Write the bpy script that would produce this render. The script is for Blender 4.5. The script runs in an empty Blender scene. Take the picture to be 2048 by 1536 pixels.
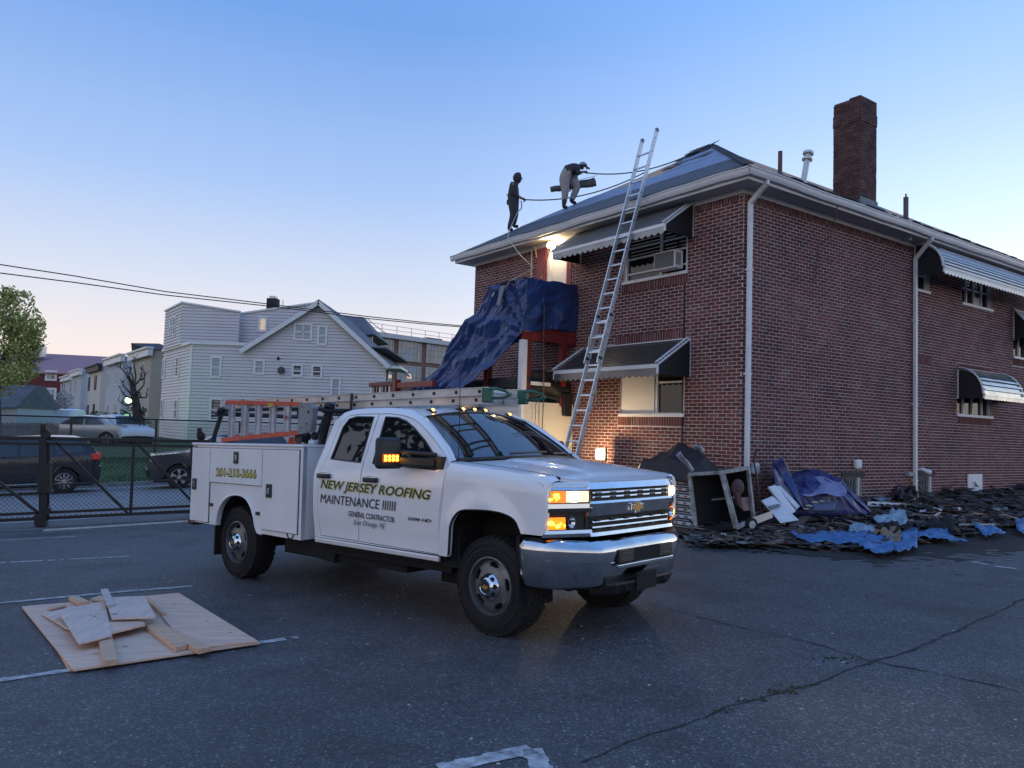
import bpy, bmesh, math, random
import numpy as np
from mathutils import Vector, Matrix, noise as mnoise
from mathutils.geometry import delaunay_2d_cdt

random.seed(7)
S = bpy.context.scene
COL = S.collection
rad = math.radians

# ------------------------------------------------------------------ camera
FPX, CX, CY = 1574.4, 1024.0, 768.0
PITCH, ROLL, YAW = rad(3.452), rad(1.831), rad(-54.089)
EYE = Vector((0, 0, 1.6))
_fw = Vector((0, math.cos(PITCH), math.sin(PITCH)))
_up = Vector((0, -math.sin(PITCH), math.cos(PITCH)))
_rt = Vector((1, 0, 0))
CR = _rt * math.cos(ROLL) + _up * math.sin(ROLL)
CU = -_rt * math.sin(ROLL) + _up * math.cos(ROLL)
cam = bpy.data.cameras.new('camera')
cam.sensor_width = 36
cam.lens = 36 * FPX / 2048
cam.clip_end = 3000
cam.clip_start = .05
camo = bpy.data.objects.new('camera', cam)
COL.objects.link(camo)
M = Matrix((CR, CU, -_fw)).transposed().to_4x4()
M.translation = EYE
camo.matrix_world = M
S.camera = camo

# ------------------------------------------------------------------ sky, sun, exposure
SUN_AZ = rad(62)          # clockwise from +Y, behind the brick building to the right
SUN_EL = rad(1.0)
W = bpy.data.worlds.new('World')
S.world = W
W.use_nodes = True
nt = W.node_tree
nt.nodes.clear()
def wn(t, **k):
    n = nt.nodes.new(t)
    for a, b in k.items():
        setattr(n, a, b)
    return n
out = wn('ShaderNodeOutputWorld')
bg = wn('ShaderNodeBackground')
sky = wn('ShaderNodeTexSky', sky_type='NISHITA', sun_disc=False)
sky.sun_elevation = SUN_EL
sky.sun_rotation = SUN_AZ
sky.air_density = 1.0
sky.dust_density = 1.0
sky.ozone_density = 3.0
tc = wn('ShaderNodeTexCoord')
sep = wn('ShaderNodeSeparateXYZ')
nt.links.new(tc.outputs['Generated'], sep.inputs[0])
def ramp(pts, src):
    r = wn('ShaderNodeValToRGB')
    e = r.color_ramp.elements
    while len(e) < len(pts):
        e.new(.5)
    for i, (p, c) in enumerate(pts):
        e[i].position = p
        e[i].color = (*c, 1)
    nt.links.new(src, r.inputs[0])
    return r
def s2l(r, g, b):
    f = lambda v: (v / 255 / 12.92) if v <= 10.3 else ((v / 255 + .055) / 1.055) ** 2.4
    return (f(r), f(g), f(b))
zc = wn('ShaderNodeMath', operation='MAXIMUM')
nt.links.new(sep.outputs['Z'], zc.inputs[0])
zc.inputs[1].default_value = 0
# the twilight sky away from the sunset: pinkish band low down, clear blue above
away = ramp([(0.0, s2l(222, 204, 192)), (.08, s2l(214, 203, 200)), (.16, s2l(188, 194, 208)), (.28, s2l(147, 172, 211)),
             (.46, s2l(100, 141, 200)), (1.0, s2l(95, 135, 197))], zc.outputs[0])
# opposite the sunset, out of view: rosy twilight band paled to brighten the truck's side
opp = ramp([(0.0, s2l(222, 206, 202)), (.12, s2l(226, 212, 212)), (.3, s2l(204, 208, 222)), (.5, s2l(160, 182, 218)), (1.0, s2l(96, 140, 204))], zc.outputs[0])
# the sky over the sunset: nearly white, then pale cyan blue
near = ramp([(0.0, s2l(255, 246, 232)), (.13, s2l(249, 250, 250)), (.24, s2l(203, 224, 246)), (.36, s2l(164, 192, 234)),
             (.5, s2l(122, 166, 228)), (1.0, s2l(96, 142, 212))], zc.outputs[0])
dotn = wn('ShaderNodeVectorMath', operation='DOT_PRODUCT')
flat = wn('ShaderNodeCombineXYZ')
nt.links.new(sep.outputs['X'], flat.inputs[0])
nt.links.new(sep.outputs['Y'], flat.inputs[1])
nrm = wn('ShaderNodeVectorMath', operation='NORMALIZE')
nt.links.new(flat.outputs[0], nrm.inputs[0])
nt.links.new(nrm.outputs[0], dotn.inputs[0])
dotn.inputs[1].default_value = (math.sin(SUN_AZ), math.cos(SUN_AZ), 0)
mr = wn('ShaderNodeMapRange', interpolation_type='SMOOTHSTEP')
mr.inputs[1].default_value = .30
mr.inputs[2].default_value = 1.0
nt.links.new(dotn.outputs['Value'], mr.inputs[0])
mixs = wn('ShaderNodeMixRGB')
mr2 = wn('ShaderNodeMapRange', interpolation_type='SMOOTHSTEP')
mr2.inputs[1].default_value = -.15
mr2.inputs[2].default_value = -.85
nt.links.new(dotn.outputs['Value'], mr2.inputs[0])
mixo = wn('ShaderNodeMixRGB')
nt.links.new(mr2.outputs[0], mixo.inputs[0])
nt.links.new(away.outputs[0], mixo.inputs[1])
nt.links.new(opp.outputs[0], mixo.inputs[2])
nt.links.new(mr.outputs[0], mixs.inputs[0])
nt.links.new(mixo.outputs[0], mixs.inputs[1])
nt.links.new(near.outputs[0], mixs.inputs[2])
# the physical sky adds its own glow to the graded twilight colours
scl = wn('ShaderNodeVectorMath', operation='SCALE')
scl.inputs['Scale'].default_value = .10
nt.links.new(sky.outputs[0], scl.inputs[0])
mixp = wn('ShaderNodeMixRGB')
mixp.inputs[0].default_value = .06
nt.links.new(mixs.outputs[0], mixp.inputs[1])
nt.links.new(scl.outputs[0], mixp.inputs[2])
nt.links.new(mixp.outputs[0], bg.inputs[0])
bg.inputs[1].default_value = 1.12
nt.links.new(bg.outputs[0], out.inputs[0])

sl = bpy.data.lights.new('sun', 'SUN')
sl.energy = .12
sl.angle = rad(12)
sl.color = (1, .82, .66)
so = bpy.data.objects.new('sun', sl)
COL.objects.link(so)
sd = Vector((math.sin(SUN_AZ) * math.cos(rad(4)), math.cos(SUN_AZ) * math.cos(rad(4)), math.sin(rad(4))))
so.rotation_euler = sd.to_track_quat('Z', 'Y').to_euler()
so.location = (30, 30, 40)

S.view_settings.view_transform = 'Standard'
S.view_settings.look = 'None'
S.view_settings.gamma = 1
S.view_settings.exposure = .46
S.view_settings.use_curve_mapping = False
S.render.engine = 'CYCLES'
S.cycles.max_bounces = 6
S.cycles.diffuse_bounces = 3
S.cycles.glossy_bounces = 3
S.cycles.transmission_bounces = 5
S.cycles.transparent_max_bounces = 12
S.cycles.caustics_reflective = False
S.cycles.caustics_refractive = False
S.cycles.sample_clamp_indirect = 4
S.cycles.use_denoising = True

# ------------------------------------------------------------------ geometry of the site
VA = Vector((math.cos(YAW), math.sin(YAW), 0))       # along the entrance front, towards the near corner
VB = Vector((-math.sin(YAW), math.cos(YAW), 0))      # along the long side wall, away
def ray(x, y):
    return _fw + CR * ((x - CX) / FPX) - CU * ((y - CY) / FPX)
def at(x, y, w):                                     # the point seen at a pixel, w metres deep
    return EYE + ray(x, y) * w
def on_plane(x, y, p0, n):
    d = ray(x, y)
    return EYE + d * ((Vector(p0) - EYE).dot(n) / d.dot(n))
def lot_z(x, y):
    if x > 4:
        x = 4 + .5 * (x - 4)
    elif x < -4:
        x = -4 + 1.6 * (max(x, -40) + 4)
    return -.044 + .034 * x - .0023 * min(y, 60)
def ground(x, y):                                    # where a pixel's ray meets the lot
    d = ray(x, y)
    t = 5.0
    for _ in range(60):
        p = EYE + d * t
        t += (p.z - lot_z(p.x, p.y)) / -d.z * .8
    p = EYE + d * t
    return Vector((p.x, p.y, lot_z(p.x, p.y)))
K0 = at(1483, 700, 14.2)
K0.z = 0
BM = Matrix((VA, VB, Vector((0, 0, 1)))).transposed().to_4x4()
BM.translation = K0
def bw(x, y, z):
    return BM @ Vector((x, y, z))

# ------------------------------------------------------------------ materials
MATS = {}
def mat(name, col, rough=.6, metal=0, spec=.5, var=0, vscale=8, bump=0, bscale=40, emit=None, estr=0, coat=0, obrand=0, col2=None, detail=4, stretch=None):
    if name in MATS:
        return MATS[name]
    m = bpy.data.materials.new(name)
    m.use_nodes = True
    t = m.node_tree
    p = t.nodes['Principled BSDF']
    p.inputs['Base Color'].default_value = (*col, 1)
    p.inputs['Roughness'].default_value = rough
    p.inputs['Metallic'].default_value = metal
    p.inputs['Specular IOR Level'].default_value = spec
    p.inputs['Coat Weight'].default_value = coat
    p.inputs['Coat Roughness'].default_value = .05
    if emit:
        p.inputs['Emission Color'].default_value = (*emit, 1)
        p.inputs['Emission Strength'].default_value = estr
    if var or bump or obrand:
        tx = t.nodes.new('ShaderNodeTexCoord')
        vec = tx.outputs['Object']
        if stretch:
            mp = t.nodes.new('ShaderNodeMapping')
            mp.inputs['Scale'].default_value = stretch
            t.links.new(vec, mp.inputs[0])
            vec = mp.outputs[0]
    if var or obrand:
        no = t.nodes.new('ShaderNodeTexNoise')
        no.inputs['Scale'].default_value = vscale
        no.inputs['Detail'].default_value = detail
        no.inputs['Roughness'].default_value = .65
        t.links.new(vec, no.inputs['Vector'])
        r = t.nodes.new('ShaderNodeMapRange')
        r.inputs[1].default_value = .3
        r.inputs[2].default_value = .7
        t.links.new(no.outputs['Fac'], r.inputs[0])
        mx = t.nodes.new('ShaderNodeMixRGB')
        c2 = col2 if col2 else tuple(c * (1 - var) for c in col)
        c1 = col if col2 else tuple(min(1, c * (1 + var * .6)) for c in col)
        mx.inputs[1].default_value = (*c2, 1)
        mx.inputs[2].default_value = (*c1, 1)
        t.links.new(r.outputs[0], mx.inputs[0])
        res = mx.outputs[0]
        if obrand:
            oi = t.nodes.new('ShaderNodeObjectInfo')
            ge = t.nodes.new('ShaderNodeNewGeometry')
            ad = t.nodes.new('ShaderNodeMath'); ad.operation = 'ADD'
            fr = t.nodes.new('ShaderNodeMath'); fr.operation = 'FRACT'
            t.links.new(oi.outputs['Random'], ad.inputs[0])
            t.links.new(ge.outputs['Random Per Island'], ad.inputs[1])
            t.links.new(ad.outputs[0], fr.inputs[0])
            r2 = t.nodes.new('ShaderNodeMapRange')
            r2.inputs[3].default_value = 1 - obrand
            r2.inputs[4].default_value = 1 + obrand * .7
            t.links.new(fr.outputs[0], r2.inputs[0])
            mu = t.nodes.new('ShaderNodeVectorMath'); mu.operation = 'SCALE'
            t.links.new(res, mu.inputs[0])
            t.links.new(r2.outputs[0], mu.inputs['Scale'])
            res = mu.outputs[0]
        t.links.new(res, p.inputs['Base Color'])
    if bump:
        nb = t.nodes.new('ShaderNodeTexNoise')
        nb.inputs['Scale'].default_value = bscale
        nb.inputs['Detail'].default_value = 5
        t.links.new(vec, nb.inputs['Vector'])
        bp = t.nodes.new('ShaderNodeBump')
        bp.inputs['Strength'].default_value = bump
        bp.inputs['Distance'].default_value = .02
        t.links.new(nb.outputs['Fac'], bp.inputs['Height'])
        t.links.new(bp.outputs[0], p.inputs['Normal'])
    MATS[name] = m
    return m
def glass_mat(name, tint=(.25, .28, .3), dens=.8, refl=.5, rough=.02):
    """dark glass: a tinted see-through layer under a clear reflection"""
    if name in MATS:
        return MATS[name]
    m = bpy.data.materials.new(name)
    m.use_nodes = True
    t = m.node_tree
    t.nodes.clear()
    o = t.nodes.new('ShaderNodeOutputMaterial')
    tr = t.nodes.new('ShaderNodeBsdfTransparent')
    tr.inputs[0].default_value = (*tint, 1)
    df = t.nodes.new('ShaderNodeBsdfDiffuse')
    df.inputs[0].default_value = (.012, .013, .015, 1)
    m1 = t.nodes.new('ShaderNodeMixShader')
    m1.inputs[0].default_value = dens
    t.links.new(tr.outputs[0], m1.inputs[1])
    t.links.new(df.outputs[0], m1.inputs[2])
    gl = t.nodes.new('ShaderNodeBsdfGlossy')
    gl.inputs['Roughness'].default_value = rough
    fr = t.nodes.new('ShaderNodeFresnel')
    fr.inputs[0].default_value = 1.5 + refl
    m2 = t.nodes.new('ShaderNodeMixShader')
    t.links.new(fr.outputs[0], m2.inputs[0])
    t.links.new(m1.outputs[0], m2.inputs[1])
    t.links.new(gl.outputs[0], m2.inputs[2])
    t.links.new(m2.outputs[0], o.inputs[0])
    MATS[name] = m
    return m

# ------------------------------------------------------------------ mesh helpers
class MB:
    def __init__(s, xf=None):
        s.v, s.f, s.mi, s.cur, s.xf = [], [], [], 0, xf
    def add(s, vs, fs):
        b = len(s.v)
        for p in vs:
            p = Vector(p)
            s.v.append(s.xf(p) if s.xf else p)
        for f in fs:
            s.f.append([b + i for i in f])
            s.mi.append(s.cur)
        return s
    def box(s, x0, x1, y0, y1, z0, z1):
        return s.add([(x0, y0, z0), (x1, y0, z0), (x1, y1, z0), (x0, y1, z0), (x0, y0, z1), (x1, y0, z1), (x1, y1, z1), (x0, y1, z1)],
                     [(0, 3, 2, 1), (4, 5, 6, 7), (0, 1, 5, 4), (1, 2, 6, 5), (2, 3, 7, 6), (3, 0, 4, 7)])
    def hexa(s, b, t):            # four bottom corners, four top corners
        return s.add(list(b) + list(t), [(0, 3, 2, 1), (4, 5, 6, 7), (0, 1, 5, 4), (1, 2, 6, 5), (2, 3, 7, 6), (3, 0, 4, 7)])
    def bar(s, p0, p1, w, h, up=(0, 0, 1)):
        p0, p1, up = Vector(p0), Vector(p1), Vector(up)
        d = (p1 - p0).normalized()
        x = d.cross(up)
        if x.length < 1e-4:
            x = d.cross(Vector((1, 0, 0)))
        x.normalize()
        u = x.cross(d).normalized()
        a, b = x * w / 2, u * h / 2
        return s.hexa([p0 - a - b, p0 + a - b, p1 + a - b, p1 - a - b], [p0 - a + b, p0 + a + b, p1 + a + b, p1 - a + b])
    def cyl(s, p0, p1, r, n=12, r2=None, cap=True):
        p0, p1 = Vector(p0), Vector(p1)
        r2 = r if r2 is None else r2
        d = (p1 - p0).normalized()
        x = d.orthogonal().normalized()
        y = d.cross(x)
        vs = []
        for p, q in ((p0, r), (p1, r2)):
            for i in range(n):
                a = 2 * math.pi * i / n
                vs.append(p + (x * math.cos(a) + y * math.sin(a)) * q)
        fs = [(i, (i + 1) % n, n + (i + 1) % n, n + i) for i in range(n)]
        if cap:
            fs += [tuple(range(n - 1, -1, -1)), tuple(range(n, 2 * n))]
        return s.add(vs, fs)
    def tube(s, pts, r, n=8, r2=None):
        pts = [Vector(p) for p in pts]
        k = len(pts)
        x = None
        vs = []
        for i, p in enumerate(pts):
            d = (pts[min(i + 1, k - 1)] - pts[max(i - 1, 0)]).normalized()
            if x is None:
                x = d.orthogonal().normalized()
            x = (x - d * x.dot(d)).normalized()
            y = d.cross(x)
            q = r if r2 is None else r + (r2 - r) * i / (k - 1)
            for j in range(n):
                a = 2 * math.pi * j / n
                vs.append(p + (x * math.cos(a) + y * math.sin(a)) * q)
        fs = []
        for i in range(k - 1):
            for j in range(n):
                a, b = i * n + j, i * n + (j + 1) % n
                fs.append((a, b, b + n, a + n))
        fs += [tuple(range(n - 1, -1, -1)), tuple(range((k - 1) * n, k * n))]
        return s.add(vs, fs)
    def grid(s, fn, nu, nv, thick=None):
        vs = [Vector(fn(i / nu, j / nv)) for j in range(nv + 1) for i in range(nu + 1)]
        w = nu + 1
        fs = [(j * w + i, j * w + i + 1, (j + 1) * w + i + 1, (j + 1) * w + i) for j in range(nv) for i in range(nu)]
        return s.add(vs, fs)
    def prism(s, poly, fn, d0, d1):     # poly in 2-D, fn(u, v, d) -> point
        n = len(poly)
        vs = [fn(u, v, d0) for u, v in poly] + [fn(u, v, d1) for u, v in poly]
        fs = [tuple(range(n - 1, -1, -1)), tuple(range(n, 2 * n))] + [(i, (i + 1) % n, n + (i + 1) % n, n + i) for i in range(n)]
        return s.add(vs, fs)
    def lathe(s, prof, o, ax, n=32):    # prof: (radius, along axis); open profile
        o, ax = Vector(o), Vector(ax).normalized()
        x = ax.orthogonal().normalized()
        y = ax.cross(x)
        vs = []
        for r, h in prof:
            for i in range(n):
                a = 2 * math.pi * i / n
                vs.append(o + ax * h + (x * math.cos(a) + y * math.sin(a)) * r)
        fs = []
        for k in range(len(prof) - 1):
            for i in range(n):
                a, b = k * n + i, k * n + (i + 1) % n
                fs.append((a, b, b + n, a + n))
        return s.add(vs, fs)
    def ball(s, c, r, n=10, sx=1, sy=1, sz=1):
        c = Vector(c)
        vs, fs = [], []
        m = max(4, n // 2)
        for j in range(m + 1):
            t = math.pi * j / m
            for i in range(n):
                a = 2 * math.pi * i / n
                vs.append(c + Vector((math.sin(t) * math.cos(a) * sx, math.sin(t) * math.sin(a) * sy, math.cos(t) * sz)) * r)
        for j in range(m):
            for i in range(n):
                a, b = j * n + i, j * n + (i + 1) % n
                fs.append((a, b, b + n, a + n))
        return s.add(vs, fs)
    def build(s, name, mats, parent=None, smooth=None, bevel=0, seg=2, solid=0, subd=0, recalc=True, weld=0):
        me = bpy.data.meshes.new(name)
        me.from_pydata([tuple(p) for p in s.v], [], s.f)
        if not isinstance(mats, (list, tuple)):
            mats = [mats]
        for m in mats:
            me.materials.append(m)
        if len(mats) > 1:
            me.polygons.foreach_set('material_index', s.mi)
        if recalc or weld:
            b = bmesh.new()
            b.from_mesh(me)
            if weld:
                bmesh.ops.remove_doubles(b, verts=b.verts, dist=weld)
            bmesh.ops.recalc_face_normals(b, faces=b.faces)
            b.to_mesh(me)
            b.free()
        if smooth:
            me.polygons.foreach_set('use_smooth', [True] * len(me.polygons))
            me.set_sharp_from_angle(angle=rad(smooth))
        me.update()
        o = bpy.data.objects.new(name, me)
        COL.objects.link(o)
        if parent:
            o.parent = parent
        if solid:
            md = o.modifiers.new('solid', 'SOLIDIFY'); md.thickness = solid; md.offset = 0
        if subd:
            md = o.modifiers.new('sub', 'SUBSURF'); md.levels = subd; md.render_levels = subd
        if bevel:
            md = o.modifiers.new('bevel', 'BEVEL'); md.width = bevel; md.segments = seg; md.limit_method = 'ANGLE'; md.angle_limit = rad(40)
            md.harden_normals = False
        return o
def tag(o, label=None, cat=None, group=None, kind=None):
    if label: o['label'] = label
    if cat: o['category'] = cat
    if group: o['group'] = group
    if kind: o['kind'] = kind
    return o
def thing(name, label, cat, group=None, loc=None, mx=None, rz=0):
    o = bpy.data.objects.new(name, None)
    o.empty_display_size = .2
    COL.objects.link(o)
    if mx is not None:
        o.matrix_world = mx
    elif loc is not None:
        o.location = loc
        o.rotation_euler = (0, 0, rz)
    return tag(o, label, cat, group)
def copy_tree(o, parent=None):
    c = o.copy()
    COL.objects.link(c)
    if parent:
        c.parent = parent
    for ch in list(o.children):
        copy_tree(ch, c)
    return c
def inst(src, name, parent, loc=(0, 0, 0), rot=None, scale=None):   # a piece sharing mesh data
    o = bpy.data.objects.new(name, src.data)
    COL.objects.link(o)
    o.parent = parent
    o.location = loc
    if rot is not None:
        o.rotation_euler = rot
    if scale is not None:
        o.scale = scale
    return o
def lerp(a, b, t):
    return a + (b - a) * t
def interp(x, pts):
    if x <= pts[0][0]:
        return pts[0][1]
    for (a, b), (c, d) in zip(pts, pts[1:]):
        if x <= c:
            return b + (d - b) * (x - a) / (c - a)
    return pts[-1][1]
def fbm(p, o=4):
    return mnoise.fractal(Vector(p), .6, 2.0, o, noise_basis='PERLIN_ORIGINAL')
def text_mesh(txt, parent, name, m, height, width, place, shear=0, bold=0.0, lib=None):
    """flat lettering as a mesh: fitted to height and width, placed by place(u, v)"""
    cu = bpy.data.curves.new('lettering', 'FONT')
    cu.body = txt
    cu.shear = shear
    cu.offset = bold
    cu.resolution_u = 3
    o = bpy.data.objects.new('lettering', cu)
    COL.objects.link(o)
    dg = bpy.context.evaluated_depsgraph_get()
    me = bpy.data.meshes.new_from_object(o.evaluated_get(dg))
    COL.objects.unlink(o)
    bpy.data.objects.remove(o)
    xs = [v.co.x for v in me.vertices]
    ys = [v.co.y for v in me.vertices]
    x0, x1, y0, y1 = min(xs), max(xs), min(ys), max(ys)
    for v in me.vertices:
        v.co = place((v.co.x - x0) / (x1 - x0) * width, (v.co.y - y0) / (y1 - y0) * height)
    me.name = name
    me.materials.clear()
    me.materials.append(m)
    r = bpy.data.objects.new(name, me)
    COL.objects.link(r)
    if parent:
        r.parent = parent
    return r
# ------------------------------------------------------------------ ground
def asphalt():
    m = bpy.data.materials.new('asphalt')
    m.use_nodes = True
    t = m.node_tree
    p = t.nodes['Principled BSDF']
    tx = t.nodes.new('ShaderNodeTexCoord')
    def noise(sc, det=4, ro=.6):
        n = t.nodes.new('ShaderNodeTexNoise')
        n.inputs['Scale'].default_value = sc
        n.inputs['Detail'].default_value = det
        n.inputs['Roughness'].default_value = ro
        t.links.new(tx.outputs['Object'], n.inputs['Vector'])
        return n
    def cr(src, pts):
        r = t.nodes.new('ShaderNodeValToRGB')
        e = r.color_ramp.elements
        while len(e) < len(pts):
            e.new(.5)
        for i, (a, c) in enumerate(pts):
            e[i].position = a
            e[i].color = (c, c, c * 1.02, 1)
        t.links.new(src, r.inputs[0])
        return r
    big = noise(.22, 5)
    r0 = cr(big.outputs['Fac'], [(.30, .045), (.42, .060), (.5, .076), (.58, .080), (.70, .112)])
    med = noise(2.2, 6, .7)
    r1 = cr(med.outputs['Fac'], [(.28, .55), (.40, .92), (.5, 1.0), (.62, 1.1), (.74, 1.5)])
    vo = t.nodes.new('ShaderNodeTexVoronoi')
    vo.inputs['Scale'].default_value = 85
    t.links.new(tx.outputs['Object'], vo.inputs['Vector'])
    # separate stones of the aggregate: a few pale ones, most dark
    sepc = t.nodes.new('ShaderNodeSeparateColor')
    t.links.new(vo.outputs['Color'], sepc.inputs[0])
    r2 = cr(sepc.outputs[0], [(0, .55), (.5, .88), (.86, 1.25), (.95, 2.2), (1, 3.4)])
    m1 = t.nodes.new('ShaderNodeMixRGB'); m1.blend_type = 'MULTIPLY'; m1.inputs[0].default_value = 1
    m2 = t.nodes.new('ShaderNodeMixRGB'); m2.blend_type = 'MULTIPLY'; m2.inputs[0].default_value = 1
    t.links.new(r0.outputs[0], m1.inputs[1]); t.links.new(r1.outputs[0], m1.inputs[2])
    st = noise(.75, 3, .5)                            # old oil stains and wheel polish
    r4 = cr(st.outputs['Fac'], [(.0, .55), (.36, .62), (.44, 1.0), (.66, 1.0), (.74, 1.22)])
    m3 = t.nodes.new('ShaderNodeMixRGB'); m3.blend_type = 'MULTIPLY'; m3.inputs[0].default_value = .8
    t.links.new(m1.outputs[0], m3.inputs[1]); t.links.new(r4.outputs[0], m3.inputs[2])
    t.links.new(m3.outputs[0], m2.inputs[1]); t.links.new(r2.outputs[0], m2.inputs[2])
    t.links.new(m2.outputs[0], p.inputs['Base Color'])
    p.inputs['Roughness'].default_value = .6
    p.inputs['Specular IOR Level'].default_value = .5
    bp = t.nodes.new('ShaderNodeBump')
    bp.inputs['Strength'].default_value = .75
    bp.inputs['Distance'].default_value = .012
    t.links.new(vo.outputs['Distance'], bp.inputs['Height'])
    bp2 = t.nodes.new('ShaderNodeBump')
    bp2.inputs['Strength'].default_value = .35
    bp2.inputs['Distance'].default_value = .03
    n3 = noise(9, 6, .7)
    t.links.new(n3.outputs['Fac'], bp2.inputs['Height'])
    t.links.new(bp.outputs[0], bp2.inputs['Normal'])
    t.links.new(bp2.outputs[0], p.inputs['Normal'])
    return m
ASPH = asphalt()
# the street runs beyond the gate, parallel to the gate line
GA, GBp = ground(88, 1052), ground(380, 1036)
SD = (GBp - GA); SD.z = 0; SD.normalize()            # street direction, to the right
SN = Vector((-SD.y, SD.x, 0))                         # away from the camera
def strip(off, s, z):                                 # a point `off` metres behind the gate line, s metres along it
    p = GA + SN * off + SD * s
    return Vector((p.x, p.y, z))
def gz(p, dz=0):
    return Vector((p[0], p[1], lot_z(p[0], p[1]) + dz))
mb = MB()
xs = [-600, -250, -120, -70, -40] + [i * .8 for i in range(-45, 41)] + [40, 70, 120, 250, 600]
ys = [-400, -150, -60, -25] + [i * .8 for i in range(-25, 70)] + [60, 75, 100, 160, 300, 700]
def gzz(x, y):
    return lot_z(x, y)
vs = [(x, y, gzz(x, y)) for y in ys for x in xs]
w = len(xs)
mb.add(vs, [(j * w + i, j * w + i + 1, (j + 1) * w + i + 1, (j + 1) * w + i) for j in range(len(ys) - 1) for i in range(w - 1)])
tag(mb.build('ground', ASPH, smooth=60, recalc=False), kind='structure')

PAINT = mat('worn road paint', (.62, .63, .62), .8, var=.5, vscale=14, col2=(.12, .12, .13), detail=8)
def painted(name, pts, wd, dz=.005, broken=.12, m=PAINT, step=.05):
    """a worn stripe: short quads laid on the lot, some flaked away"""
    mb = MB()
    pts = [Vector((p[0], p[1], 0)) for p in pts]
    for a, b in zip(pts, pts[1:]):
        L = (b - a).length
        n = max(1, int(L / step))
        d = (b - a) / L
        q = Vector((-d.y, d.x, 0))
        for i in range(n):
            if random.random() < broken:
                continue
            t0, t1 = L * i / n, L * (i + 1) / n
            e = [wd / 2 * random.uniform(.75, 1.05) for _ in range(2)]
            mb.add([gz(a + d * t0 - q * e[0], dz), gz(a + d * t1 - q * e[0], dz), gz(a + d * t1 + q * e[1], dz), gz(a + d * t0 + q * e[1], dz)], [(0, 1, 2, 3)])
    o = mb.build(name, m, recalc=False)
    return tag(o, kind='structure')
def gp(*pp):
    return [ground(*p) for p in pp]
for pp, wd, br in ((((-120, 1218), (384, 1173)), .1, .02), (((-60, 1370), (596, 1275)), .1, .04), (((-100, 1131), (258, 1113)), .1, .12),
                   (((-80, 1086), (150, 1073)), .1, .02), (((-60, 1064), (112, 1057)), .1, .02)):
    painted('parking_line', gp(*pp), wd, broken=br)
painted('parking_line', gp((880, 1540), (1064, 1499)), .13, broken=.03, step=.05)
painted('parking_line', gp((1062, 1499), (1085, 1545)), .12, broken=.08, step=.05)
painted('parking_line', gp((1930, 1121), (1990, 1133), (2100, 1146)), .10, broken=.3, step=.1)

CRK = mat('crack', (.020, .020, .021), .95)
MOSS = mat('moss', (.05, .06, .03), .95, var=.5)
def crack(pts, w0, dz=.0045):
    mb = MB()
    P = gp(*pts)
    k = []
    for a, b in zip(P, P[1:]):
        L = (b - a).length
        n = max(2, int(L / .07))
        for i in range(n):
            k.append(a.lerp(b, i / n))
    off = 0
    prev = None
    for i in range(len(k) - 1):
        d = (k[i + 1] - k[i]); d.z = 0; d.normalize()
        q = Vector((-d.y, d.x, 0))
        off = .8 * off + random.uniform(-.016, .016)
        w_ = w0 * (.35 + abs(fbm((i * .13, w0 * 90, 3))) * 2.0) * random.uniform(.6, 1.3)
        c = k[i] + q * off
        cur = (gz(c - q * w_ / 2, dz), gz(c + q * w_ / 2, dz))
        if prev:
            mb.add([prev[0], cur[0], cur[1], prev[1]], [(0, 1, 2, 3)])
        prev = cur
    tag(mb.build('pavement_crack', CRK, recalc=False), kind='structure')
crack([(1285, 1204), (1400, 1236), (1500, 1262), (1640, 1290), (1745, 1322), (1860, 1346), (1990, 1372), (2090, 1396)], .014)
crack([(2090, 1182), (1990, 1226), (1900, 1268), (1760, 1321), (1600, 1376), (1480, 1405), (1350, 1452), (1260, 1486), (1130, 1545)], .022)
crack([(0, 1075), (160, 1065), (300, 1058), (420, 1052)], .03)
crack([(820, 1160), (900, 1172), (960, 1168)], .012)
mb = MB()                                             # moss and grit caught in the crack
for c in ((1650, 1318), (1700, 1318), (1560, 1385), (1585, 1378), (1500, 1400), (1445, 1420)):
    for _ in range(14):
        p = ground(c[0] + random.gauss(0, 16), c[1] + random.gauss(0, 3))
        r = random.uniform(.004, .016)
        mb.ball(gz(p, .004), r, 5, sz=.5)
tag(mb.build('moss', MOSS), kind='stuff')
# small chips of gravel and litter scattered over the lot
mb = MB()
for i in range(2600):
    x, y = random.uniform(-9, 9), random.uniform(2.2, 17)
    if abs(x) > y * .68 + 1:
        continue
    r = random.choice((.004, .005, .006, .007, .01))
    mb.ball((x, y, lot_z(x, y) + .002), r, 4, sx=random.uniform(.6, 1.5), sy=random.uniform(.6, 1.5), sz=.5)
tag(mb.build('loose_gravel', mat('gravel', (.33, .33, .34), .9, obrand=.7)), kind='stuff')
LEAF = mat('dry leaf', (.32, .27, .2), .8, obrand=.4)
mb = MB()
for x, y in ((690, 1191), (678, 1192), (820, 1240), (918, 1252), (1484, 1401), (236, 1152), (470, 1530), (120, 1510), (1518, 1196), (1575, 1160), (1490, 1256)):
    p = gz(ground(x, y), .008)
    a = random.uniform(0, 6)
    l = random.uniform(.02, .045)
    c, s_ = math.cos(a) * l, math.sin(a) * l
    mb.add([p + Vector((-c, -s_, 0)), p + Vector((s_ * .4, -c * .4, .008)), p + Vector((c, s_, .003)), p + Vector((-s_ * .4, c * .4, .01))], [(0, 1, 2, 3)])
tag(mb.build('fallen_leaves', LEAF), kind='stuff')
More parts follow.
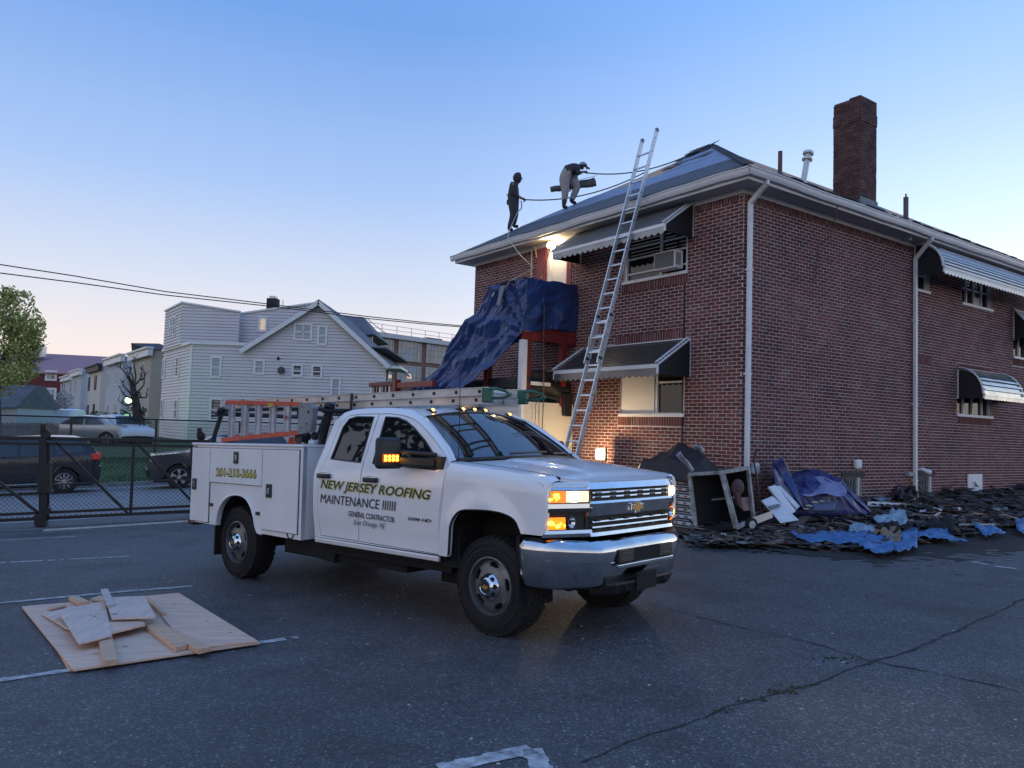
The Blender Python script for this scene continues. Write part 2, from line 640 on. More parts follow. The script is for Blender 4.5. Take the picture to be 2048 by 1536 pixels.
# ------------------------------------------------------------------ brick building
def brick_mat():
    m = bpy.data.materials.new('brick')
    m.use_nodes = True
    t = m.node_tree
    p = t.nodes['Principled BSDF']
    oi = t.nodes.new('ShaderNodeObjectInfo')
    ge = t.nodes.new('ShaderNodeNewGeometry')
    ad = t.nodes.new('ShaderNodeMath'); ad.operation = 'ADD'
    fr = t.nodes.new('ShaderNodeMath'); fr.operation = 'FRACT'
    t.links.new(oi.outputs['Random'], ad.inputs[0]); t.links.new(ge.outputs['Random Per Island'], ad.inputs[1])
    t.links.new(ad.outputs[0], fr.inputs[0])
    r = t.nodes.new('ShaderNodeValToRGB')
    e = r.color_ramp.elements
    cs = [(0, (.135, .044, .042)), (.2, (.158, .050, .045)), (.4, (.100, .034, .036)), (.58, (.168, .058, .050)), (.74, (.080, .034, .038)), (.86, (.140, .066, .058)), (.95, (.155, .095, .085)), (1, (.070, .034, .038))]
    while len(e) < len(cs):
        e.new(.5)
    for i, (a, c) in enumerate(cs):
        e[i].position = a
        e[i].color = (*c, 1)
    t.links.new(fr.outputs[0], r.inputs[0])
    tx = t.nodes.new('ShaderNodeNewGeometry')
    n = t.nodes.new('ShaderNodeTexNoise'); n.inputs['Scale'].default_value = 1.1; n.inputs['Detail'].default_value = 6
    n2 = t.nodes.new('ShaderNodeTexNoise'); n2.inputs['Scale'].default_value = 60; n2.inputs['Detail'].default_value = 3
    t.links.new(tx.outputs['Position'], n.inputs['Vector']); t.links.new(tx.outputs['Position'], n2.inputs['Vector'])
    mr = t.nodes.new('ShaderNodeMapRange'); mr.inputs[1].default_value = .3; mr.inputs[2].default_value = .7; mr.inputs[3].default_value = .62; mr.inputs[4].default_value = 1.32
    mr2 = t.nodes.new('ShaderNodeMapRange'); mr2.inputs[1].default_value = .3; mr2.inputs[2].default_value = .7; mr2.inputs[3].default_value = .8; mr2.inputs[4].default_value = 1.18
    t.links.new(n.outputs['Fac'], mr.inputs[0]); t.links.new(n2.outputs['Fac'], mr2.inputs[0])
    mu = t.nodes.new('ShaderNodeMath'); mu.operation = 'MULTIPLY'
    t.links.new(mr.outputs[0], mu.inputs[0]); t.links.new(mr2.outputs[0], mu.inputs[1])
    sc = t.nodes.new('ShaderNodeVectorMath'); sc.operation = 'SCALE'
    t.links.new(r.outputs[0], sc.inputs[0]); t.links.new(mu.outputs[0], sc.inputs['Scale'])
    t.links.new(sc.outputs[0], p.inputs['Base Color'])
    p.inputs['Roughness'].default_value = .85
    p.inputs['Specular IOR Level'].default_value = .3
    bp = t.nodes.new('ShaderNodeBump'); bp.inputs['Strength'].default_value = .4; bp.inputs['Distance'].default_value = .006
    t.links.new(n2.outputs['Fac'], bp.inputs['Height']); t.links.new(bp.outputs[0], p.inputs['Normal'])
    return m
BRICK = brick_mat()
MORTAR = mat('mortar', (.60, .51, .50), .95, var=.3, vscale=3, bump=.3, bscale=80)
TRIM = mat('white trim', (.72, .73, .74), .5, var=.1, vscale=5)
SOFF = mat('soffit paint', (.60, .59, .57), .6, var=.08, vscale=2)
ALU = mat('gutter aluminium', (.66, .67, .68), .38, var=.1, vscale=3)
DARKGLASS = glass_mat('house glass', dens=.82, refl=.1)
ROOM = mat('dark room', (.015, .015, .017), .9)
bld = thing('brick_building', 'two storey dark red brick building with hipped roof stripped for reroofing', 'building', mx=BM)
LX = lambda p: Vector((p.x, -p.y, p.z))               # entrance front: (along, out, up)
RX = lambda p: Vector((p.y, p.x, p.z))                # long side wall: (along, out, up)
CH, BL_ = .0677, .203
ZT = 6.17
FX0 = -8.9
RY1 = 17.0
# openings: (u0, u1, z0, z1); soldier bands: bricks on end
L_open = [(-3.08, -1.31, 4.80, 6.0), (-3.10, -1.33, 2.0, 3.15), (-6.12, -4.80, 3.9, 6.08), (-6.15, -4.9, .95, 3.05)]
R_open = [(6.19, 6.80, 5.10, 6.0), (8.41, 10.03, 5.06, 6.0), (8.14, 10.0, 2.32, 3.4), (11.28, 12.3, 3.97, 5.0), (3.30, 3.95, .34, .90), (6.21, 6.93, .34, .90)]
L_sold = [(-8.9, -.1, ZT - .2, ZT), (-3.14, -1.29, 4.60, 4.80), (-3.16, -1.31, 1.80, 2.0), (-3.3, -1.31, 3.5, 3.7)]
R_sold = [(0.1, RY1, ZT - .2, ZT), (6.28, 6.90, 3.44, 3.64), (8.14, 10.0, 3.4, 3.6), (8.14, 10.0, 2.12, 2.32), (3.2, 4.05, .9, .99), (6.1, 7.03, .9, .99), (11.2, 12.4, 3.77, 3.97)]
def wall_slab(xf, u0, u1, z0, z1, ops, th, name):
    us = sorted(set([u0, u1] + [v for o in ops for v in o[:2] if u0 < v < u1]))
    zs = sorted(set([z0, z1] + [v for o in ops for v in o[2:] if z0 < v < z1]))
    mb = MB(xf)
    for a, b in zip(us, us[1:]):
        for c, d in zip(zs, zs[1:]):
            m, q = (a + b) / 2, (c + d) / 2
            if any(o[0] < m < o[1] and o[2] < q < o[3] for o in ops):
                continue
            mb.box(a, b, -th, 0, c, d)
    return mb.build(name, MORTAR, bld)
wall_l = wall_slab(LX, FX0, 0, -.4, ZT + .1, L_open, .25, 'wall')
wall_r = wall_slab(RX, .25, RY1, -.4, ZT + .1, R_open, .25, 'wall')
mb = MB()
mb.box(FX0, FX0 + .25, .25, RY1, -.4, ZT + .1)
mb.box(FX0 + .25, -.25, RY1 - .25, RY1, -.4, ZT + .1)
mb.build('wall', MORTAR, bld)
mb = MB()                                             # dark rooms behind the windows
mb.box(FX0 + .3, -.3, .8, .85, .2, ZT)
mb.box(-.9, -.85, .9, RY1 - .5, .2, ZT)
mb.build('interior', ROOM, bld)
def brick_runs(u0, u1, ops, zc):
    iv = [(u0, u1)]
    for o in ops:
        if o[2] < zc < o[3]:
            n = []
            for a, b in iv:
                if o[1] <= a or o[0] >= b:
                    n.append((a, b)); continue
                if o[0] > a: n.append((a, o[0]))
                if o[1] < b: n.append((o[1], b))
            iv = n
    return iv
def lay(xf, u0, u1, ops, sold, wall, blocked):
    """running bond with mortar gaps; the 150 bricks that show largest are parts, the rest is one mesh"""
    br = []
    nz = int((ZT + .25) / CH)
    for k in range(nz):
        z0 = -.25 + k * CH
        if z0 + CH > ZT:
            break
        ph = (k % 2) * BL_ / 2 + random.uniform(-.008, .008)
        for a, b in brick_runs(u0, u1, ops + sold, z0 + CH / 2):
            i = math.floor((a - ph) / BL_)
            while i * BL_ + ph < b:
                s, e = max(a, i * BL_ + ph), min(b, (i + 1) * BL_ + ph)
                i += 1
                if e - s < .035:
                    continue
                br.append((s + .0095, e - .0095, z0 + .0065, z0 + CH - .0065))
    for s0, s1, z0, z1 in sold:
        n = int((s1 - s0) / .0677)
        for i in range(n):
            a = s0 + (s1 - s0) * i / n
            b = s0 + (s1 - s0) * (i + 1) / n
            if any(o[0] < (a + b) / 2 < o[1] and o[2] < (z0 + z1) / 2 < o[3] for o in ops):
                continue
            br.append((a + .006, b - .006, z0 + .006, z1 - .006))
    def dist(q):
        p = BM @ xf(Vector(((q[0] + q[1]) / 2, 0, (q[2] + q[3]) / 2)))
        pen = 50 if blocked(q) else 0
        return (p - EYE).length + pen
    br.sort(key=dist)
    cache = {}
    for q in br[:150]:
        key = (round(q[1] - q[0], 3), round(q[3] - q[2], 3))
        d = random.uniform(-.002, .003)
        if key not in cache:
            mb = MB(lambda p: xf(p))
            mb.box(-key[0] / 2, key[0] / 2, -.02, .0045, -key[1] / 2, key[1] / 2)
            cache[key] = o = mb.build('brick', BRICK, wall)
        else:
            o = inst(cache[key], 'brick', wall)
        o.location = xf(Vector(((q[0] + q[1]) / 2, d, (q[2] + q[3]) / 2)))
        o.rotation_euler = (random.uniform(-.004, .004), random.uniform(-.004, .004), 0)
    mb = MB(xf)
    for q in br[150:]:
        d = .0045 + random.uniform(-.0015, .003)
        j = [random.uniform(-.0012, .0012) for _ in range(4)]
        a, b, c, e = q[0] + j[0], q[1] + j[1], q[2] + j[2], q[3] + j[3]
        mb.add([(a, -.003, c), (b, -.003, c), (b, -.003, e), (a, -.003, e), (a, d, c), (b, d, c), (b, d, e), (a, d, e)],
               [(4, 5, 6, 7), (0, 1, 5, 4), (1, 2, 6, 5), (2, 3, 7, 6), (3, 0, 4, 7)])
    tag(mb.build('brickwork', BRICK, wall), kind='stuff')
lay(LX, FX0, .012, L_open, L_sold, wall_l, lambda q: q[2] < 1.2 or q[0] < -1.1)
lay(RX, .012, RY1, R_open, R_sold, wall_r, lambda q: q[2] < 1.2 or q[1] < .3)

# windows -------------------------------------------------------
def frame_box(mb, u0, u1, z0, z1, o0, o1, wd):
    mb.box(u0, u1, o0, o1, z0, z0 + wd)
    mb.box(u0, u1, o0, o1, z1 - wd, z1)
    mb.box(u0, u0 + wd, o0, o1, z0 + wd, z1 - wd)
    mb.box(u1 - wd, u1, o0, o1, z0 + wd, z1 - wd)
def window(xf, u0, u1, z0, z1, cuts, parent, m=TRIM, wd=.05, rails=(), depth=-.06, sill=.05, panes=None, name='window'):
    """frame with one pane (a sub-part) per light; cuts are the mullion positions"""
    mb = MB(xf)
    frame_box(mb, u0, u1, z0, z1, depth - .05, depth + .03, wd)
    for c in cuts:
        mb.box(c - wd * .45, c + wd * .45, depth - .05, depth + .025, z0 + wd, z1 - wd)
    w_ = mb.build(name, m, parent, bevel=.004)
    if sill:
        MB(xf).box(u0 - .02, u1 + .02, depth - .02, .035, z0 - .015, z0 + sill).build('sill', m, w_, bevel=.005)
    e = [u0 + wd] + [v for c in cuts for v in (c - wd * .45, c + wd * .45)] + [u1 - wd]
    for i in range(0, len(e), 2):
        gm = DARKGLASS if not panes or panes[i // 2] is None else panes[i // 2]
        MB(xf).box(e[i], e[i + 1], depth - .03, depth - .022, z0 + wd, z1 - wd).build('pane', gm, w_)
        for r in rails:
            MB(xf).box(e[i], e[i + 1], depth - .022, depth + .012, r - .018, r + .018).build('rail', m, w_)
    return w_
WPANEL = mat('white board', (.74, .71, .68), .55, var=.05, vscale=2)
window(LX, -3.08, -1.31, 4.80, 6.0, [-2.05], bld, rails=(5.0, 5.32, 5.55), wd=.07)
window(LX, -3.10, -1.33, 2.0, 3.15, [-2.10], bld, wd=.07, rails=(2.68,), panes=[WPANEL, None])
MB(LX).box(-3.03, -2.14, -.075, -.02, 2.06, 3.1).build('board', WPANEL, bld, bevel=.004)
RED = mat('red paint', (.21, .022, .018), .45, var=.2, vscale=4)
DKRED = mat('dark red paint', (.13, .018, .016), .5, var=.25, vscale=4)
dr = MB(LX).box(-5.62, -4.98, -.13, -.09, 3.95, 6.02).build('door', WPANEL, bld, bevel=.004, )
dr['label'] = 'white upper balcony door'
MB(LX).box(-5.75, -5.62, -.14, -.01, 3.95, 6.06).build('door_jamb', TRIM, dr, bevel=.006)
MB(LX).box(-4.98, -4.80, -.14, .02, 3.95, 6.06).build('door_jamb', RED, dr, bevel=.006)
MB(LX).box(-6.12, -5.75, -.14, .03, 3.95, 6.07).build('shutter', RED, bld, bevel=.008)['label'] = 'orange red painted panel beside the upper door'
MB(LX).box(-6.15, -4.9, -.2, -.16, .95, 3.05).build('door', ROOM, bld)
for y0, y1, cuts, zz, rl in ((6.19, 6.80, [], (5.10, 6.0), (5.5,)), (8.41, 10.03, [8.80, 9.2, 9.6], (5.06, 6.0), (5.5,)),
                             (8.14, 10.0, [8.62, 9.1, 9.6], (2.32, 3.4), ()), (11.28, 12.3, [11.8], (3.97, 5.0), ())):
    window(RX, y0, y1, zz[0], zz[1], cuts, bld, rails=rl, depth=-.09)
CURT = mat('pale curtain', (.75, .74, .70), .8)  # plain pale cloth colour
MB(RX).box(9.24, 9.56, -.108, -.104, 5.1, 5.36).build('curtain', CURT, bld)
GB = mat('block glass', (.05, .09, .10), .15, var=.8, vscale=22)
GREYF = mat('grey frame', (.12, .14, .15), .5)
for y0 in (3.30, 6.21):
    y1 = y0 + (.65 if y0 < 4 else .72)
    wv = window(RX, y0, y1, .34, .90, [], bld, m=GREYF, wd=.05, depth=-.05, sill=.04, panes=[GB])
    g = MB(RX)                                        # scrolled iron grille in front of the pane
    for k in range(5):
        u = y0 + .12 + k * (y1 - y0 - .24) / 4
        g.bar((u, -.01, .38), (u, -.01, .88), .012, .012)
    for k in range(4):
        for j in range(3):
            c = (y0 + .16 + k * (y1 - y0 - .32) / 3, .0, .46 + j * .16)
            g.tube([(c[0] + .045 * math.cos(a), c[1], c[2] + .06 * math.sin(a)) for a in [i * .7 for i in range(8)]], .006, 4)
    g.build('grille', mat('iron', (.25, .27, .28), .5, metal=.4), wv)
    MB(RX).bar((y1 - .13, .0, .36), (y1 - .13, .0, .88), .06, .03).build('rail', TRIM, wv)
    MB(RX).box(y0 - .08, y1 + .1, 0, .03, .9, .985).build('lintel', mat('dark lintel', (.05, .035, .04), .8, var=.3), bld)

# eaves ---------------------------------------------------------
OV = .40
mb = MB()
mb.box(FX0 - OV, OV, -OV, .02, ZT, ZT + .03)
mb.box(-.02, OV, .02, RY1 + OV, ZT, ZT + .03)
mb.box(FX0 - OV, FX0 + .02, .02, RY1 + OV, ZT, ZT + .03)
mb.build('soffit', SOFF, bld)
mb = MB()
mb.box(FX0 - .03, .03, -.03, -.012, ZT - .10, ZT)
mb.box(.012, .03, -.012, RY1, ZT - .10, ZT)
mb.build('frieze_board', SOFF, bld)
mb = MB()
mb.box(FX0 - OV, OV + .01, -OV - .01, -OV + .01, ZT - .01, ZT + .20)
mb.box(OV - .01, OV + .01, -OV + .01, RY1 + OV, ZT - .01, ZT + .20)
mb.box(FX0 - OV - .01, FX0 - OV, -OV - .01, RY1 + OV, ZT - .01, ZT + .20)
mb.build('fascia', TRIM, bld, bevel=.004)
GP = [(0, .0), (.03, -.02), (.075, -.02), (.105, .03), (.11, .085), (.125, .095), (.125, .115), (.11, .115), (.10, .10), (.095, .045), (.07, 0), (.035, .0), (.012, .02), (.012, .115), (0, .115)]
def gutter(p0, p1, outv):
    mb = MB()
    p0, p1, outv = Vector(p0), Vector(p1), Vector(outv)
    n = 40
    L = (p1 - p0)
    vs, fs = [], []
    for i in range(n + 1):
        b = p0 + L * (i / n) + Vector((0, 0, .012 * math.sin(i * .9) * math.sin(i * .37) - .01 * math.sin(math.pi * i / n)))
        for u, z in GP:
            vs.append(b + outv * u + Vector((0, 0, z)))
    k = len(GP)
    for i in range(n):
        for j in range(k):
            a, c = i * k + j, i * k + (j + 1) % k
            fs.append((a, c, c + k, a + k))
    mb.add(vs, fs)
    return mb.build('gutter', ALU, bld, smooth=35)
gutter((FX0 - OV - .1, -OV - .01, ZT + .07), (OV + .1, -OV - .01, ZT + .07), (0, -1, 0))
gutter((OV + .01, -OV - .1, ZT + .07), (OV + .01, RY1, ZT + .07), (1, 0, 0))
def downspout(y, ztop, zbot, w_=.085, bend=True):
    mb = MB()
    x = .075
    mb.box(x - .035, x + .035, y - w_ / 2, y + w_ / 2, zbot, ztop)
    o = mb.build('downspout', TRIM, bld, bevel=.008)
    MB().bar((x, y, ztop - .02), (OV + .04, y - .03, ZT + .0), w_, .07, (0, 1, 0)).build('elbow', TRIM, o, bevel=.01)
    MB().bar((OV + .04, y - .03, ZT - .03), (OV + .04, y - .03, ZT + .07), w_, .075, (0, 1, 0)).build('outlet', TRIM, o, bevel=.01)
    for z in (zbot + .5, zbot + 2.2, zbot + 4.1):
        MB().box(.012, x + .04, y - w_ / 2 - .012, y + w_ / 2 + .012, z, z + .035).build('strap', TRIM, o)
downspout(.10, 5.92, .55)
downspout(6.02, 5.80, .28)

# roof ------------------------------------------------------------
SLP = .592
RZ = 6.40
def rzL(y): return RZ + SLP * (y + OV)
hw = (OV - (FX0 - OV)) / 2
ya, yb = -OV + hw, RY1 + OV - hw
xm, zr = (OV + FX0 - OV) / 2, RZ + SLP * hw
FELT = mat('grey roofing felt', (.085, .088, .095), .75, var=.3, vscale=3, bump=.25, bscale=12)
DECK = mat('roof sheathing plywood', (.55, .37, .24), .95, spec=.05, var=.25, vscale=2, stretch=(1, 6, 6))
BLUEU = mat('blue underlayment', (.19, .225, .33), .5, var=.3, vscale=4, bump=.4, bscale=6)
SHG = mat('old shingle', (.055, .055, .06), .9, var=.35, vscale=20, bump=.6, bscale=70, obrand=.35)
c4 = [(FX0 - OV, -OV, RZ), (OV, -OV, RZ), (OV, RY1 + OV, RZ), (FX0 - OV, RY1 + OV, RZ)]
mb = MB()
mb.add(c4 + [(xm, ya, zr), (xm, yb, zr)] + [(x, y, z - .12) for x, y, z in c4], [(0, 1, 4), (1, 2, 5, 4), (2, 3, 5), (3, 0, 4, 5), (0, 6, 7, 1), (1, 7, 8, 2), (2, 8, 9, 3), (3, 9, 6, 0), (6, 9, 8, 7)])
roof = mb.build('roof', DECK, bld)
def hipx(y):                                          # x range of the front slope at depth y
    t = y + OV
    return FX0 - OV + t, OV - t
def rstrip(name, y0, y1, fx0, fx1, m, lift, jag=.03, n=60):
    """a roll of sheeting laid along the front slope, edges a little wavy and lifted"""
    mb = MB()
    def f(u, v):
        a, b = fx0, fx1
        yy = lerp(y0, y1, v)
        lo, hi = hipx(yy)
        a = lo if fx0 is None else max(fx0, lo)
        b = hi if fx1 is None else min(fx1, hi)
        x = lerp(a, b, u)
        yy += jag * fbm((x * 1.1, v * 2, y0)) * (1 if v > .5 else .5)
        return (x, yy, rzL(yy) + lift + .012 * abs(fbm((x * 2.2, yy * 4, y0 + 5))))
    mb.grid(f, n, 6)
    return mb.build(name, m, roof, smooth=60, solid=.006)
rstrip('felt_strip', -OV - .03, .95, None, None, FELT, .012)
rstrip('felt_strip', .85, 2.15, None, None, BLUEU, .022)['label'] = 'blue strip of underlayment'
rstrip('felt_strip', 2.2, 3.25, -4.1, None, BLUEU, .016)['label'] = 'blue strip of underlayment'
rstrip('felt_strip', 3.2, 4.25, -4.75, None, BLUEU, .022)['label'] = 'blue strip of underlayment'
for y, x0, x1 in ((2.9, -4.4, -3.3), (3.82, -5.05, -4.2), (2.75, -4.7, -4.3)):
    mb = MB()
    mb.grid(lambda u, v: (lerp(x0, x1, u), y + .22 * v + .03 * math.sin(u * 5), rzL(y + .22 * v) + .03 + .02 * v), 10, 2)
    mb.build('torn_felt', FELT, roof, solid=.006)
mb = MB()                                             # leftover shingles along the far hip near the ridge
for i in range(26):
    t = random.uniform(4.25, 4.72)
    x, y = FX0 - OV + t + random.uniform(.0, .35), -OV + t + random.uniform(-.2, .1)
    a = random.uniform(-.4, .4)
    z = rzL(y) + random.uniform(.02, .10)
    l, w_ = random.uniform(.2, .6), random.uniform(.12, .3)
    c, s_ = math.cos(a), math.sin(a)
    q = [Vector((x + c * i_ * l - s_ * j_ * w_, y + s_ * i_ * l + c * j_ * w_, z + SLP * (s_ * i_ * l + c * j_ * w_) + random.uniform(-.02, .03))) for i_, j_ in ((-.5, -.5), (.5, -.5), (.5, .5), (-.5, .5))]
    mb.hexa(q, [p + Vector((0, 0, .012)) for p in q])
tag(mb.build('loose_shingles', SHG, roof), kind='stuff')
mb = MB()                                             # hip caps and the lip of old shingles over the side gutter
for t in np.arange(0, 4.85, .22):
    for q, sx in ((Vector((OV - t, -OV + t, RZ + SLP * t + .03)), -1),):
        d = Vector((sx, 1, SLP)).normalized()
        mb.bar(q, q + d * .25, .2, .015, (0, 0, 1))
tag(mb.build('hip_caps', SHG, roof), kind='stuff')
mb = MB()
for i in range(150):
    y = random.uniform(-.3, RY1)
    l, w_ = random.uniform(.15, .35), random.uniform(.1, .2)
    z = RZ + random.uniform(.0, .05)
    mb.box(OV - .02 - w_, OV + random.uniform(.0, .05), y, y + l, z, z + .015)
tag(mb.build('eave_shingles', SHG, roof), kind='stuff')

# chimney, vents ---------------------------------------------------
cx0, cx1, cy0, cy1 = -1.58, -.9, 5.39, 6.10
mb = MB().box(cx0 + .01, cx1 - .01, cy0 + .01, cy1 - .01, 6.5, 9.72)
CMOR = mat('sooty mortar', (.12, .11, .115), .95, var=.4, vscale=4)
chim = mb.build('chimney', CMOR, bld)
CBR = mat('chimney brick', (.10, .052, .05), .9, var=.4, vscale=3, bump=.4, bscale=40, obrand=.35)
big, rest = [], MB()
nck = int((9.76 - 6.7) / CH)
for k in range(nck):
    z = 6.7 + k * CH
    cor = .016 if nck - 9 <= k < nck - 5 else 0
    ph = (k % 2) * BL_ / 2
    for face in (0, 1, 2, 3):
        L = (cx1 - cx0) if face in (0, 2) else (cy1 - cy0)
        i = 0
        u = -ph
        while u < L:
            a, b = max(0, u), min(L, u + BL_)
            u += BL_
            if b - a < .03:
                continue
            if k == nck - 1 and face in (0, 3) and a < .3:
                continue                              # the broken top course
            a, b = a + .004, b - .004
            e = .006 + cor + random.uniform(-.003, .003)
            q = {0: (cx0 + a, cx0 + b, cy0 - e, cy0 + .04), 1: (cx1 - .04, cx1 + e, cy0 + a, cy0 + b), 2: (cx0 + a, cx0 + b, cy1 - .04, cy1 + e), 3: (cx0 - e, cx0 + .04, cy0 + a, cy0 + b)}[face]
            big.append((face in (0, 1), q, z + .004, z + CH - .004))
vis = [b for b in big if b[0]]
random.shuffle(vis)
for f_, q, z0, z1 in vis[:260]:
    MB().box(*q, z0, z1).build('brick', CBR, chim)
for f_, q, z0, z1 in vis[260:] + [b for b in big if not b[0]]:
    rest.box(*q, z0, z1)
tag(rest.build('brickwork', CBR, chim), kind='stuff')
LEAD = mat('lead flashing', (.10, .13, .15), .5, var=.3, vscale=5, metal=.3)
mb = MB()
mb.box(cx0 - .02, cx1 + .02, cy0 - .03, cy0 - .01, 6.6, 7.2)
mb.box(cx1 + .008, cx1 + .03, cy0 - .03, cy1 + .02, 6.6, 7.32)
mb.hexa([(cx1, cy0 - .1, 6.9), (cx1 + .5, cy0 - .1, 6.62), (cx1 + .5, cy1 + .15, 6.62), (cx1, cy1 + .15, 6.9)], [(cx1, cy0 - .1, 7.25), (cx1 + .5, cy0 - .1, 6.66), (cx1 + .5, cy1 + .3, 6.66), (cx1, cy1 + .3, 7.25)])
mb.build('flashing', LEAD, chim)
roll = MB().grid(lambda u, v: (lerp(-.75, -.2, u), 4.75 + .1 * math.cos(v * 5.2) + .45 * u, 6.98 - .32 * u + .1 * math.sin(v * 5.2)), 6, 14)
roll.build('flashing_roll', LEAD, bld, smooth=60, solid=.006)['label'] = 'curled blue grey sheet of flashing by the chimney'
RUST = mat('rusty pipe', (.14, .065, .05), .7, var=.3)
GALV = mat('galvanised', (.55, .57, .56), .4, metal=.6, var=.2)
for y, z0, z1, m, r in ((2.20, 6.9, 7.60, RUST, .045), (7.28, 6.9, 7.66, mat('weathered pipe', (.13, .12, .13), .7, var=.3), .06)):
    mb = MB().cyl((-.8, y, z0), (-.8, y, z1), r, 12)
    if y > 5:
        mb.cyl((-.8, y, z1 - .02), (-.8, y, z1 + .09), .02, 8)
    o = mb.build('vent_pipe', m, bld, smooth=40)
    MB().cyl((-.8, y, 6.88), (-.8, y, 7.14), .12, 12, r2=r + .01).build('collar', LEAD, o, smooth=40)
va, vb = Vector((-.8, 3.0, 7.02)), Vector((-.78, 3.16, 7.78))
d = (vb - va).normalized()
o = MB().cyl(va, vb, .062, 14).build('vent_pipe', GALV, bld, smooth=40)
o['label'] = 'leaning galvanised flue with a flanged cap'
MB().cyl(vb - d * .16, vb - d * .12, .11, 14).cyl(vb - d * .02, vb + d * .03, .115, 14).build('cap', GALV, o, smooth=40)
MB().cyl(va - d * .05, va + d * .08, .16, 14, r2=.07).build('collar', LEAD, o, smooth=40)

# awnings ----------------------------------------------------------
DKSLAT = mat('dark awning slat', (.27, .29, .30), .36, metal=.4, var=.25, vscale=3)
BRSLAT = mat('bronze awning slat', (.14, .145, .15), .28, metal=.6, var=.25, vscale=3)
WHSLAT = mat('white awning slat', (.60, .63, .66), .35, metal=.2, var=.1, vscale=3)
SILV = mat('silver awning slat', (.55, .56, .56), .22, metal=.8, var=.3, vscale=3)
BLK = mat('black sheet', (.016, .018, .022), .5)
def awning(xf, u0, u1, z1, z0, dep, val, n, m, label, dark=BLK, trim=True, curve=0, side1=True, side0=True, scal=.05):
    """slatted metal awning: u0..u1 along the wall, from z1 at the wall down to z0 at `dep` out, then a valance `val` high"""
    root = MB(xf).box(u0, u1, .012, .05, z1 - .03, z1 + .03).build('awning', TRIM if trim else dark, bld)
    root['label'] = label
    def prof(t):
        if curve:
            a = t * math.pi / 2
            return (.05 + (dep - .05) * math.sin(a), z0 + (z1 - z0) * (1 - (1 - math.cos(a)) ** 1.0) if False else z0 + (z1 - z0) * math.cos(a))
        return (.05 + (dep - .05) * t, z1 + (z0 - z1) * t)
    for i in range(n):
        (a, za), (b, zb) = prof(i / n), prof((i + 1) / n)
        nn = Vector((0, za - zb, b - a)).normalized()
        q0, q1 = Vector((0, a, za)), Vector((0, b, zb))
        s = MB(xf)
        for (t0, t1, hh) in ((0, .72, .0), (.60, 1.0, .036)):
            p0, p1 = q0.lerp(q1, t0) + nn * hh, q0.lerp(q1, t1) + nn * hh
            U0, U1 = Vector((u0, 0, 0)), Vector((u1, 0, 0))
            s.hexa([p0 + U0 - nn * .01, p0 + U1 - nn * .01, p1 + U1 - nn * .01, p1 + U0 - nn * .01], [p0 + U0, p0 + U1, p1 + U1, p1 + U0])
        s.build('slat', m, root)
    # valance with a scalloped hem
    if val:
        k = int((u1 - u0) / .16)
        s = MB(xf)
        s.box(u0, u1, dep - .005, dep + .02, z0 - val * .35, z0 + .012)
        s.build('valance_rail', m if not trim else WHSLAT, root)
        s = MB(xf)
        for i in range(k):
            for j in range(4):
                a, b = u0 + (u1 - u0) * (i + j / 4) / k, u0 + (u1 - u0) * (i + (j + 1) / 4) / k
                h0, h1 = scal * abs(math.sin(math.pi * j / 4)), scal * abs(math.sin(math.pi * (j + 1) / 4))
                s.hexa([(a, dep, z0 - val - h0), (b, dep, z0 - val - h1), (b, dep + .012, z0 - val - h1), (a, dep + .012, z0 - val - h0)], [(a, dep, z0 - val * .35), (b, dep, z0 - val * .35), (b, dep + .012, z0 - val * .35), (a, dep + .012, z0 - val * .35)])
        s.build('valance', m, root)
    pts = [prof(i / 10) for i in range(11)]
    poly = pts + [(dep, z0 - val)] + [(.012, z0 - val)]
    for uu, on in ((u0, side0), (u1, side1)):
        if not on:
            continue
        s = MB(xf)
        s.prism(poly, lambda a, b, d, uu=uu: (uu + d, a, b), -.012, .012)
        sd_ = s.build('side_panel', dark, root)
        s = MB(xf)
        for (a, za), (b, zb) in zip(poly[:-1], poly[1:-1] + [poly[-2]]):
            if (a, za) != (b, zb):
                s.bar((uu, a, za), (uu, b, zb), .03, .03, (1, 0, 0))
        s.bar((uu, .03, z1), (uu, .03, z0 - val), .03, .025, (1, 0, 0))
        s.build('edge_trim', TRIM, sd_)
        s = MB(xf)                                    # scalloped cover strip along the slope
        for i in range(26):
            (a, za), (b, zb) = prof(i / 26), prof((i + 1) / 26)
            s.ball((uu - .055, (a + b) / 2, (za + zb) / 2 + .03), .03, 6)
        s.build('cover_strip', WHSLAT if trim else m, sd_, smooth=60)
        for k in range(8):
            zz = lerp(z0 - val, z1, k / 9)
            MB(xf).box(uu - .016, uu + .016, .03, .05 + (dep - .05) * (1 - k / 9) if not curve else dep * .9, zz, zz + .012).build('side_slat', mat('black slat', (.014, .016, .02), .4), sd_)
    return root
awning(LX, -4.50, -1.17, 6.14, 5.60, .80, .14, 10, DKSLAT, 'grey slatted awning under the eave with dark side')
awning(LX, -4.22, -1.18, 3.48, 2.93, .91, .18, 11, BRSLAT, 'bronze slatted awning over the lower front window')
awning(RX, 6.10, 12.2, 6.12, 5.52, .66, .10, 12, WHSLAT, 'long white slatted curved awning under the eave', curve=1, trim=False, side1=False, scal=.04)
awning(RX, 8.14, 10.32, 3.44, 2.80, .60, .07, 8, SILV, 'dented silver slatted awning over the lower side window', curve=1, trim=False, scal=.02)
awning(RX, 11.24, 13.4, 5.24, 4.6, .55, .12, 8, WHSLAT, 'white awning at the far end of the side wall', trim=False)

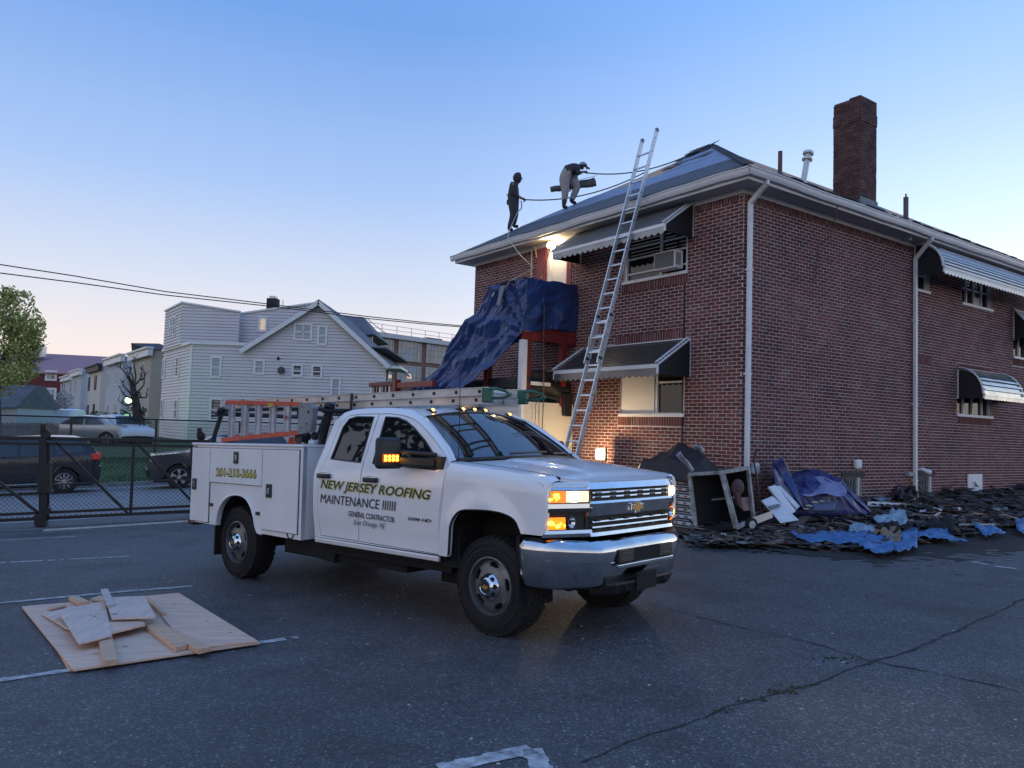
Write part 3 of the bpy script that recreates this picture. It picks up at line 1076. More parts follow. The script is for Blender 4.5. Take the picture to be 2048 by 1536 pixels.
# small things fixed to the wall ------------------------------------
vp = MB(RX).box(8.64, 9.38, .0, .035, .31, .92).build('vent_panel', TRIM, bld, bevel=.006)
MB(RX).box(8.9, 9.14, .035, .06, .44, .76).build('vent_hood', TRIM, vp, bevel=.006)
MB(RX).prism([(8.91, .62), (9.13, .60), (8.91, .74)], lambda a, b, d: (a, d, b), .06, .064).build('opening', BLK, vp)
for z in (.42, .47, .52):
    MB(RX).box(8.92, 9.12, .06, .085, z, z + .02).build('louvre', TRIM, vp)
for i, (y0, y1, z0, z1) in enumerate(((.30, .47, .97, 1.17), (3.64, 3.85, 1.06, 1.25))):
    o = MB(RX).box(y0, y1, .0, .09, z0, z1).build('vent_cover', TRIM, bld, bevel=.03, seg=3)
    for k in range(3):
        MB(RX).box(y0 + .05, y1 - .05, .09, .096, z0 + .05 + k * .045, z0 + .065 + k * .045).build('louvre', ALU, o)
MB(RX).box(5.72, 5.93, .0, .10, .89, .99).build('junction_box', mat('grey box', (.30, .32, .33), .6), bld, bevel=.01)
c = MB(RX).cyl((6.10, .02, 1.05), (6.16, .18, 1.04), .02, 8).build('floodlight', TRIM, bld)
MB(RX).cyl((6.14, .14, 1.06), (6.34, .24, .98), .035, 12, r2=.06).build('lamp_head', TRIM, c, smooth=40)
MB(LX).bar((-1.36, .016, 1.2), (-1.36, .016, 4.58), .022, .02, (1, 0, 0)).build('conduit', mat('dark cable', (.02, .02, .022), .6), bld)
mb = MB(RX)
mb.tube([(2.28, .48, 6.36), (2.28, .43, 6.0), (2.28, .3, 5.6), (2.28, .05, 5.5), (2.26, .03, 5.0), (2.2, .03, 4.75), (2.1, .03, 4.72)], .009, 6)
mb.build('loose_cable', mat('brown cable', (.10, .06, .055), .7), bld)
MB(RX).ball((5.53, .2, ZT - .02), .05, 8).build('soffit_light', TRIM, bld, smooth=60)
# air conditioner in the upper front window
ac = thing('air_conditioner', 'white air conditioner sticking out of the upper front window', 'air conditioner', mx=BM @ Matrix.Translation((-1.72, -.02, 4.90)))
MB().box(-.28, .28, -.20, .04, 0, .36).build('casing', WPANEL, ac, bevel=.012)
MB().box(-.25, .25, -.208, -.201, .03, .33).build('front_grille', mat('ac grille', (.10, .11, .12), .5), ac)
mb = MB()
for k in range(10):
    mb.box(-.25, .25, -.212, -.207, .045 + k * .028, .051 + k * .028)
mb.build('fins', mat('ac fins', (.2, .21, .22), .5), ac)
mb = MB()
for k in range(5):
    mb.box(.281, .284, -.17 + k * .03, -.155 + k * .03, .06, .3)
mb.build('side_vents', mat('ac grille', (.1, .11, .12)), ac)
# ------------------------------------------------------------------ white utility truck
_r1, _r2 = ray(981, 1172), ray(473, 1082)
_w1 = 6.42
_a, _b, _c = _r2.dot(_r2), -2 * _w1 * _r1.dot(_r2), _w1 * _w1 * _r1.dot(_r1) - 4.016 ** 2
_w2 = (-_b + math.sqrt(_b * _b - 4 * _a * _c)) / 2 / _a
_P1, _P2 = EYE + _r1 * _w1, EYE + _r2 * _w2
TX = (_P1 - _P2).normalized()
TY = Vector((-TX.y, TX.x, 0)).normalized()
TZ = TX.cross(TY)
TM = Matrix((TX, TY, TZ)).transposed().to_4x4()
TM.translation = _P1 + TY * .90 - TZ * .40
truck = thing('utility_truck', 'white crew cab utility truck with lettered doors, amber lights and ladder rack', 'truck', mx=TM)

WPAINT = mat('white truck paint', (.80, .81, .82), .25, spec=.5, coat=.6, var=.05, vscale=1.4)
BOXP = mat('white box paint', (.78, .79, .80), .38, spec=.5, coat=.25, var=.07, vscale=2.2)
CHROME = mat('chrome', (.78, .79, .80), .07, metal=1, var=.08, vscale=6)
BUMPC = mat('bumper chrome', (.62, .64, .66), .10, metal=1, var=.25, vscale=3, bump=.03, bscale=9)
BLKP = mat('black plastic', (.014, .015, .017), .45, var=.2)
DARK = mat('underbody', (.006, .006, .007), .9)
RUB = mat('tyre rubber', (.010, .010, .011), .8, var=.3, vscale=30)
TGLASS = glass_mat('truck glass', tint=(.30, .34, .36), dens=.6, refl=1.5)
TGLASS2 = glass_mat('truck side glass', tint=(.10, .11, .12), dens=.8, refl=.15)
STEEL = mat('painted steel wheel', (.16, .165, .175), .4, metal=.6, var=.2, vscale=20)
AMBER = mat('lit amber lens', (.9, .30, .02), .3, emit=(1, .20, .008), estr=1.25)
AMBHOT = mat('amber bulb', (1, .7, .2), .3, emit=(1, .44, .03), estr=7)
LAMPW = mat('lit headlight', (1, .9, .75), .3, emit=(1, .80, .50), estr=26)
LAMPD = mat('headlight glow', (.8, .7, .55), .2, emit=(1, .74, .40), estr=1.6)

YB = [(.40, .93), (.60, .968), (.85, .993), (1.08, 1.0), (1.25, .992), (1.33, .978), (1.385, .962), (1.5, .92), (1.7, .85), (1.8, .812), (1.86, .775)]
def yb(z):
    return interp(z, YB)
def smooth_poly(pts, k=4):
    """round a run of points with a Catmull-Rom curve"""
    out_ = []
    n = len(pts)
    for i in range(n - 1):
        p0, p1, p2, p3 = pts[max(i - 1, 0)], pts[i], pts[i + 1], pts[min(i + 2, n - 1)]
        for j in range(k):
            t = j / k
            out_.append(tuple(.5 * ((2 * p1[a]) + (-p0[a] + p2[a]) * t + (2 * p0[a] - 5 * p1[a] + 4 * p2[a] - p3[a]) * t * t + (-p0[a] + 3 * p1[a] - 3 * p2[a] + p3[a]) * t ** 3) for a in (0, 1)))
    out_.append(pts[-1])
    return out_
def inside(p, poly):
    x, y = p
    c = False
    for (x0, y0), (x1, y1) in zip(poly, poly[1:] + poly[:1]):
        if (y0 > y) != (y1 > y) and x < (x1 - x0) * (y - y0) / (y1 - y0) + x0:
            c = not c
    return c
def dense(poly, s):
    o = []
    for a, b in zip(poly, poly[1:] + poly[:1]):
        n = max(1, int(math.dist(a, b) / s))
        o += [(a[0] + (b[0] - a[0]) * i / n, a[1] + (b[1] - a[1]) * i / n) for i in range(n)]
    return o
def sheet(mb, outer, holes, fn, step=.08, rim=None):
    """a skin over a 2-D outline with holes, mapped by fn(u, v) -> point; rim(u, v) folds its edges"""
    loops = [dense(outer, step)] + [dense(h, step) for h in holes]
    V, E = [], []
    for L in loops:
        b = len(V)
        V += L
        E += [(b + i, b + (i + 1) % len(L)) for i in range(len(L))]
    x0, x1 = min(p[0] for p in outer), max(p[0] for p in outer)
    y0, y1 = min(p[1] for p in outer), max(p[1] for p in outer)
    y = y0 + step * .55
    nb = len(V)
    while y < y1:
        x = x0 + step * .5
        while x < x1:
            if inside((x, y), outer) and not any(inside((x, y), h) for h in holes) and min((x - q[0]) ** 2 + (y - q[1]) ** 2 for q in V[:nb]) > (step * .45) ** 2:
                V.append((x, y))
            x += step
        y += step
    r = delaunay_2d_cdt([Vector(v) for v in V], E, [], 0, 1e-6)
    vs, fs = r[0], r[2]
    keep = []
    for f in fs:
        c = (sum(vs[i][0] for i in f) / len(f), sum(vs[i][1] for i in f) / len(f))
        if inside(c, outer) and not any(inside(c, h) for h in holes):
            keep.append(tuple(f))
    mb.add([fn(v[0], v[1]) for v in vs], keep)
    if rim:
        for L in loops:
            n = len(L)
            mb.add([fn(*p) for p in L] + [rim(*p) for p in L], [(i, (i + 1) % n, n + (i + 1) % n, n + i) for i in range(n)])
    return mb
def sides(fn):
    for s in (-1, 1):
        fn(s)
W_REAR = [(-2.152, 1.385), (-1.66, 1.36), (-1.675, 1.80), (-1.95, 1.807), (-2.06, 1.785), (-2.12, 1.70)]
W_FRONT = [(-1.475, 1.355), (-.60, 1.325), (-.545, 1.345), (-.56, 1.375), (-.835, 1.575), (-1.03, 1.69), (-1.172, 1.755), (-1.30, 1.788), (-1.495, 1.80)]
D_FRONT = [(-1.655, .618), (-.555, .608)] + smooth_poly([(-.545, .72), (-.52, 1.0), (-.478, 1.25), (-.470, 1.36), (-.50, 1.43), (-.80, 1.632), (-1.02, 1.748), (-1.2, 1.80), (-1.45, 1.828), (-1.60, 1.83)], 3) + [(-1.615, 1.19)]
D_REAR = [(-2.27, .625), (-1.668, .618), (-1.628, 1.19), (-1.613, 1.83), (-1.9, 1.832), (-2.08, 1.82), (-2.18, 1.74), (-2.225, 1.38), (-2.30, 1.20), (-2.305, .9)]
SIDE_TOP = [(-.46, 1.40), (-.60, 1.515), (-.76, 1.622), (-.90, 1.70), (-1.02, 1.757), (-1.2, 1.812), (-1.5, 1.842), (-1.9, 1.846), (-2.10, 1.838), (-2.22, 1.815), (-2.285, 1.77)]
CAB = [(-2.37, .60), (-.545, .60), (-.53, .72), (-.505, 1.0), (-.462, 1.25)] + SIDE_TOP + [(-2.33, 1.45), (-2.39, 1.2), (-2.38, .8)]
def off(poly, d):
    c = []
    n = len(poly)
    for i in range(n):
        a, b, e = Vector(poly[i - 1]), Vector(poly[i]), Vector(poly[(i + 1) % n])
        n1 = Vector((b.y - a.y, a.x - b.x)).normalized()
        n2 = Vector((e.y - b.y, b.x - e.x)).normalized()
        m = (n1 + n2)
        m = m / max(.4, m.length_squared / 2)
        c.append(tuple(b + m * d))
    return c
def cabside(s):
    mb = MB()
    sheet(mb, CAB, [off(D_FRONT, .006), off(D_REAR, .006)], lambda x, z: (x, s * yb(z), z), .07, lambda x, z: (x, s * (yb(z) - .03), z))
    o = mb.build('cab_side', WPAINT, truck, smooth=40)
    for nm, D, Wn in (('front_door', D_FRONT, W_FRONT), ('rear_door', D_REAR, W_REAR)):
        mb = MB()
        crease = lambda z: .006 * math.exp(-((z - 1.16) / .035) ** 2) - .006 * math.exp(-((z - .70) / .08) ** 2)
        sheet(mb, D, [Wn], lambda x, z: (x, s * (yb(z) + crease(z)), z), .06, lambda x, z: (x, s * (yb(z) - .03), z))
        d = mb.build(nm, WPAINT, truck, smooth=40)
        mb = MB()
        sheet(mb, Wn, [], lambda x, z: (x, s * (yb(z) - .014), z), .12)
        mb.build('window_glass', TGLASS2, d, smooth=60)
        mb = MB()
        L = dense(Wn, .05)
        mb.tube([(x, s * (yb(z) - .004), z) for x, z in L + L[:1]], .010, 5)
        mb.build('window_seal', BLKP, d, smooth=60)
        hx = -1.455 if nm == 'front_door' else -2.195
        hz = 1.205 if nm == 'front_door' else 1.216
        mb = MB()
        mb.grid(lambda u, v: (hx + (u - .5) * .20, s * (yb(hz) + .012 + .036 * math.sin(math.pi * u) ** .45), hz + (v - .5) * .042), 14, 3)
        mb.build('handle', BLKP, d, smooth=60, solid=.02)
        mb = MB().tube([(hx + (u - .5) * .17, s * (yb(hz + .03) + .004), hz + .024 + .012 * math.sin(math.pi * u)) for u in [i / 10 for i in range(11)]], .004, 5)
        mb.build('handle_recess', WPAINT, d)
sides(cabside)
# inner shell, sills, floor
mb = MB()
for s in (-1, 1):
    mb.box(-2.36, -.40, s * .90 - .01, s * .90 + .01, .55, 1.30)
mb.box(-2.36, -.3, -.9, .9, .50, .56)
mb.box(-.42, -.36, -.9, .9, .5, 1.36)
mb.box(-.36, .70, -.62, .62, .55, 1.18)
mb.build('firewall', DARK, truck)
sides(lambda s: MB().hexa([(-2.37, s * .94, .545), (-.55, s * .94, .54), (-.55, s * .970, .54), (-2.37, s * .970, .545)], [(-2.37, s * .94, .595), (-.55, s * .94, .588), (-.55, s * .982, .588), (-2.37, s * .982, .595)]).build('rocker_panel', WPAINT, truck, bevel=.01))
# pillars and roof
def roof_edge(t):                                      # inner edge of the pillar strip, t along SIDE_TOP
    P = [(-.462, .85, 1.412), (-.60, .815, 1.528), (-.76, .775, 1.636), (-.90, .735, 1.725), (-1.035, .70, 1.800), (-1.2, .69, 1.866), (-1.5, .69, 1.888), (-1.9, .69, 1.890), (-2.10, .69, 1.880), (-2.22, .69, 1.852), (-2.30, .70, 1.79)]
    k = t * (len(P) - 1)
    i = min(int(k), len(P) - 2)
    return Vector(P[i]).lerp(Vector(P[i + 1]), k - i)
def pillar(s):
    def f(u, v):
        k = u * (len(SIDE_TOP) - 1)
        i = min(int(k), len(SIDE_TOP) - 2)
        x, z = (lerp(SIDE_TOP[i][j], SIDE_TOP[i + 1][j], k - i) for j in (0, 1))
        a = Vector((x, yb(z) - .001, z))
        b = roof_edge(u)
        p = a.lerp(b, v)
        p += Vector((-.01, .3, 1)).normalized() * .026 * math.sin(math.pi * v) * min(1, u * 4)
        return (p.x, s * p.y, p.z)
    MB().grid(f, 40, 6).build('roof_pillar', WPAINT, truck, smooth=60)
sides(pillar)
def roofz(x, y):
    e = interp(-x, [(1.03, 1.80), (1.2, 1.866), (1.5, 1.888), (1.9, 1.890), (2.10, 1.880), (2.22, 1.852), (2.30, 1.79)])
    c = interp(-x, [(1.03, 1.868), (1.2, 1.905), (1.5, 1.922), (1.9, 1.922), (2.10, 1.91), (2.22, 1.88), (2.30, 1.80)])
    return lerp(c, e, (abs(y) / .69) ** 2)
mb = MB()
mb.grid(lambda u, v: (lambda x, y: (x + .03 * (1 - (y / .69) ** 2) * max(0, 1 - (-x - 1.03) / .3) * .0, y, roofz(x, y) + .004 * math.cos(y * 22) * (1 if abs(y) < .5 else 0)))(lerp(-1.033, -2.30, u), lerp(-.70, .70, v)), 30, 24)
mb.build('roof', WPAINT, truck, smooth=60)
def wsb(s_): return Vector((-.26 - .20 * s_ * s_, .85 * s_, 1.442 - .032 * s_ * s_))
def wst(s_): return Vector((-1.03 - .008 * s_ * s_, .70 * s_, 1.866 - .067 * s_ * s_))
def wsf(u, v):
    s_ = u * 2 - 1
    p = wsb(s_).lerp(wst(s_), v)
    return p + Vector((.5, 0, .8)) * .035 * math.sin(math.pi * v) * (1 - s_ ** 4)
ws = MB().grid(wsf, 24, 12).build('windshield', TGLASS, truck, smooth=60)
mb = MB()                                              # black band round the glass
mb.tube([wsf(i / 20, 0) for i in range(21)], .018, 5)
mb.tube([wsf(i / 20, 1) for i in range(21)], .012, 5)
for e in (0, 1):
    mb.tube([wsf(e, i / 12) for i in range(13)], .012, 5)
mb.build('windshield_seal', BLKP, ws, smooth=60)
STK = mat('sticker', (.55, .62, .6), .5)
mb = MB().grid(lambda u, v: Vector(wsf(.10 + .05 * u, .10 + .14 * v)) + Vector((-.02, 0, -.006)), 2, 2)
mb.build('sticker', STK, ws)
mb = MB()                                              # back wall of the cab with its window
mb.add([(-2.30, -.70, 1.79), (-2.30, .70, 1.79), (-2.39, .95, 1.2), (-2.37, .93, .6), (-2.37, -.93, .6), (-2.39, -.95, 1.2)], [(0, 1, 2, 3, 4, 5)])
bk = mb.build('cab_back', WPAINT, truck)
MB().add([(-2.325, -.62, 1.70), (-2.325, .62, 1.70), (-2.372, .68, 1.36), (-2.372, -.68, 1.36)], [(0, 1, 2, 3)]).build('rear_window', TGLASS2, bk)
# seats, dash, wheel
SEAT = mat('dark seat cloth', (.03, .03, .032), .9)
for y in (-.42, .42):
    for x, h in ((-1.28, 1.62), (-2.02, 1.60)):
        st = MB().hexa([(x - .02, y - .26, 1.0), (x + .14, y - .26, 1.0), (x + .14, y + .26, 1.0), (x - .02, y + .26, 1.0)], [(x - .20, y - .22, h - .12), (x - .10, y - .22, h - .12), (x - .10, y + .22, h - .12), (x - .20, y + .22, h - .12)]).build('seat', SEAT, truck, bevel=.04, seg=3)
        MB().box(x - .2, x - .1, y - .13, y + .13, h - .10, h + .07).build('headrest', SEAT, st, bevel=.03, seg=3)
MB().hexa([(-.95, -.86, 1.05), (-.35, -.86, 1.05), (-.35, .86, 1.05), (-.95, .86, 1.05)], [(-.80, -.84, 1.34), (-.42, -.84, 1.385), (-.42, .84, 1.385), (-.80, .84, 1.34)]).build('dashboard', mat('dash', (.035, .037, .04), .7), truck, bevel=.03)
mb = MB()
c, n = Vector((-.93, .42, 1.28)), Vector((.9, 0, -.45)).normalized()
e1, e2 = Vector((0, 1, 0)), n.cross(Vector((0, 1, 0)))
mb.tube([c + (e1 * math.cos(a) + e2 * math.sin(a)) * .19 for a in [i * 2 * math.pi / 24 for i in range(25)]], .015, 6)
mb.bar(c - e1 * .18, c + e1 * .18, .03, .03)
mb.build('steering_wheel', BLKP, truck, smooth=60)
PAPER = mat('paper', (.6, .62, .6), .8)
MB().hexa([(-.62, -.62, 1.372), (-.46, -.62, 1.388), (-.46, -.40, 1.388), (-.62, -.40, 1.372)], [(-.62, -.62, 1.377), (-.46, -.62, 1.393), (-.46, -.40, 1.393), (-.62, -.40, 1.377)]).build('paper', PAPER, truck)
for y in (-.35, .25):                                  # wipers on the cowl
    w_ = [Vector(wsf((y + .85 + d_) / 1.7, .03 + .05 * d_)) + Vector((.02, 0, .02)) for d_ in [i * .1 for i in range(6)]]
    MB().tube(w_, .010, 5).build('wiper', BLKP, truck)
mb = MB().grid(lambda u, v: (lambda s_: Vector((wsb(s_).x + lerp(.0, .09, v), wsb(s_).y * .985, wsb(s_).z - .012 - .012 * v)))(u * 2 - 1), 20, 3)
mb.build('cowl', BLKP, truck, smooth=60)

# fenders, hood ------------------------------------------------------
ARCH_F = smooth_poly([(.415, .865), (.40, .90), (.345, .972), (.235, 1.012), (.10, 1.024), (-.06, 1.022), (-.24, 1.006), (-.33, .945), (-.375, .86), (-.42, .62)], 3)
FEND = [(-.545, .60), (-.43, .60)] + ARCH_F[::-1] + [(.60, .862), (.622, .885), (.636, 1.222), (.64, 1.262)] + [(.617, 1.292), (.40, 1.318), (.10, 1.345), (-.20, 1.368), (-.455, 1.388)] + [(-.452, 1.25), (-.495, 1.0), (-.52, .72)]
def fz(x): return interp(x, [(-.47, 1.39), (-.20, 1.368), (.10, 1.345), (.40, 1.318), (.617, 1.292), (.70, 1.27)])
def fy(x, z):
    d = max(0, fz(x) - z)
    y = 1.0 if z > .85 else yb(z) + .005
    y -= .055 * max(0, 1 - d / .10) ** 2
    r = math.hypot((x + .01) / .44, (z - .60) / .46)   # the squared-off flare round the wheel
    y += .022 * max(0, 1 - abs(r - 1.0) / .28)
    y -= .03 * max(0, (x - .40) / .24) ** 2
    return y
def fender(s):
    mb = MB()
    sheet(mb, FEND, [], lambda x, z: (x, s * fy(x, z), z), .05, lambda x, z: (x, s * (fy(x, z) - .05), z))
    def top(u, v):
        x = lerp(-.455, .64, u)
        z = fz(x) if x < .617 else interp(x, [(.617, 1.292), (.64, 1.262)])
        y0 = fy(x, z)
        return (x, s * lerp(y0, .808, v), z + .014 * math.sin(v * math.pi / 2))
    mb.grid(top, 24, 5)
    f = mb.build('fender', WPAINT, truck, smooth=40)
    mb = MB()
    mb.tube([(x, s * (fy(x, z) - .012), z - .004) for x, z in ARCH_F], .011, 5)
    mb.build('arch_trim', BLKP, f, smooth=60)
sides(fender)
def hz(x, y):
    e = fz(x) + .016
    a = abs(y)
    crown = .040 * (1 - (a / .80) ** 2) * interp(x, [(-.3, 1), (.5, .9), (.8, .35)])
    bulge = .020 / (1 + math.exp((a - .43) / .018)) * interp(x, [(-.3, .6), (0, 1), (.45, .8), (.7, 0)])
    z = e + crown + bulge
    nose = max(0, (x - .60) / .18)
    return z - .028 * nose ** 2
def hood_x1(y):
    a = abs(y)
    return .79 - .03 * (a / .6) ** 2 if a < .56 else interp(a, [(.56, .764), (.66, .72), (.80, .64)])
mb = MB()
def hf(u, v):
    y = lerp(-.802, .802, v)
    x0 = wsb(y / .85).x + .075
    x = lerp(x0, hood_x1(y), u)
    return (x, y, hz(x, y))
mb.grid(hf, 34, 44)
lip = [Vector(hf(1, i / 44)) for i in range(45)]
mb.add(lip + [p + Vector((-.01, 0, -.03)) for p in lip], [(i, i + 1, 46 + i, 45 + i) for i in range(44)])
mb.build('hood', WPAINT, truck, smooth=50)

# grille and lamps ------------------------------------------------------
def gx(y): return .805 - .012 * (y / .6) ** 2            # plan curve of the grille
def hxp(y):                                            # plan curve of the lamp clusters
    return interp(abs(y), [(.60, .793), (.75, .722), (.90, .650), (.975, .612), (.99, .59)])
def plan(y): return gx(y) if abs(y) < .62 else hxp(y)
def band(name, y0, y1, z0, z1, m, d0=0, d1=.0, parent=None, n=24, fn=plan, thick=.02, zt=0, bev=0):
    """a horizontal member following the plan curve of the nose"""
    mb = MB()
    ys_ = [lerp(y0, y1, i / n) for i in range(n + 1)]
    prof = [(-thick, z0), (d0, z0), (d1, z1), (-thick, z1)]
    vs = [(fn(y) + d, y, z + zt * abs(y)) for y in ys_ for d, z in prof]
    fs = [(i * 4 + j, i * 4 + (j + 1) % 4, (i + 1) * 4 + (j + 1) % 4, (i + 1) * 4 + j) for i in range(n) for j in range(4)]
    fs += [(0, 1, 2, 3), (n * 4 + 3, n * 4 + 2, n * 4 + 1, n * 4)]
    mb.add(vs, fs)
    return mb.build(name, m, parent, smooth=35, bevel=bev)
gr = band('grille', -.62, .62, .865, 1.215, BLKP, -.035, -.035, truck, thick=.07)
band('top_moulding', -.63, .63, 1.212, 1.262, CHROME, .012, -.018, gr, thick=.06)
band('centre_bar', -.62, .62, .998, 1.098, BUMPC, -.016, .016, gr, thick=.05)
band('centre_bar_edge', -.62, .62, 1.098, 1.116, CHROME, .014, .004, gr, thick=.05)
band('lower_moulding', -.62, .62, .845, .872, CHROME, .018, .008, gr, thick=.06)
for z in (1.140, 1.176, .905, .948):
    band('chrome_slat', -.57, .57, z, z + .011, CHROME, -.012, -.016, gr, thick=.03)
for z0, z1 in ((1.118, 1.212), (.872, .998)):
    for k in range(6):
        y = -.5 + k * .2
        MB().box(plan(y) - .05, plan(y) - .006, y - .035, y + .035, z0 + .02, z0 + .032).build('slat_clip', BLKP, gr)
        MB().box(plan(y) - .05, plan(y) - .006, y - .035, y + .035, z1 - .04, z1 - .028).build('slat_clip', BLKP, gr)
mesh_ = MB()
for k in range(40):
    y = -.58 + k * .0297
    mesh_.box(plan(y) - .045, plan(y) - .03, y - .002, y + .002, .87, 1.21)
mesh_.build('mesh', BLKP, gr)
# the gold cross with its chrome surround
def bowtie(sc): return [(a * sc, b * sc) for a, b in ((-.115, -.032), (-.045, -.032), (-.052, -.062), (.052, -.062), (.045, -.032), (.125, -.032), (.115, .032), (.045, .032), (.052, .062), (-.052, .062), (-.045, .032), (-.125, .032))]
GOLD = mat('gold emblem', (.55, .34, .12), .3, metal=.7, var=.1)
em = MB().prism(bowtie(.80), lambda u, v, d: (.815 + d, -u, 1.048 + v), 0, .018).build('emblem', CHROME, gr, bevel=.003)
MB().prism(bowtie(.60), lambda u, v, d: (.833 + d, -u, 1.048 + v), 0, .004).build('gold_cross', GOLD, gr, bevel=.001)
def lamp(s):
    lo = band('lamp_cluster', s * .60, s * .970, .882, 1.222, BLKP, -.05, -.055, truck, n=10, thick=.1)
    band('header_panel', s * .58, s * .968, 1.226, 1.264, WPAINT, -.006, -.03, lo, n=10, thick=.16)
    band('upper_trim', s * .62, s * .970, 1.205, 1.25, CHROME, .0, -.02, lo, n=10)
    band('middle_trim', s * .60, s * .972, 1.066, 1.10, CHROME, .004, .0, lo, n=10)
    band('middle_panel', s * .60, s * .970, 1.035, 1.066, BLKP, .0, .0, lo, n=10)
    band('lower_trim', s * .60, s * .970, .872, .898, CHROME, .006, .0, lo, n=10)
    band('skirt', s * .60, s * .970, .845, .872, BUMPC, -.004, .0, lo, n=10)
    for z0, z1, hot in ((1.108, 1.198, True), (.905, .995, True)):
        band('turn_lamp', s * .80, s * .955, z0, z1, AMBER, -.008, -.012, lo, n=8, thick=.03)
        mb = MB()
        for i in range(12):
            y = s * min(.945, max(.81, random.gauss(.875, .03)))
            mb.ball((plan(y) - .006, y, min(z1 - .015, max(z0 + .015, random.gauss((z0 + z1) / 2, .016)))), random.uniform(.005, .014), 6)
        mb.build('bulb', AMBHOT, lo)
    y = s * .735
    MB().lathe([(.0, .022), (.030, .022), (.040, .032)], (plan(y) - .03, y, 1.152), (1, 0, 0), 16).build('headlamp', LAMPW, lo, smooth=60)
    band('headlamp_glass', s * .615, s * .785, 1.112, 1.196, LAMPD, -.024, -.026, lo, n=6, thick=.02)
    y = s * .75
    MB().lathe([(.0, -.02), (.03, .0), (.042, .03), (.046, .03)], (plan(y) - .04, y, .955), (1, 0, 0), 16).build('fog_lamp', CHROME, lo, smooth=60)
    band('lens', s * .61, s * .97, 1.104, 1.202, glass_mat('lamp lens', (.9, .9, .9), .0, .0), .004, -.004, lo, n=8, thick=.0)
sides(lamp)
hl = bpy.data.lights.new('headlight', 'SPOT'); hl.energy = 60; hl.color = (1, .82, .55); hl.spot_size = rad(70); hl.spot_blend = .8; hl.shadow_soft_size = .04
ho = bpy.data.objects.new('headlight_beam', hl); COL.objects.link(ho); ho.parent = truck
ho.location = (.80, -.735, 1.15)
ho.rotation_euler = Vector((-1, 0, .10)).to_track_quat('Z', 'Y').to_euler()

# bumper ------------------------------------------------------------------
def bx(y):
    a = abs(y)
    return interp(a, [(0, .895), (.40, .888), (.56, .868), (.60, .85), (.80, .745), (.93, .62), (.985, .50), (1.0, .40)])
ZB = [(.445, -.075), (.47, -.045), (.60, -.008), (.715, .018), (.755, .010), (.785, -.012), (.81, -.05), (.825, -.11)]
bym = [-1.0, -.992, -.985, -.965, -.93, -.86, -.80, -.70, -.60, -.575, -.56, -.53, -.40, -.2, 0, .2, .40, .53, .56, .575, .60, .70, .80, .86, .93, .965, .985, .992, 1.0]
bym = [(-1.0, .40), (-1.0, .44), (-.992, .50), (-.97, .56), (-.93, .62), (-.87, .69), (-.80, .745), (-.70, .80), (-.60, .852), (-.575, .864), (-.54, .873), (-.40, .886), (-.2, .893), (0, .895)]
bym += [(-y, x) for y, x in bym[::-1][1:]]
mb = MB()
vs = []
for y, x in bym:
    zr_ = interp(abs(y), [(0, .0), (.5, 0), (.6, -.0), (1.0, .03)])
    for z, d in ZB:
        n_ = Vector((1, 0, 0)) if abs(y) < .9 else Vector((.3, math.copysign(.95, y), 0))
        p = Vector((x, y, z + (zr_ if z > .7 else 0))) + n_ * d
        vs.append(p)
k = len(ZB)
HOLE = [(-.40, .40)]
fs = []
for i in range(len(bym) - 1):
    for j in range(k - 1):
        ym = (bym[i][0] + bym[i + 1][0]) / 2
        if abs(ym) < .40 and j in (0, 1, 2) and False:
            continue
        fs.append((i * k + j, i * k + j + 1, (i + 1) * k + j + 1, (i + 1) * k + j))
mb.add(vs, fs)
bump_ = mb.build('front_bumper', BUMPC, truck, smooth=38, solid=.004)
MB().box(.885, .918, -.40, .40, .625, .735).build('air_intake', DARK, bump_, bevel=.004)
for s in (-1, 1):
    pad = MB().box(.895, .924, s * .30 - .105, s * .30 + .105, .63, .735).build('bumper_pad', BLKP, bump_, bevel=.008)
    for z in (.66, .70):
        MB().box(.924, .930, s * .30 - .07, s * .30 + .07, z, z + .006).build('rib', mat('grey plastic', (.06, .06, .065), .4), pad)
MB().bar((.915, -.42, .605), (.915, .42, .605), .03, .025, (1, 0, 0)).build('intake_trim', CHROME, bump_, bevel=.006)
mb = MB()
mb.hexa([(.70, -.50, .36), (.87, -.42, .38), (.87, .42, .38), (.70, .50, .36)], [(.70, -.52, .47), (.915, -.44, .47), (.915, .44, .47), (.70, .52, .47)])
val = mb.build('air_dam', BLKP, truck, bevel=.015)
MB().box(.905, .920, -.15, .15, .385, .53).build('plate_bracket', DARK, val, bevel=.004)
for y in ():
    MB().cyl((.924, y, .43 + abs(y)), (.932, y, .43 + abs(y)), .008, 8).build('bolt', GALV, val)
for s in (-1, 1):
    MB().tube([(.84, s * .30, .44), (.905, s * .30, .44), (.915, s * .30, .42), (.905, s * .30, .40), (.88, s * .30, .40)], .011, 6).build('tow_hook', DARK, val)

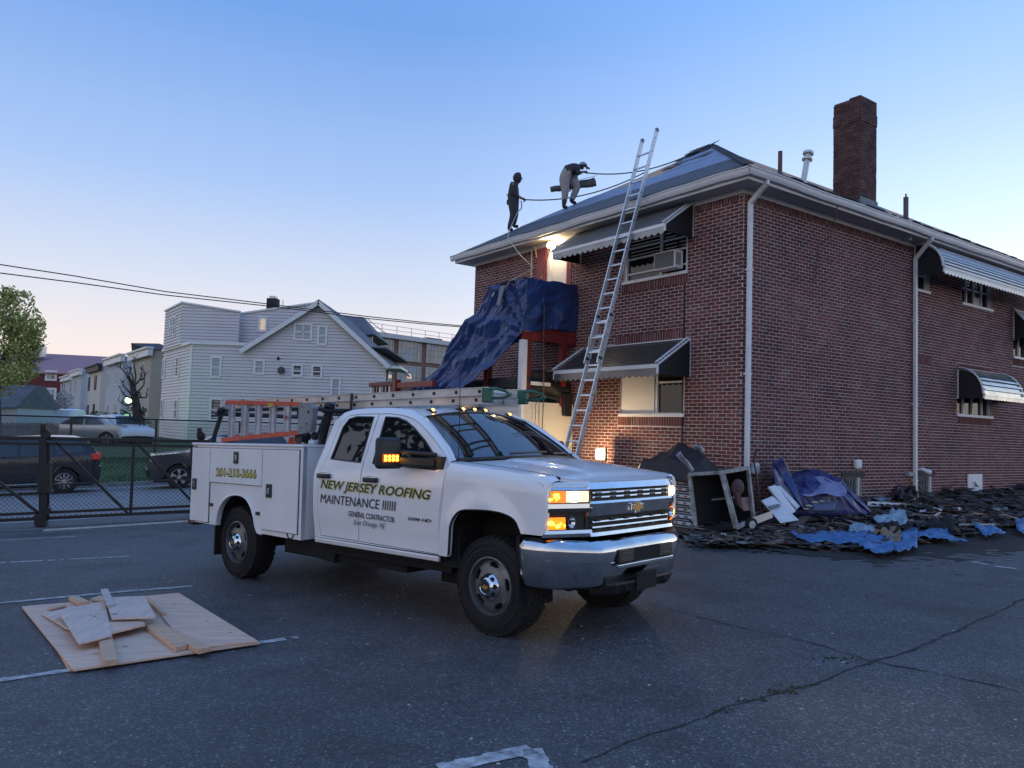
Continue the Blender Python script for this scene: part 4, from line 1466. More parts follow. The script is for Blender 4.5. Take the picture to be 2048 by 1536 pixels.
# wheels --------------------------------------------------------------------
def wheel(name, x, yface, s, steer=0, cap=True):
    """outer face towards s (-1 is the near side)"""
    R = .40
    wx = bpy.data.objects.new(name, None)
    COL.objects.link(wx)
    wx.parent = truck
    wx.location = (x, s * abs(yface), R)
    wx.rotation_euler = (0, random.uniform(0, 3), steer)
    ax = (0, s, 0)
    tp = [(.218, -.25), (.232, -.26), (.30, -.262), (.365, -.25), (.392, -.235), (.399, -.20), (.40, -.14), (.40, -.10), (.399, -.06), (.392, -.022), (.362, .0), (.30, .012), (.25, .008), (.230, .0), (.222, -.012)]
    mb = MB().lathe(tp, (0, 0, 0), ax, 56)
    n = 40
    for i in range(n):                                 # tread blocks and shoulder lugs
        a = 2 * math.pi * i / n
        for (h0, h1, o_) in ((-.255, -.19, 0), (-.18, -.135, .5), (-.125, -.08, 0), (-.07, -.005, .5)):
            b0, b1 = a + (o_ + .06) * 2 * math.pi / n, a + (o_ + .84) * 2 * math.pi / n
            q = []
            for rr in (.392, .409):
                for (bb, hh) in ((b0, h0), (b1, h0), (b1, h1), (b0, h1)):
                    e = .012 if hh in (-.255, -.005) else 0
                    q.append(Vector((math.cos(bb) * (rr - e), s * hh, math.sin(bb) * (rr - e))))
            mb.hexa(q[:4], q[4:])
    for rr in (.262, .285, .33):
        mb.lathe([(rr, .0125), (rr + .003, .0155), (rr + .006, .0125)], (0, 0, 0), ax, 56)
    mb.build('tyre', RUB, wx, smooth=30)
    rim = MB().lathe([(.236, .0), (.236, .010), (.226, .012), (.219, -.004), (.212, -.035), (.205, -.10), (.19, -.22)], (0, 0, 0), ax, 48)
    out_ = [(.213 * math.cos(a), .213 * math.sin(a)) for a in [i * 2 * math.pi / 48 for i in range(48)]]
    slots = []
    for q in range(5):
        b = 2 * math.pi * q / 5 + math.pi / 2
        sl_ = []
        for i in range(16):
            t = 2 * math.pi * i / 16
            ra = .174 + .021 * (abs(math.sin(t)) ** .7) * math.copysign(1, math.sin(t))
            aa = b + .29 * (abs(math.cos(t)) ** .7) * math.copysign(1, math.cos(t))
            sl_.append((ra * math.cos(aa), ra * math.sin(aa)))
        slots.append(sl_)
    dish = lambda r: interp(r, [(0, .005), (.10, .005), (.12, -.004), (.16, -.012), (.19, -.012), (.213, -.034)])
    sheet(rim, out_, slots, lambda u, v: Vector((u, s * dish(math.hypot(u, v)), v)), .028, lambda u, v: Vector((u, s * (dish(math.hypot(u, v)) - .025), v)))
    rim.build('rim', STEEL, wx, smooth=35)
    MB().cyl((0, -s * .06, 0), (0, -s * .10, 0), .20, 24).build('brake_disc', DARK, wx)
    hub = MB().lathe([(.103, .0), (.103, .012), (.085, .035), (.060, .060), (.056, .062)], (0, 0, 0), ax, 32)
    hb = hub.build('hub_cap', CHROME, wx, smooth=35)
    mb = MB()
    for q in range(8):
        a = 2 * math.pi * (q + .5) / 8
        c = Vector((.081 * math.cos(a), s * .041, .081 * math.sin(a)))
        nn = Vector((math.cos(a) * .45, s, math.sin(a) * .45)).normalized()
        mb.cyl(c - nn * .02, c + nn * .002, .0205, 12)
    mb.build('lug_pocket', DARK, hb, smooth=35)
    MB().cyl((0, s * .055, 0), (0, s * .066, 0), .052, 24).build('centre_cap', BLKP, hb, smooth=35)
    MB().lathe([(.050, .062), (.057, .069), (.062, .062)], (0, 0, 0), ax, 28).build('cap_ring', CHROME, hb, smooth=60)
    em_ = MB().prism(bowtie(.27), lambda u, v, d: (u * -s, s * (.066 + d), v), 0, .003).build('cap_emblem', GOLD, hb)
    em_.rotation_euler = (0, -wx.rotation_euler.y, 0)
    return wx
_p = TM.inverted() @ on_plane(473, 1082, TM @ Vector((0, -.95, 0)), TY)
XR = _p.x
wheel('wheel', 0, .90, -1)
wheel('wheel', XR, .94, -1)
wheel('wheel', 0, .90, 1)
wheel('wheel', XR, .94, 1)
mb = MB()                                              # chassis: rails, axles, tank, pipe
for s in (-1, 1):
    mb.bar((-4.85, s * .42, .55), (.78, s * .42, .50), .09, .17)
mb.cyl((0, -.72, .36), (0, .72, .36), .06, 10)
mb.cyl((XR, -.74, .38), (XR, .74, .38), .07, 10)
mb.ball((XR, .0, .38), .19, 12)
mb.box(-2.30, -1.15, -.80, -.30, .36, .56)
mb.box(-.95, -.55, -.55, .55, .28, .6)
mb.box(-3.25, -2.55, -.75, -.35, .34, .55)
mb.cyl((-3.3, .5, .38), (-1, .5, .38), .06, 10)
mb.bar((-3.0, -.85, .50), (-2.2, -.80, .42), .10, .16)
mb.box(-2.36, -.5, -.86, .86, .44, .55)
mb.bar((-.05, .6, .34), (-2.2, .12, .42), .07, .07)
mb.ball((.0, .15, .36), .14, 10)
mb.build('chassis', DARK, truck)
def liner(x0, x1, ztop, name):
    mb = MB()
    for s in (-1, 1):
        mb.grid(lambda u, v: (lerp(x0, x1, u), s * lerp(.60, .965, v), .56 + (ztop - .56) * math.sin(math.pi * u) ** .4), 16, 2)
        mb.box(x0, x1, s * .60 - .01, s * .60 + .01, .45, ztop)
    mb.build(name, DARK, truck, solid=.004)
liner(-.47, .47, 1.05, 'wheel_liner')
liner(-4.27, -3.36, .97, 'wheel_liner')
for s in (-1, 1):
    MB().box(-4.36, -4.335, s * .995 - .0, s * .60, .22, .60).build('mud_flap', BLKP, truck)
for y0 in (-.97, .55):
    MB().box(.33, .37, y0, y0 + .42, .28, .84).build('splash_guard', DARK, truck)

# service box -----------------------------------------------------------------
XA, XB_, YO = -4.914, -2.548, 1.02
ARCH_R = smooth_poly([(-4.268, .57), (-4.262, .64), (-4.215, .765), (-4.10, .872), (-3.965, .928), (-3.83, .944), (-3.70, .935), (-3.60, .90), (-3.515, .83), (-3.455, .74), (-3.415, .645), (-3.36, .565), (-3.28, .553)], 3)
def box_side(s):
    OUT = [(XA, .568), (-4.30, .570)] + ARCH_R + [(XB_, .549), (XB_, 1.492), (XA, 1.492)]
    dr_ = [('box_door', [(-3.284, .605), (-2.60, .598), (-2.60, 1.462), (-3.284, 1.462)]), ('box_door', [(-4.436, 1.064), (-3.298, 1.064), (-3.298, 1.462), (-4.436, 1.462)]), ('box_door', [(-4.885, .588), (-4.452, .588), (-4.452, 1.462), (-4.885, 1.462)])]
    mb = MB()
    sheet(mb, OUT, [], lambda x, z: (x, s * YO, z), .12, lambda x, z: (x, s * (YO - .05), z))
    sd_ = mb.build('box_side', BOXP, truck, smooth=30)
    mb = MB()
    mb.tube([(x, s * (YO + .004), z) for x, z in ARCH_R], .014, 6)
    mb.build('arch_flare', BOXP, sd_, smooth=60)
    for nm, P in dr_:
        mb = MB()
        x0, x1, z0, z1 = P[0][0], P[1][0], P[0][1], P[2][1]
        g = MB().box(x0 - .006, x1 + .006, s * YO - .003, s * YO + .0025, z0 - .006, z1 + .006)
        g.build('door_gap', DARK, sd_)
        o = MB().box(x0, x1, s * (YO + .014) - .009, s * (YO + .014) + .009, z0, z1).build(nm, BOXP, sd_, bevel=.007, seg=3)
    for lx, lz, w_, h_ in ((-3.837, 1.361, .10, .135), (-3.129, 1.022, .11, .145), (-4.79, 1.026, .10, .135)):
        la = MB().box(lx - w_ / 2, lx + w_ / 2, s * (YO + .028) - .008, s * (YO + .028) + .008, lz - h_ / 2, lz + h_ / 2).build('latch', BLKP, sd_, bevel=.012, seg=3)
        MB().box(lx - .02, lx + .022, s * (YO + .038) - .008, s * (YO + .038) + .008, lz - .035, lz + .03).build('paddle', CHROME, sd_, bevel=.006)
    for lx, lz in ((-4.40, .80), (-3.37, .765)):
        MB().box(lx - .035, lx + .035, s * (YO + .008) - .01, s * (YO + .008) + .01, lz - .018, lz + .018).build('marker_lamp', BLKP, sd_, bevel=.006)
    MB().box(-4.905, -4.80, s * (YO + .004) - .004, s * (YO + .004) + .004, 1.474, 1.486).box(-4.905, -4.80, s * (YO + .004) - .004, s * (YO + .004) + .004, .572, .586).build('reflector', mat('red reflector', (.25, .015, .015), .3), sd_)
    if s < 0:
        mb = MB().tube([(-2.73 + .06 * math.cos(a), s * (YO + .004), .60 + .05 * math.sin(a)) for a in [math.pi + i * math.pi / 8 for i in range(9)]], .007, 5)
        mb.build('fuel_filler_ring', BLKP, sd_)
    mb = MB()                                          # side pack: lid, inner wall, ends
    mb.box(XA - .012, XB_ + .01, s * (YO + .016) if s < 0 else s * .56, s * .56 if s < 0 else s * (YO + .016), 1.494, 1.524)
    mb.build('box_lid', BOXP, truck, bevel=.01)
    mb = MB()
    mb.box(XA + .02, XB_ - .02, s * .575 - .01, s * .575 + .01, .75, 1.494)
    y0, y1 = sorted((s * .57, s * (YO - .002)))
    mb.box(XA, XA + .02, y0, y1, .57, 1.493)
    mb.box(XB_ - .02, XB_, y0, y1, .55, 1.493)
    mb.build('box_end', BOXP, truck)
sides(box_side)
mb = MB().box(XA + .02, XB_ - .02, -.57, .57, .74, .76)
mb.box(XB_ - .03, XB_ - .001, -.57, .57, .76, 1.30)
mb.box(XA, XA + .03, -.57, .57, .70, 1.25)
mb.build('bed', BOXP, truck)
MB().box(XA - .14, XA, -.98, .98, .52, .60).build('rear_step', BLKP, truck, bevel=.01)

# mirrors -----------------------------------------------------------------------
def mirror(s):
    xm_, ym_, z0, z1 = -.93, 1.19, 1.325, 1.60
    def shell(mb, y0, y1):
        mb.hexa([(xm_ - .10, s * y0, z0), (xm_ + .01, s * y0, z0), (xm_ - .01, s * y1, z0), (xm_ - .10, s * y1, z0)], [(xm_ - .10, s * y0, z1), (xm_ - .02, s * y0, z1), (xm_ - .03, s * y1, z1), (xm_ - .10, s * y1, z1)])
    mb = MB(); shell(mb, 1.06, 1.32)
    mi = mb.build('mirror', BLKP, truck, bevel=.035, seg=4, smooth=40)
    MB().box(xm_ - .106, xm_ - .10, min(s * 1.085, s * 1.295), max(s * 1.085, s * 1.295), z0 + .03, z1 - .03).build('mirror_glass', CHROME, mi)
    mb = MB()
    mb.bar((-.60, s * .97, 1.455), (xm_ - .02, s * 1.09, 1.475), .05, .035)
    mb.bar((-.60, s * .97, 1.385), (xm_ - .02, s * 1.09, 1.395), .07, .075)
    mb.bar((-.50, s * .965, 1.385), (-.70, s * .955, 1.385), .06, .11)
    mb.build('mirror_arm', BLKP, mi, bevel=.012)
    mb = MB()
    mb.box(min(s * 0, 0) + xm_ + .004 - .001, xm_ + .012, min(s * 1.12, s * 1.30), max(s * 1.12, s * 1.30), 1.385, 1.455)
    if s > 0:
        return
    mb.build('led_housing', mat('amber tint', (.25, .06, .01), .3, emit=(1, .2, .01), estr=.35), mi)
    for k in range(4 if s < 0 else 0):
        for z in (1.406, 1.434):
            MB().ball((xm_ + .012, s * (1.145 + k * .043), z), .0135, 8).build('led', mat('amber led', (1, .6, .1), .3, emit=(1, .42, .02), estr=9), mi)
sides(mirror)
# roof marker lamps, fin and aerial ------------------------------------------------
for y in (-.55, -.16, 0, .16, .55):
    x = -1.135 if abs(y) > .3 else -1.12
    z = roofz(x, y)
    lb = MB().hexa([(x - .09, y - .03, z - .006), (x + .05, y - .03, z - .012), (x + .05, y + .03, z - .012), (x - .09, y + .03, z - .006)], [(x - .07, y - .02, z + .022), (x + .02, y - .022, z + .022), (x + .02, y + .022, z + .022), (x - .07, y + .02, z + .022)]).build('roof_lamp', BLKP, truck, bevel=.006)
    MB().ball((x + .018, y, z + .010), .020, 10, sx=1.1, sz=.75).build('bulb', mat('roof amber', (1, .6, .15), .3, emit=(1, .48, .06), estr=12), lb, smooth=60)
MB().box(-1.15, -1.10, -.18, .18, roofz(-1.12, 0) - .01, roofz(-1.12, 0) + .008).build('lamp_strip', BLKP, truck)
MB().prism([(-1.46, 1.90), (-1.20, 1.90), (-1.27, 1.925), (-1.38, 1.99), (-1.42, 1.99)], lambda a, b, d: (a, .33 + d, b), -.03, .03).build('shark_fin', BLKP, truck, bevel=.012)
MB().tube([(-.44, -.86, 1.38), (-.435, -.86, 1.7), (-.44, -.858, 2.2)], .0035, 5).build('aerial', DARK, truck)

# lettering -------------------------------------------------------------------------
INK = mat('black vinyl', (.012, .012, .016), .5)
YEL = mat('yellow vinyl', (.55, .52, .10), .5)
def place(x0, z0, x1, z1, w_, lift, yo=None):
    def f(u, v):
        t = u / w_
        x, z = lerp(x0, x1, t), lerp(z0, z1, t) + v
        return (x, -((yo if yo else yb(z)) + lift), z)
    return f
def letter(txt, x0, z0, x1, z1, h, sh, bold=0, halo=0, yo=None, ink=INK, name='lettering', lift=.0075):
    w_ = x1 - x0
    if halo:
        text_mesh(txt, truck, 'lettering_outline', YEL, h + halo * 1.2, w_ + halo, place(x0 - halo / 2, z0 - halo * .6, x1 + halo / 2, z1 - halo * .6, w_ + halo, lift - .001, yo), sh, bold + .035)
    return text_mesh(txt, truck, name, ink, h, w_, place(x0, z0, x1, z1, w_, lift, yo), sh, bold)
letter('NEW JERSEY ROOFING', -2.25, 1.070, -.625, 1.040, .108, .25, .010, .010)
letter('MAINTENANCE IIIIII', -2.25, .948, -1.088, .938, .088, .14, 0)
letter('GENERAL CONTRACTOR', -1.79, .846, -1.108, .832, .052, .12, .010)
letter('East Orange, NJ', -1.715, .757, -1.245, .757, .062, .45, -.004)
letter('2500 HD', -.93, .872, -.62, .872, .027, .25, .035, ink=mat('badge', (.10, .10, .11), .3, metal=.6), name='badge')
letter('201-218-3666', -4.27, 1.147, -3.40, 1.150, .084, 0, .018, .018, yo=YO, ink=YEL, name='phone_number', lift=.028)
# a dark rim to the yellow digits
o_ = [c_ for c_ in truck.children if c_.name.startswith('lettering_outline')][-1]
o_.data.materials.clear(); o_.data.materials.append(INK)

# ladder rack ---------------------------------------------------------------------
RACK = mat('black rack', (.012, .013, .015), .45, var=.2)
for s in (-1, 1):
    y = s * .76
    MB().cyl((-4.95, y, 1.52), (-4.70, y, 1.96), .028, 10).build('rack_post', RACK, truck, smooth=40)
    MB().cyl((-2.62, y, 1.50), (-2.44, y, 1.96), .038, 10).build('rack_post', RACK, truck, smooth=40)
    MB().tube([(-4.70, y, 1.93), (-3.5, y, 1.92), (-2.44, y, 1.90)], .022, 8).build('rack_rail', RACK, truck, smooth=40)
for x, z in ((-4.70, 1.88), (-2.46, 1.88)):
    MB().cyl((x, -.86, z), (x, .86, z), .028, 10).build('rack_crossbar', RACK, truck, smooth=40)
for x in (-4.70, -2.46):
    MB().ball((x, -.80, 1.93), .045, 8, sx=1.0, sz=.8).build('rack_end_cap', RACK, truck, smooth=60)
    MB().bar((x + .02, -.52, 1.90), (x + .02, -.515, 2.075), .035, .012, (0, 1, 0)).build('tie_strap', RACK, truck)
mb = MB()                                              # headache mesh behind the cab
for k in range(22):
    a = -.7 + k * .064
    mb.bar((-2.45, a, 1.36), (-2.45, a + .35, 1.86), .006, .006)
    mb.bar((-2.45, a + .35, 1.36), (-2.45, a, 1.86), .006, .006)
mb.build('rack_screen', RACK, truck)

# ladders and tools carried on the truck ----------------------------------------------
LADA = mat('ladder aluminium', (.58, .57, .55), .42, metal=.35, var=.22, vscale=5)
LADB = mat('bright ladder aluminium', (.62, .65, .68), .34, metal=.55, var=.15, vscale=4)
GREEN = mat('green plastic', (.02, .12, .075), .45, var=.25)
lad = thing('extension_ladder', 'aluminium extension ladder with green feet strapped flat on the truck rack', 'ladder', mx=TM)
def rail(parent, x0, x1, y, z, h=.075, m=LADA):
    r_ = MB().box(x0, x1, y - .006, y + .006, z - h / 2, z + h / 2).box(x0, x1, y - .016, y + .016, z + h / 2 - .006, z + h / 2).box(x0, x1, y - .016, y + .016, z - h / 2, z - h / 2 + .006)
    return r_.build('rail', m, parent)
for (y0, y1, xa, xb, z, ph) in ((-.50, -.08, -4.85, -.44, 2.033, .0), (-.47, -.11, -4.95, -.48, 1.957, -.03)):
    for y in (y0, y1):
        rl = rail(lad, xa, xb + (.0 if y == y0 else .06), y, z)
        x = xb - .10 + ph
        ends = MB()
        while x > xa + .1:
            ends.cyl((x, y - .014, z), (x, y + .014, z), .017, 10)
            x -= .3048
        tag(ends.build('rung_end', mat('dark rung hole', (.02, .02, .022), .6), rl), kind='stuff')
    x = xb - .10 + ph
    while x > xa + .1:
        MB().cyl((x, y0, z), (x, y1, z), .016, 8).build('rung', LADA, lad, smooth=40)
        x -= .3048
for y in (-.50, -.08):
    e = -.44 if y < -.3 else -.38
    ft = MB().box(e - .06, e + .05, y - .025, y + .025, 1.93, 2.065).build('foot', GREEN, lad, bevel=.01)
    MB().tube([(e + .02, y - .02, 2.05), (e + .14, y - .04, 2.05), (e + .24, y - .02, 2.02), (e + .24, y + .03, 1.99), (e + .14, y + .05, 1.97), (e + .02, y + .03, 1.97)], .014, 6).build('shoe', GREEN, ft, smooth=60)
mb = MB().box(-.62, -.60, -.515, -.505, 1.985, 1.99)
ORG = mat('orange fibreglass', (.56, .085, .045), .5, var=.25, vscale=8)
stp = thing('stepladder', 'orange fibreglass stepladder lying on edge on the truck box', 'ladder', mx=TM)
ya_ = -.90
MB().bar((-4.42, ya_, 2.015), (-2.80, ya_, 1.95), .035, .05).build('rail', ORG, stp, bevel=.006)
MB().bar((-4.47, ya_, 1.558), (-2.82, ya_, 1.648), .035, .05).build('rail', ORG, stp, bevel=.006)
MB().bar((-4.40, ya_ + .16, 2.0), (-2.80, ya_ + .05, 1.95), .03, .035).build('rear_rail', ORG, stp)
MB().bar((-4.44, ya_ + .16, 1.60), (-2.82, ya_ + .05, 1.66), .03, .035).build('rear_rail', ORG, stp)
STEPM = mat('dull aluminium', (.52, .52, .53), .5, metal=.3, var=.3, vscale=7)
for x in (-4.22, -3.93, -3.63, -3.33, -3.04):
    t = (x + 4.42) / 1.62
    st = MB().box(x - .038, x + .038, ya_ - .012, ya_ + .012, lerp(1.575, 1.665, t), lerp(1.995, 1.935, t)).box(x - .042, x - .034, ya_ - .03, ya_ + .012, lerp(1.575, 1.665, t), lerp(1.995, 1.935, t)).box(x + .034, x + .042, ya_ - .02, ya_ + .012, lerp(1.575, 1.665, t), lerp(1.995, 1.935, t))
    st.build('step', STEPM, stp)
    MB().box(x + .07, x + .10, ya_ + .14, ya_ + .16, lerp(1.61, 1.68, t), lerp(1.98, 1.93, t)).build('brace', STEPM, stp)
MB().box(-4.47, -4.36, ya_ - .03, ya_ + .03, 1.95, 2.05).build('foot', STEPM, stp, bevel=.01)
MB().box(-4.53, -4.42, ya_ - .03, ya_ + .03, 1.53, 1.60).build('foot', STEPM, stp, bevel=.01)
tc_ = [(-2.80, 1.63), (-2.56, 1.66), (-2.53, 1.90), (-2.60, 1.95), (-2.80, 1.965)]
mb = MB()
circ = lambda cx_, cz_, r_: [(cx_ + r_ * math.cos(a), cz_ + r_ * math.sin(a)) for a in [i * math.pi / 5 for i in range(10)]]
sheet(mb, tc_, [circ(-2.62, 1.86, .022), circ(-2.64, 1.74, .014), circ(-2.735, 1.92, .012), circ(-2.74, 1.70, .012)], lambda x, z: (x, ya_ - .03, z), .06, lambda x, z: (x, ya_ + .03, z))
mb.build('top_cap', mat('grey cap', (.22, .24, .25), .55, var=.3, vscale=9), stp)
MB().box(-3.42, -3.32, ya_ - .022, ya_ - .018, 1.93, 1.975).build('label', mat('yellow label', (.5, .4, .05), .6), stp)
MB().box(-3.06, -3.02, ya_ - .032, ya_ - .030, 1.80, 1.83).build('label', mat('red label', (.4, .04, .04), .6), stp)
cone = thing('traffic_cone', 'orange traffic cone standing in the truck bed', 'cone', mx=TM @ Matrix.Translation((-3.37, -.63, 1.48)))
MB().cyl((0, 0, 0), (0, 0, .012), .09, 16).build('base', ORG, cone)
MB().cyl((0, 0, .012), (0, 0, .12), .055, 16, r2=.03).build('body', mat('cone orange', (.7, .10, .04), .5), cone, smooth=40)
pole = thing('blue_pole', 'blue painted jack pole standing behind the stepladder steps', 'pole', mx=TM @ Matrix.Translation((-3.12, -.70, 1.0)))
MB().cyl((0, 0, 0), (0, 0, .92), .020, 10).build('shaft', mat('blue paint', (.02, .10, .35), .45), pole, smooth=40)
MB().cyl((0, 0, .84), (0, 0, .90), .035, 10).build('collar', BLKP, pole, smooth=40)
reel = thing('cable_reel', 'small black reel on the front corner of the truck box', 'reel', mx=TM @ Matrix.Translation((-2.90, -.80, 1.525)))
MB().cyl((0, -.05, .07), (0, .05, .07), .05, 16).build('drum', BLKP, reel, smooth=40)
for y in (-.05, .05):
    MB().cyl((0, y - .006, .07), (0, y + .006, .07), .07, 18).build('flange', BLKP, reel, smooth=40)
jug = thing('plastic_jug', 'pale plastic jug with a black cap beside the reel', 'jug', mx=TM @ Matrix.Translation((-2.68, -.80, 1.525)))
MB().box(-.05, .05, -.05, .05, 0, .05).build('body', mat('pale plastic', (.6, .65, .7), .3), jug, bevel=.015)
MB().ball((0, 0, .09), .045, 10).build('cap', BLKP, jug, smooth=60)
# ------------------------------------------------------------------ porch at the entrance front
porch = thing('porch', 'two level red timber porch with pale siding base and white corner post', 'porch', mx=BM)
SID = mat('porch siding', (.66, .62, .54), .55, var=.1, vscale=2)
PX, PD = -4.62, 1.47
for i in range(22):
    z = .0 + i * .113
    top = 2.46 if i < 21 else 2.46
    if z + .113 <= 2.36:
        MB().hexa([(PX - .01, -PD, z), (PX + .022, -PD, z), (PX + .022, -.02, z), (PX - .01, -.02, z)], [(PX - .01, -PD, z + .113), (PX + .004, -PD, z + .113), (PX + .004, -.02, z + .113), (PX - .01, -.02, z + .113)]).build('siding_board', SID, porch)
    MB().hexa([(-9.3, -PD - .022, z), (PX - .02, -PD - .022, z), (PX - .02, -PD + .01, z), (-9.3, -PD + .01, z)], [(-9.3, -PD - .004, z + .113), (PX - .02, -PD - .004, z + .113), (PX - .02, -PD + .01, z + .113), (-9.3, -PD + .01, z + .113)]).build('siding_board', SID, porch)
MB().box(PX - .06, PX + .03, -PD - .03, -PD + .06, -.1, 2.48).build('corner_board', TRIM, porch, bevel=.006)
MB().box(-9.3, PX, -PD - .03, -.02, 1.20, 1.26).build('deck', DKRED, porch)
MB().box(-9.3, PX + .04, -PD - .05, -PD + .08, 2.485, 2.52).build('white_rail', TRIM, porch)
MB().box(PX - .07, PX + .07, -PD - .07, -PD + .07, 2.52, 3.60).build('corner_post', TRIM, porch, bevel=.01)
MB().box(PX - .09, PX + .05, -PD + .09, -PD + .19, 2.40, 3.60).build('post', DKRED, porch, bevel=.008)
MB().box(PX - .08, PX + .05, -.42, -.28, 2.20, 3.60).build('post', RED, porch, bevel=.008)
for x in (-5.95,):
    MB().box(x - .08, x + .08, -PD - .07, -PD + .07, 2.50, 3.60).build('post', RED, porch, bevel=.008)
MB().box(PX - .06, PX + .06, -1.52, -.02, 3.60, 3.79).build('beam', RED, porch, bevel=.006)
MB().box(PX - .06, PX + .05, -1.40, -.02, 3.795, 4.0).build('beam', RED, porch, bevel=.006)
MB().box(-5.95, PX - .06, -1.28, -1.20, 3.60, 3.98).build('beam', RED, porch, bevel=.006)
MB().box(-5.95, PX - .07, -1.20, -.02, 3.93, 3.985).build('upper_deck', DKRED, porch)
for k in range(3):
    MB().box(-5.8 + k * .45, -5.72 + k * .45, -1.18, -.05, 3.75, 3.93).build('joist', DKRED, porch)
MB().box(PX - .14, PX - .07, -1.25, -.05, 4.82, 4.88).build('rail', RED, porch)
MB().box(-5.8, PX - .14, -1.25, -1.19, 4.76, 4.82).build('rail', RED, porch)
for x, y in ((PX - .12, -1.22), (-5.72, -1.22), (PX - .12, -.10)):
    MB().box(x - .05, x + .05, y - .05, y + .05, 4.0, 4.84).build('rail_post', RED, porch)
PB = mat('black sheeting', (.010, .011, .015), .6, var=.4, vscale=5)
MB().grid(lambda u, v: (PX + .03 + .05 * fbm((u * 3, v * 3, 1)) + .04 * v * (1 - v), lerp(-1.36, -.14, u), lerp(2.92, 2.34, v) + .04 * math.sin(u * 5)), 20, 10).build('rail_cover', PB, porch, smooth=60, solid=.02)
MB().grid(lambda u, v: (lerp(-8.8, -4.75, u), -PD - .05 - .03 * fbm((u * 5, v * 3, 4)), lerp(2.78, 2.54, v) + .015 * math.sin(u * 17)), 40, 6).build('rail_cover', PB, porch, smooth=60, solid=.02)
MB().box(PX + .075, PX + .085, -1.30, -.75, 2.62, 2.70).build('plate', ALU, porch)
MB().hexa([(PX + .02, -.35, 1.98), (PX + .12, -.35, 1.98), (PX + .12, -.14, 1.98), (PX + .02, -.14, 1.98)], [(PX + .02, -.42, 2.5), (PX + .10, -.42, 2.5), (PX + .10, -.1, 2.5), (PX + .02, -.1, 2.5)]).build('hanging_flap', PB, porch, bevel=.02)
MB().box(-5.12, -5.05, -.09, -.03, 1.26, 3.1).box(-5.12, -4.75, -.09, -.03, 3.05, 3.12).build('door_frame', mat('grey frame paint', (.16, .17, .18), .6), porch)
# landing rail to the left
LR = porch
yl = -2.45
MB().box(-10.0, -8.55, yl - .06, yl + .06, 2.66, 2.76).build('landing_rail', DKRED, LR, bevel=.006)
MB().box(-8.62, -8.46, yl - .08, yl + .08, 1.0, 2.80).build('landing_post', RED, LR, bevel=.01)
MB().box(-8.46, -6.7, yl - .05, yl + .05, 2.58, 2.72).build('landing_rail', RED, LR, bevel=.006)
for k in range(8):
    MB().box(-9.95 + k * .17, -9.89 + k * .17, yl - .02, yl + .02, 1.2, 2.66).build('baluster', DKRED if k % 3 else TRIM, LR)
MB().box(-10.1, -6.5, yl - .1, -PD, 1.10, 1.20).build('landing', DKRED, LR)
for k in range(4):
    MB().box(-10.0 + k * 1.1, -9.9 + k * 1.1, yl - .06, yl + .04, -.5, 1.10).build('landing_leg', DKRED, LR)

# the big blue tarpaulin ------------------------------------------------------
def tarp_mat(name, c1, c2, rough=.38):
    m = bpy.data.materials.new(name)
    m.use_nodes = True
    t = m.node_tree
    p = t.nodes['Principled BSDF']
    tx = t.nodes.new('ShaderNodeTexCoord')
    n = t.nodes.new('ShaderNodeTexNoise'); n.inputs['Scale'].default_value = 1.6; n.inputs['Detail'].default_value = 8; n.inputs['Distortion'].default_value = 1.2
    t.links.new(tx.outputs['Object'], n.inputs['Vector'])
    r = t.nodes.new('ShaderNodeMixRGB'); r.inputs[1].default_value = (*c1, 1); r.inputs[2].default_value = (*c2, 1)
    t.links.new(n.outputs['Fac'], r.inputs[0]); t.links.new(r.outputs[0], p.inputs['Base Color'])
    p.inputs['Roughness'].default_value = rough
    v = t.nodes.new('ShaderNodeTexNoise'); v.inputs['Scale'].default_value = 4; v.inputs['Detail'].default_value = 4; v.inputs['Distortion'].default_value = 1.0
    t.links.new(tx.outputs['Object'], v.inputs['Vector'])
    b = t.nodes.new('ShaderNodeBump'); b.inputs['Strength'].default_value = .6; b.inputs['Distance'].default_value = .05
    t.links.new(v.outputs['Fac'], b.inputs['Height']); t.links.new(b.outputs[0], p.inputs['Normal'])
    return m
TARP = tarp_mat('blue tarpaulin', (.014, .035, .12), (.030, .070, .21), .30)
TARP2 = tarp_mat('bright blue tarpaulin', (.035, .12, .30), (.08, .20, .42), .5)
TARP3 = tarp_mat('pale blue sheet', (.16, .26, .36), (.30, .40, .48), .5)
tp = thing('tarpaulin', 'large dark blue tarpaulin draped from the upper porch rail down to the left', 'tarp', mx=BM)
TR_, TL_, BR_, BL2 = Vector((PX + .06, -1.46, 4.95)), Vector((-5.86, -1.50, 4.90)), Vector((-6.07, -2.05, 2.46)), Vector((-8.40, -2.10, 2.48))
KN = Vector((PX + .07, -1.56, 3.76))
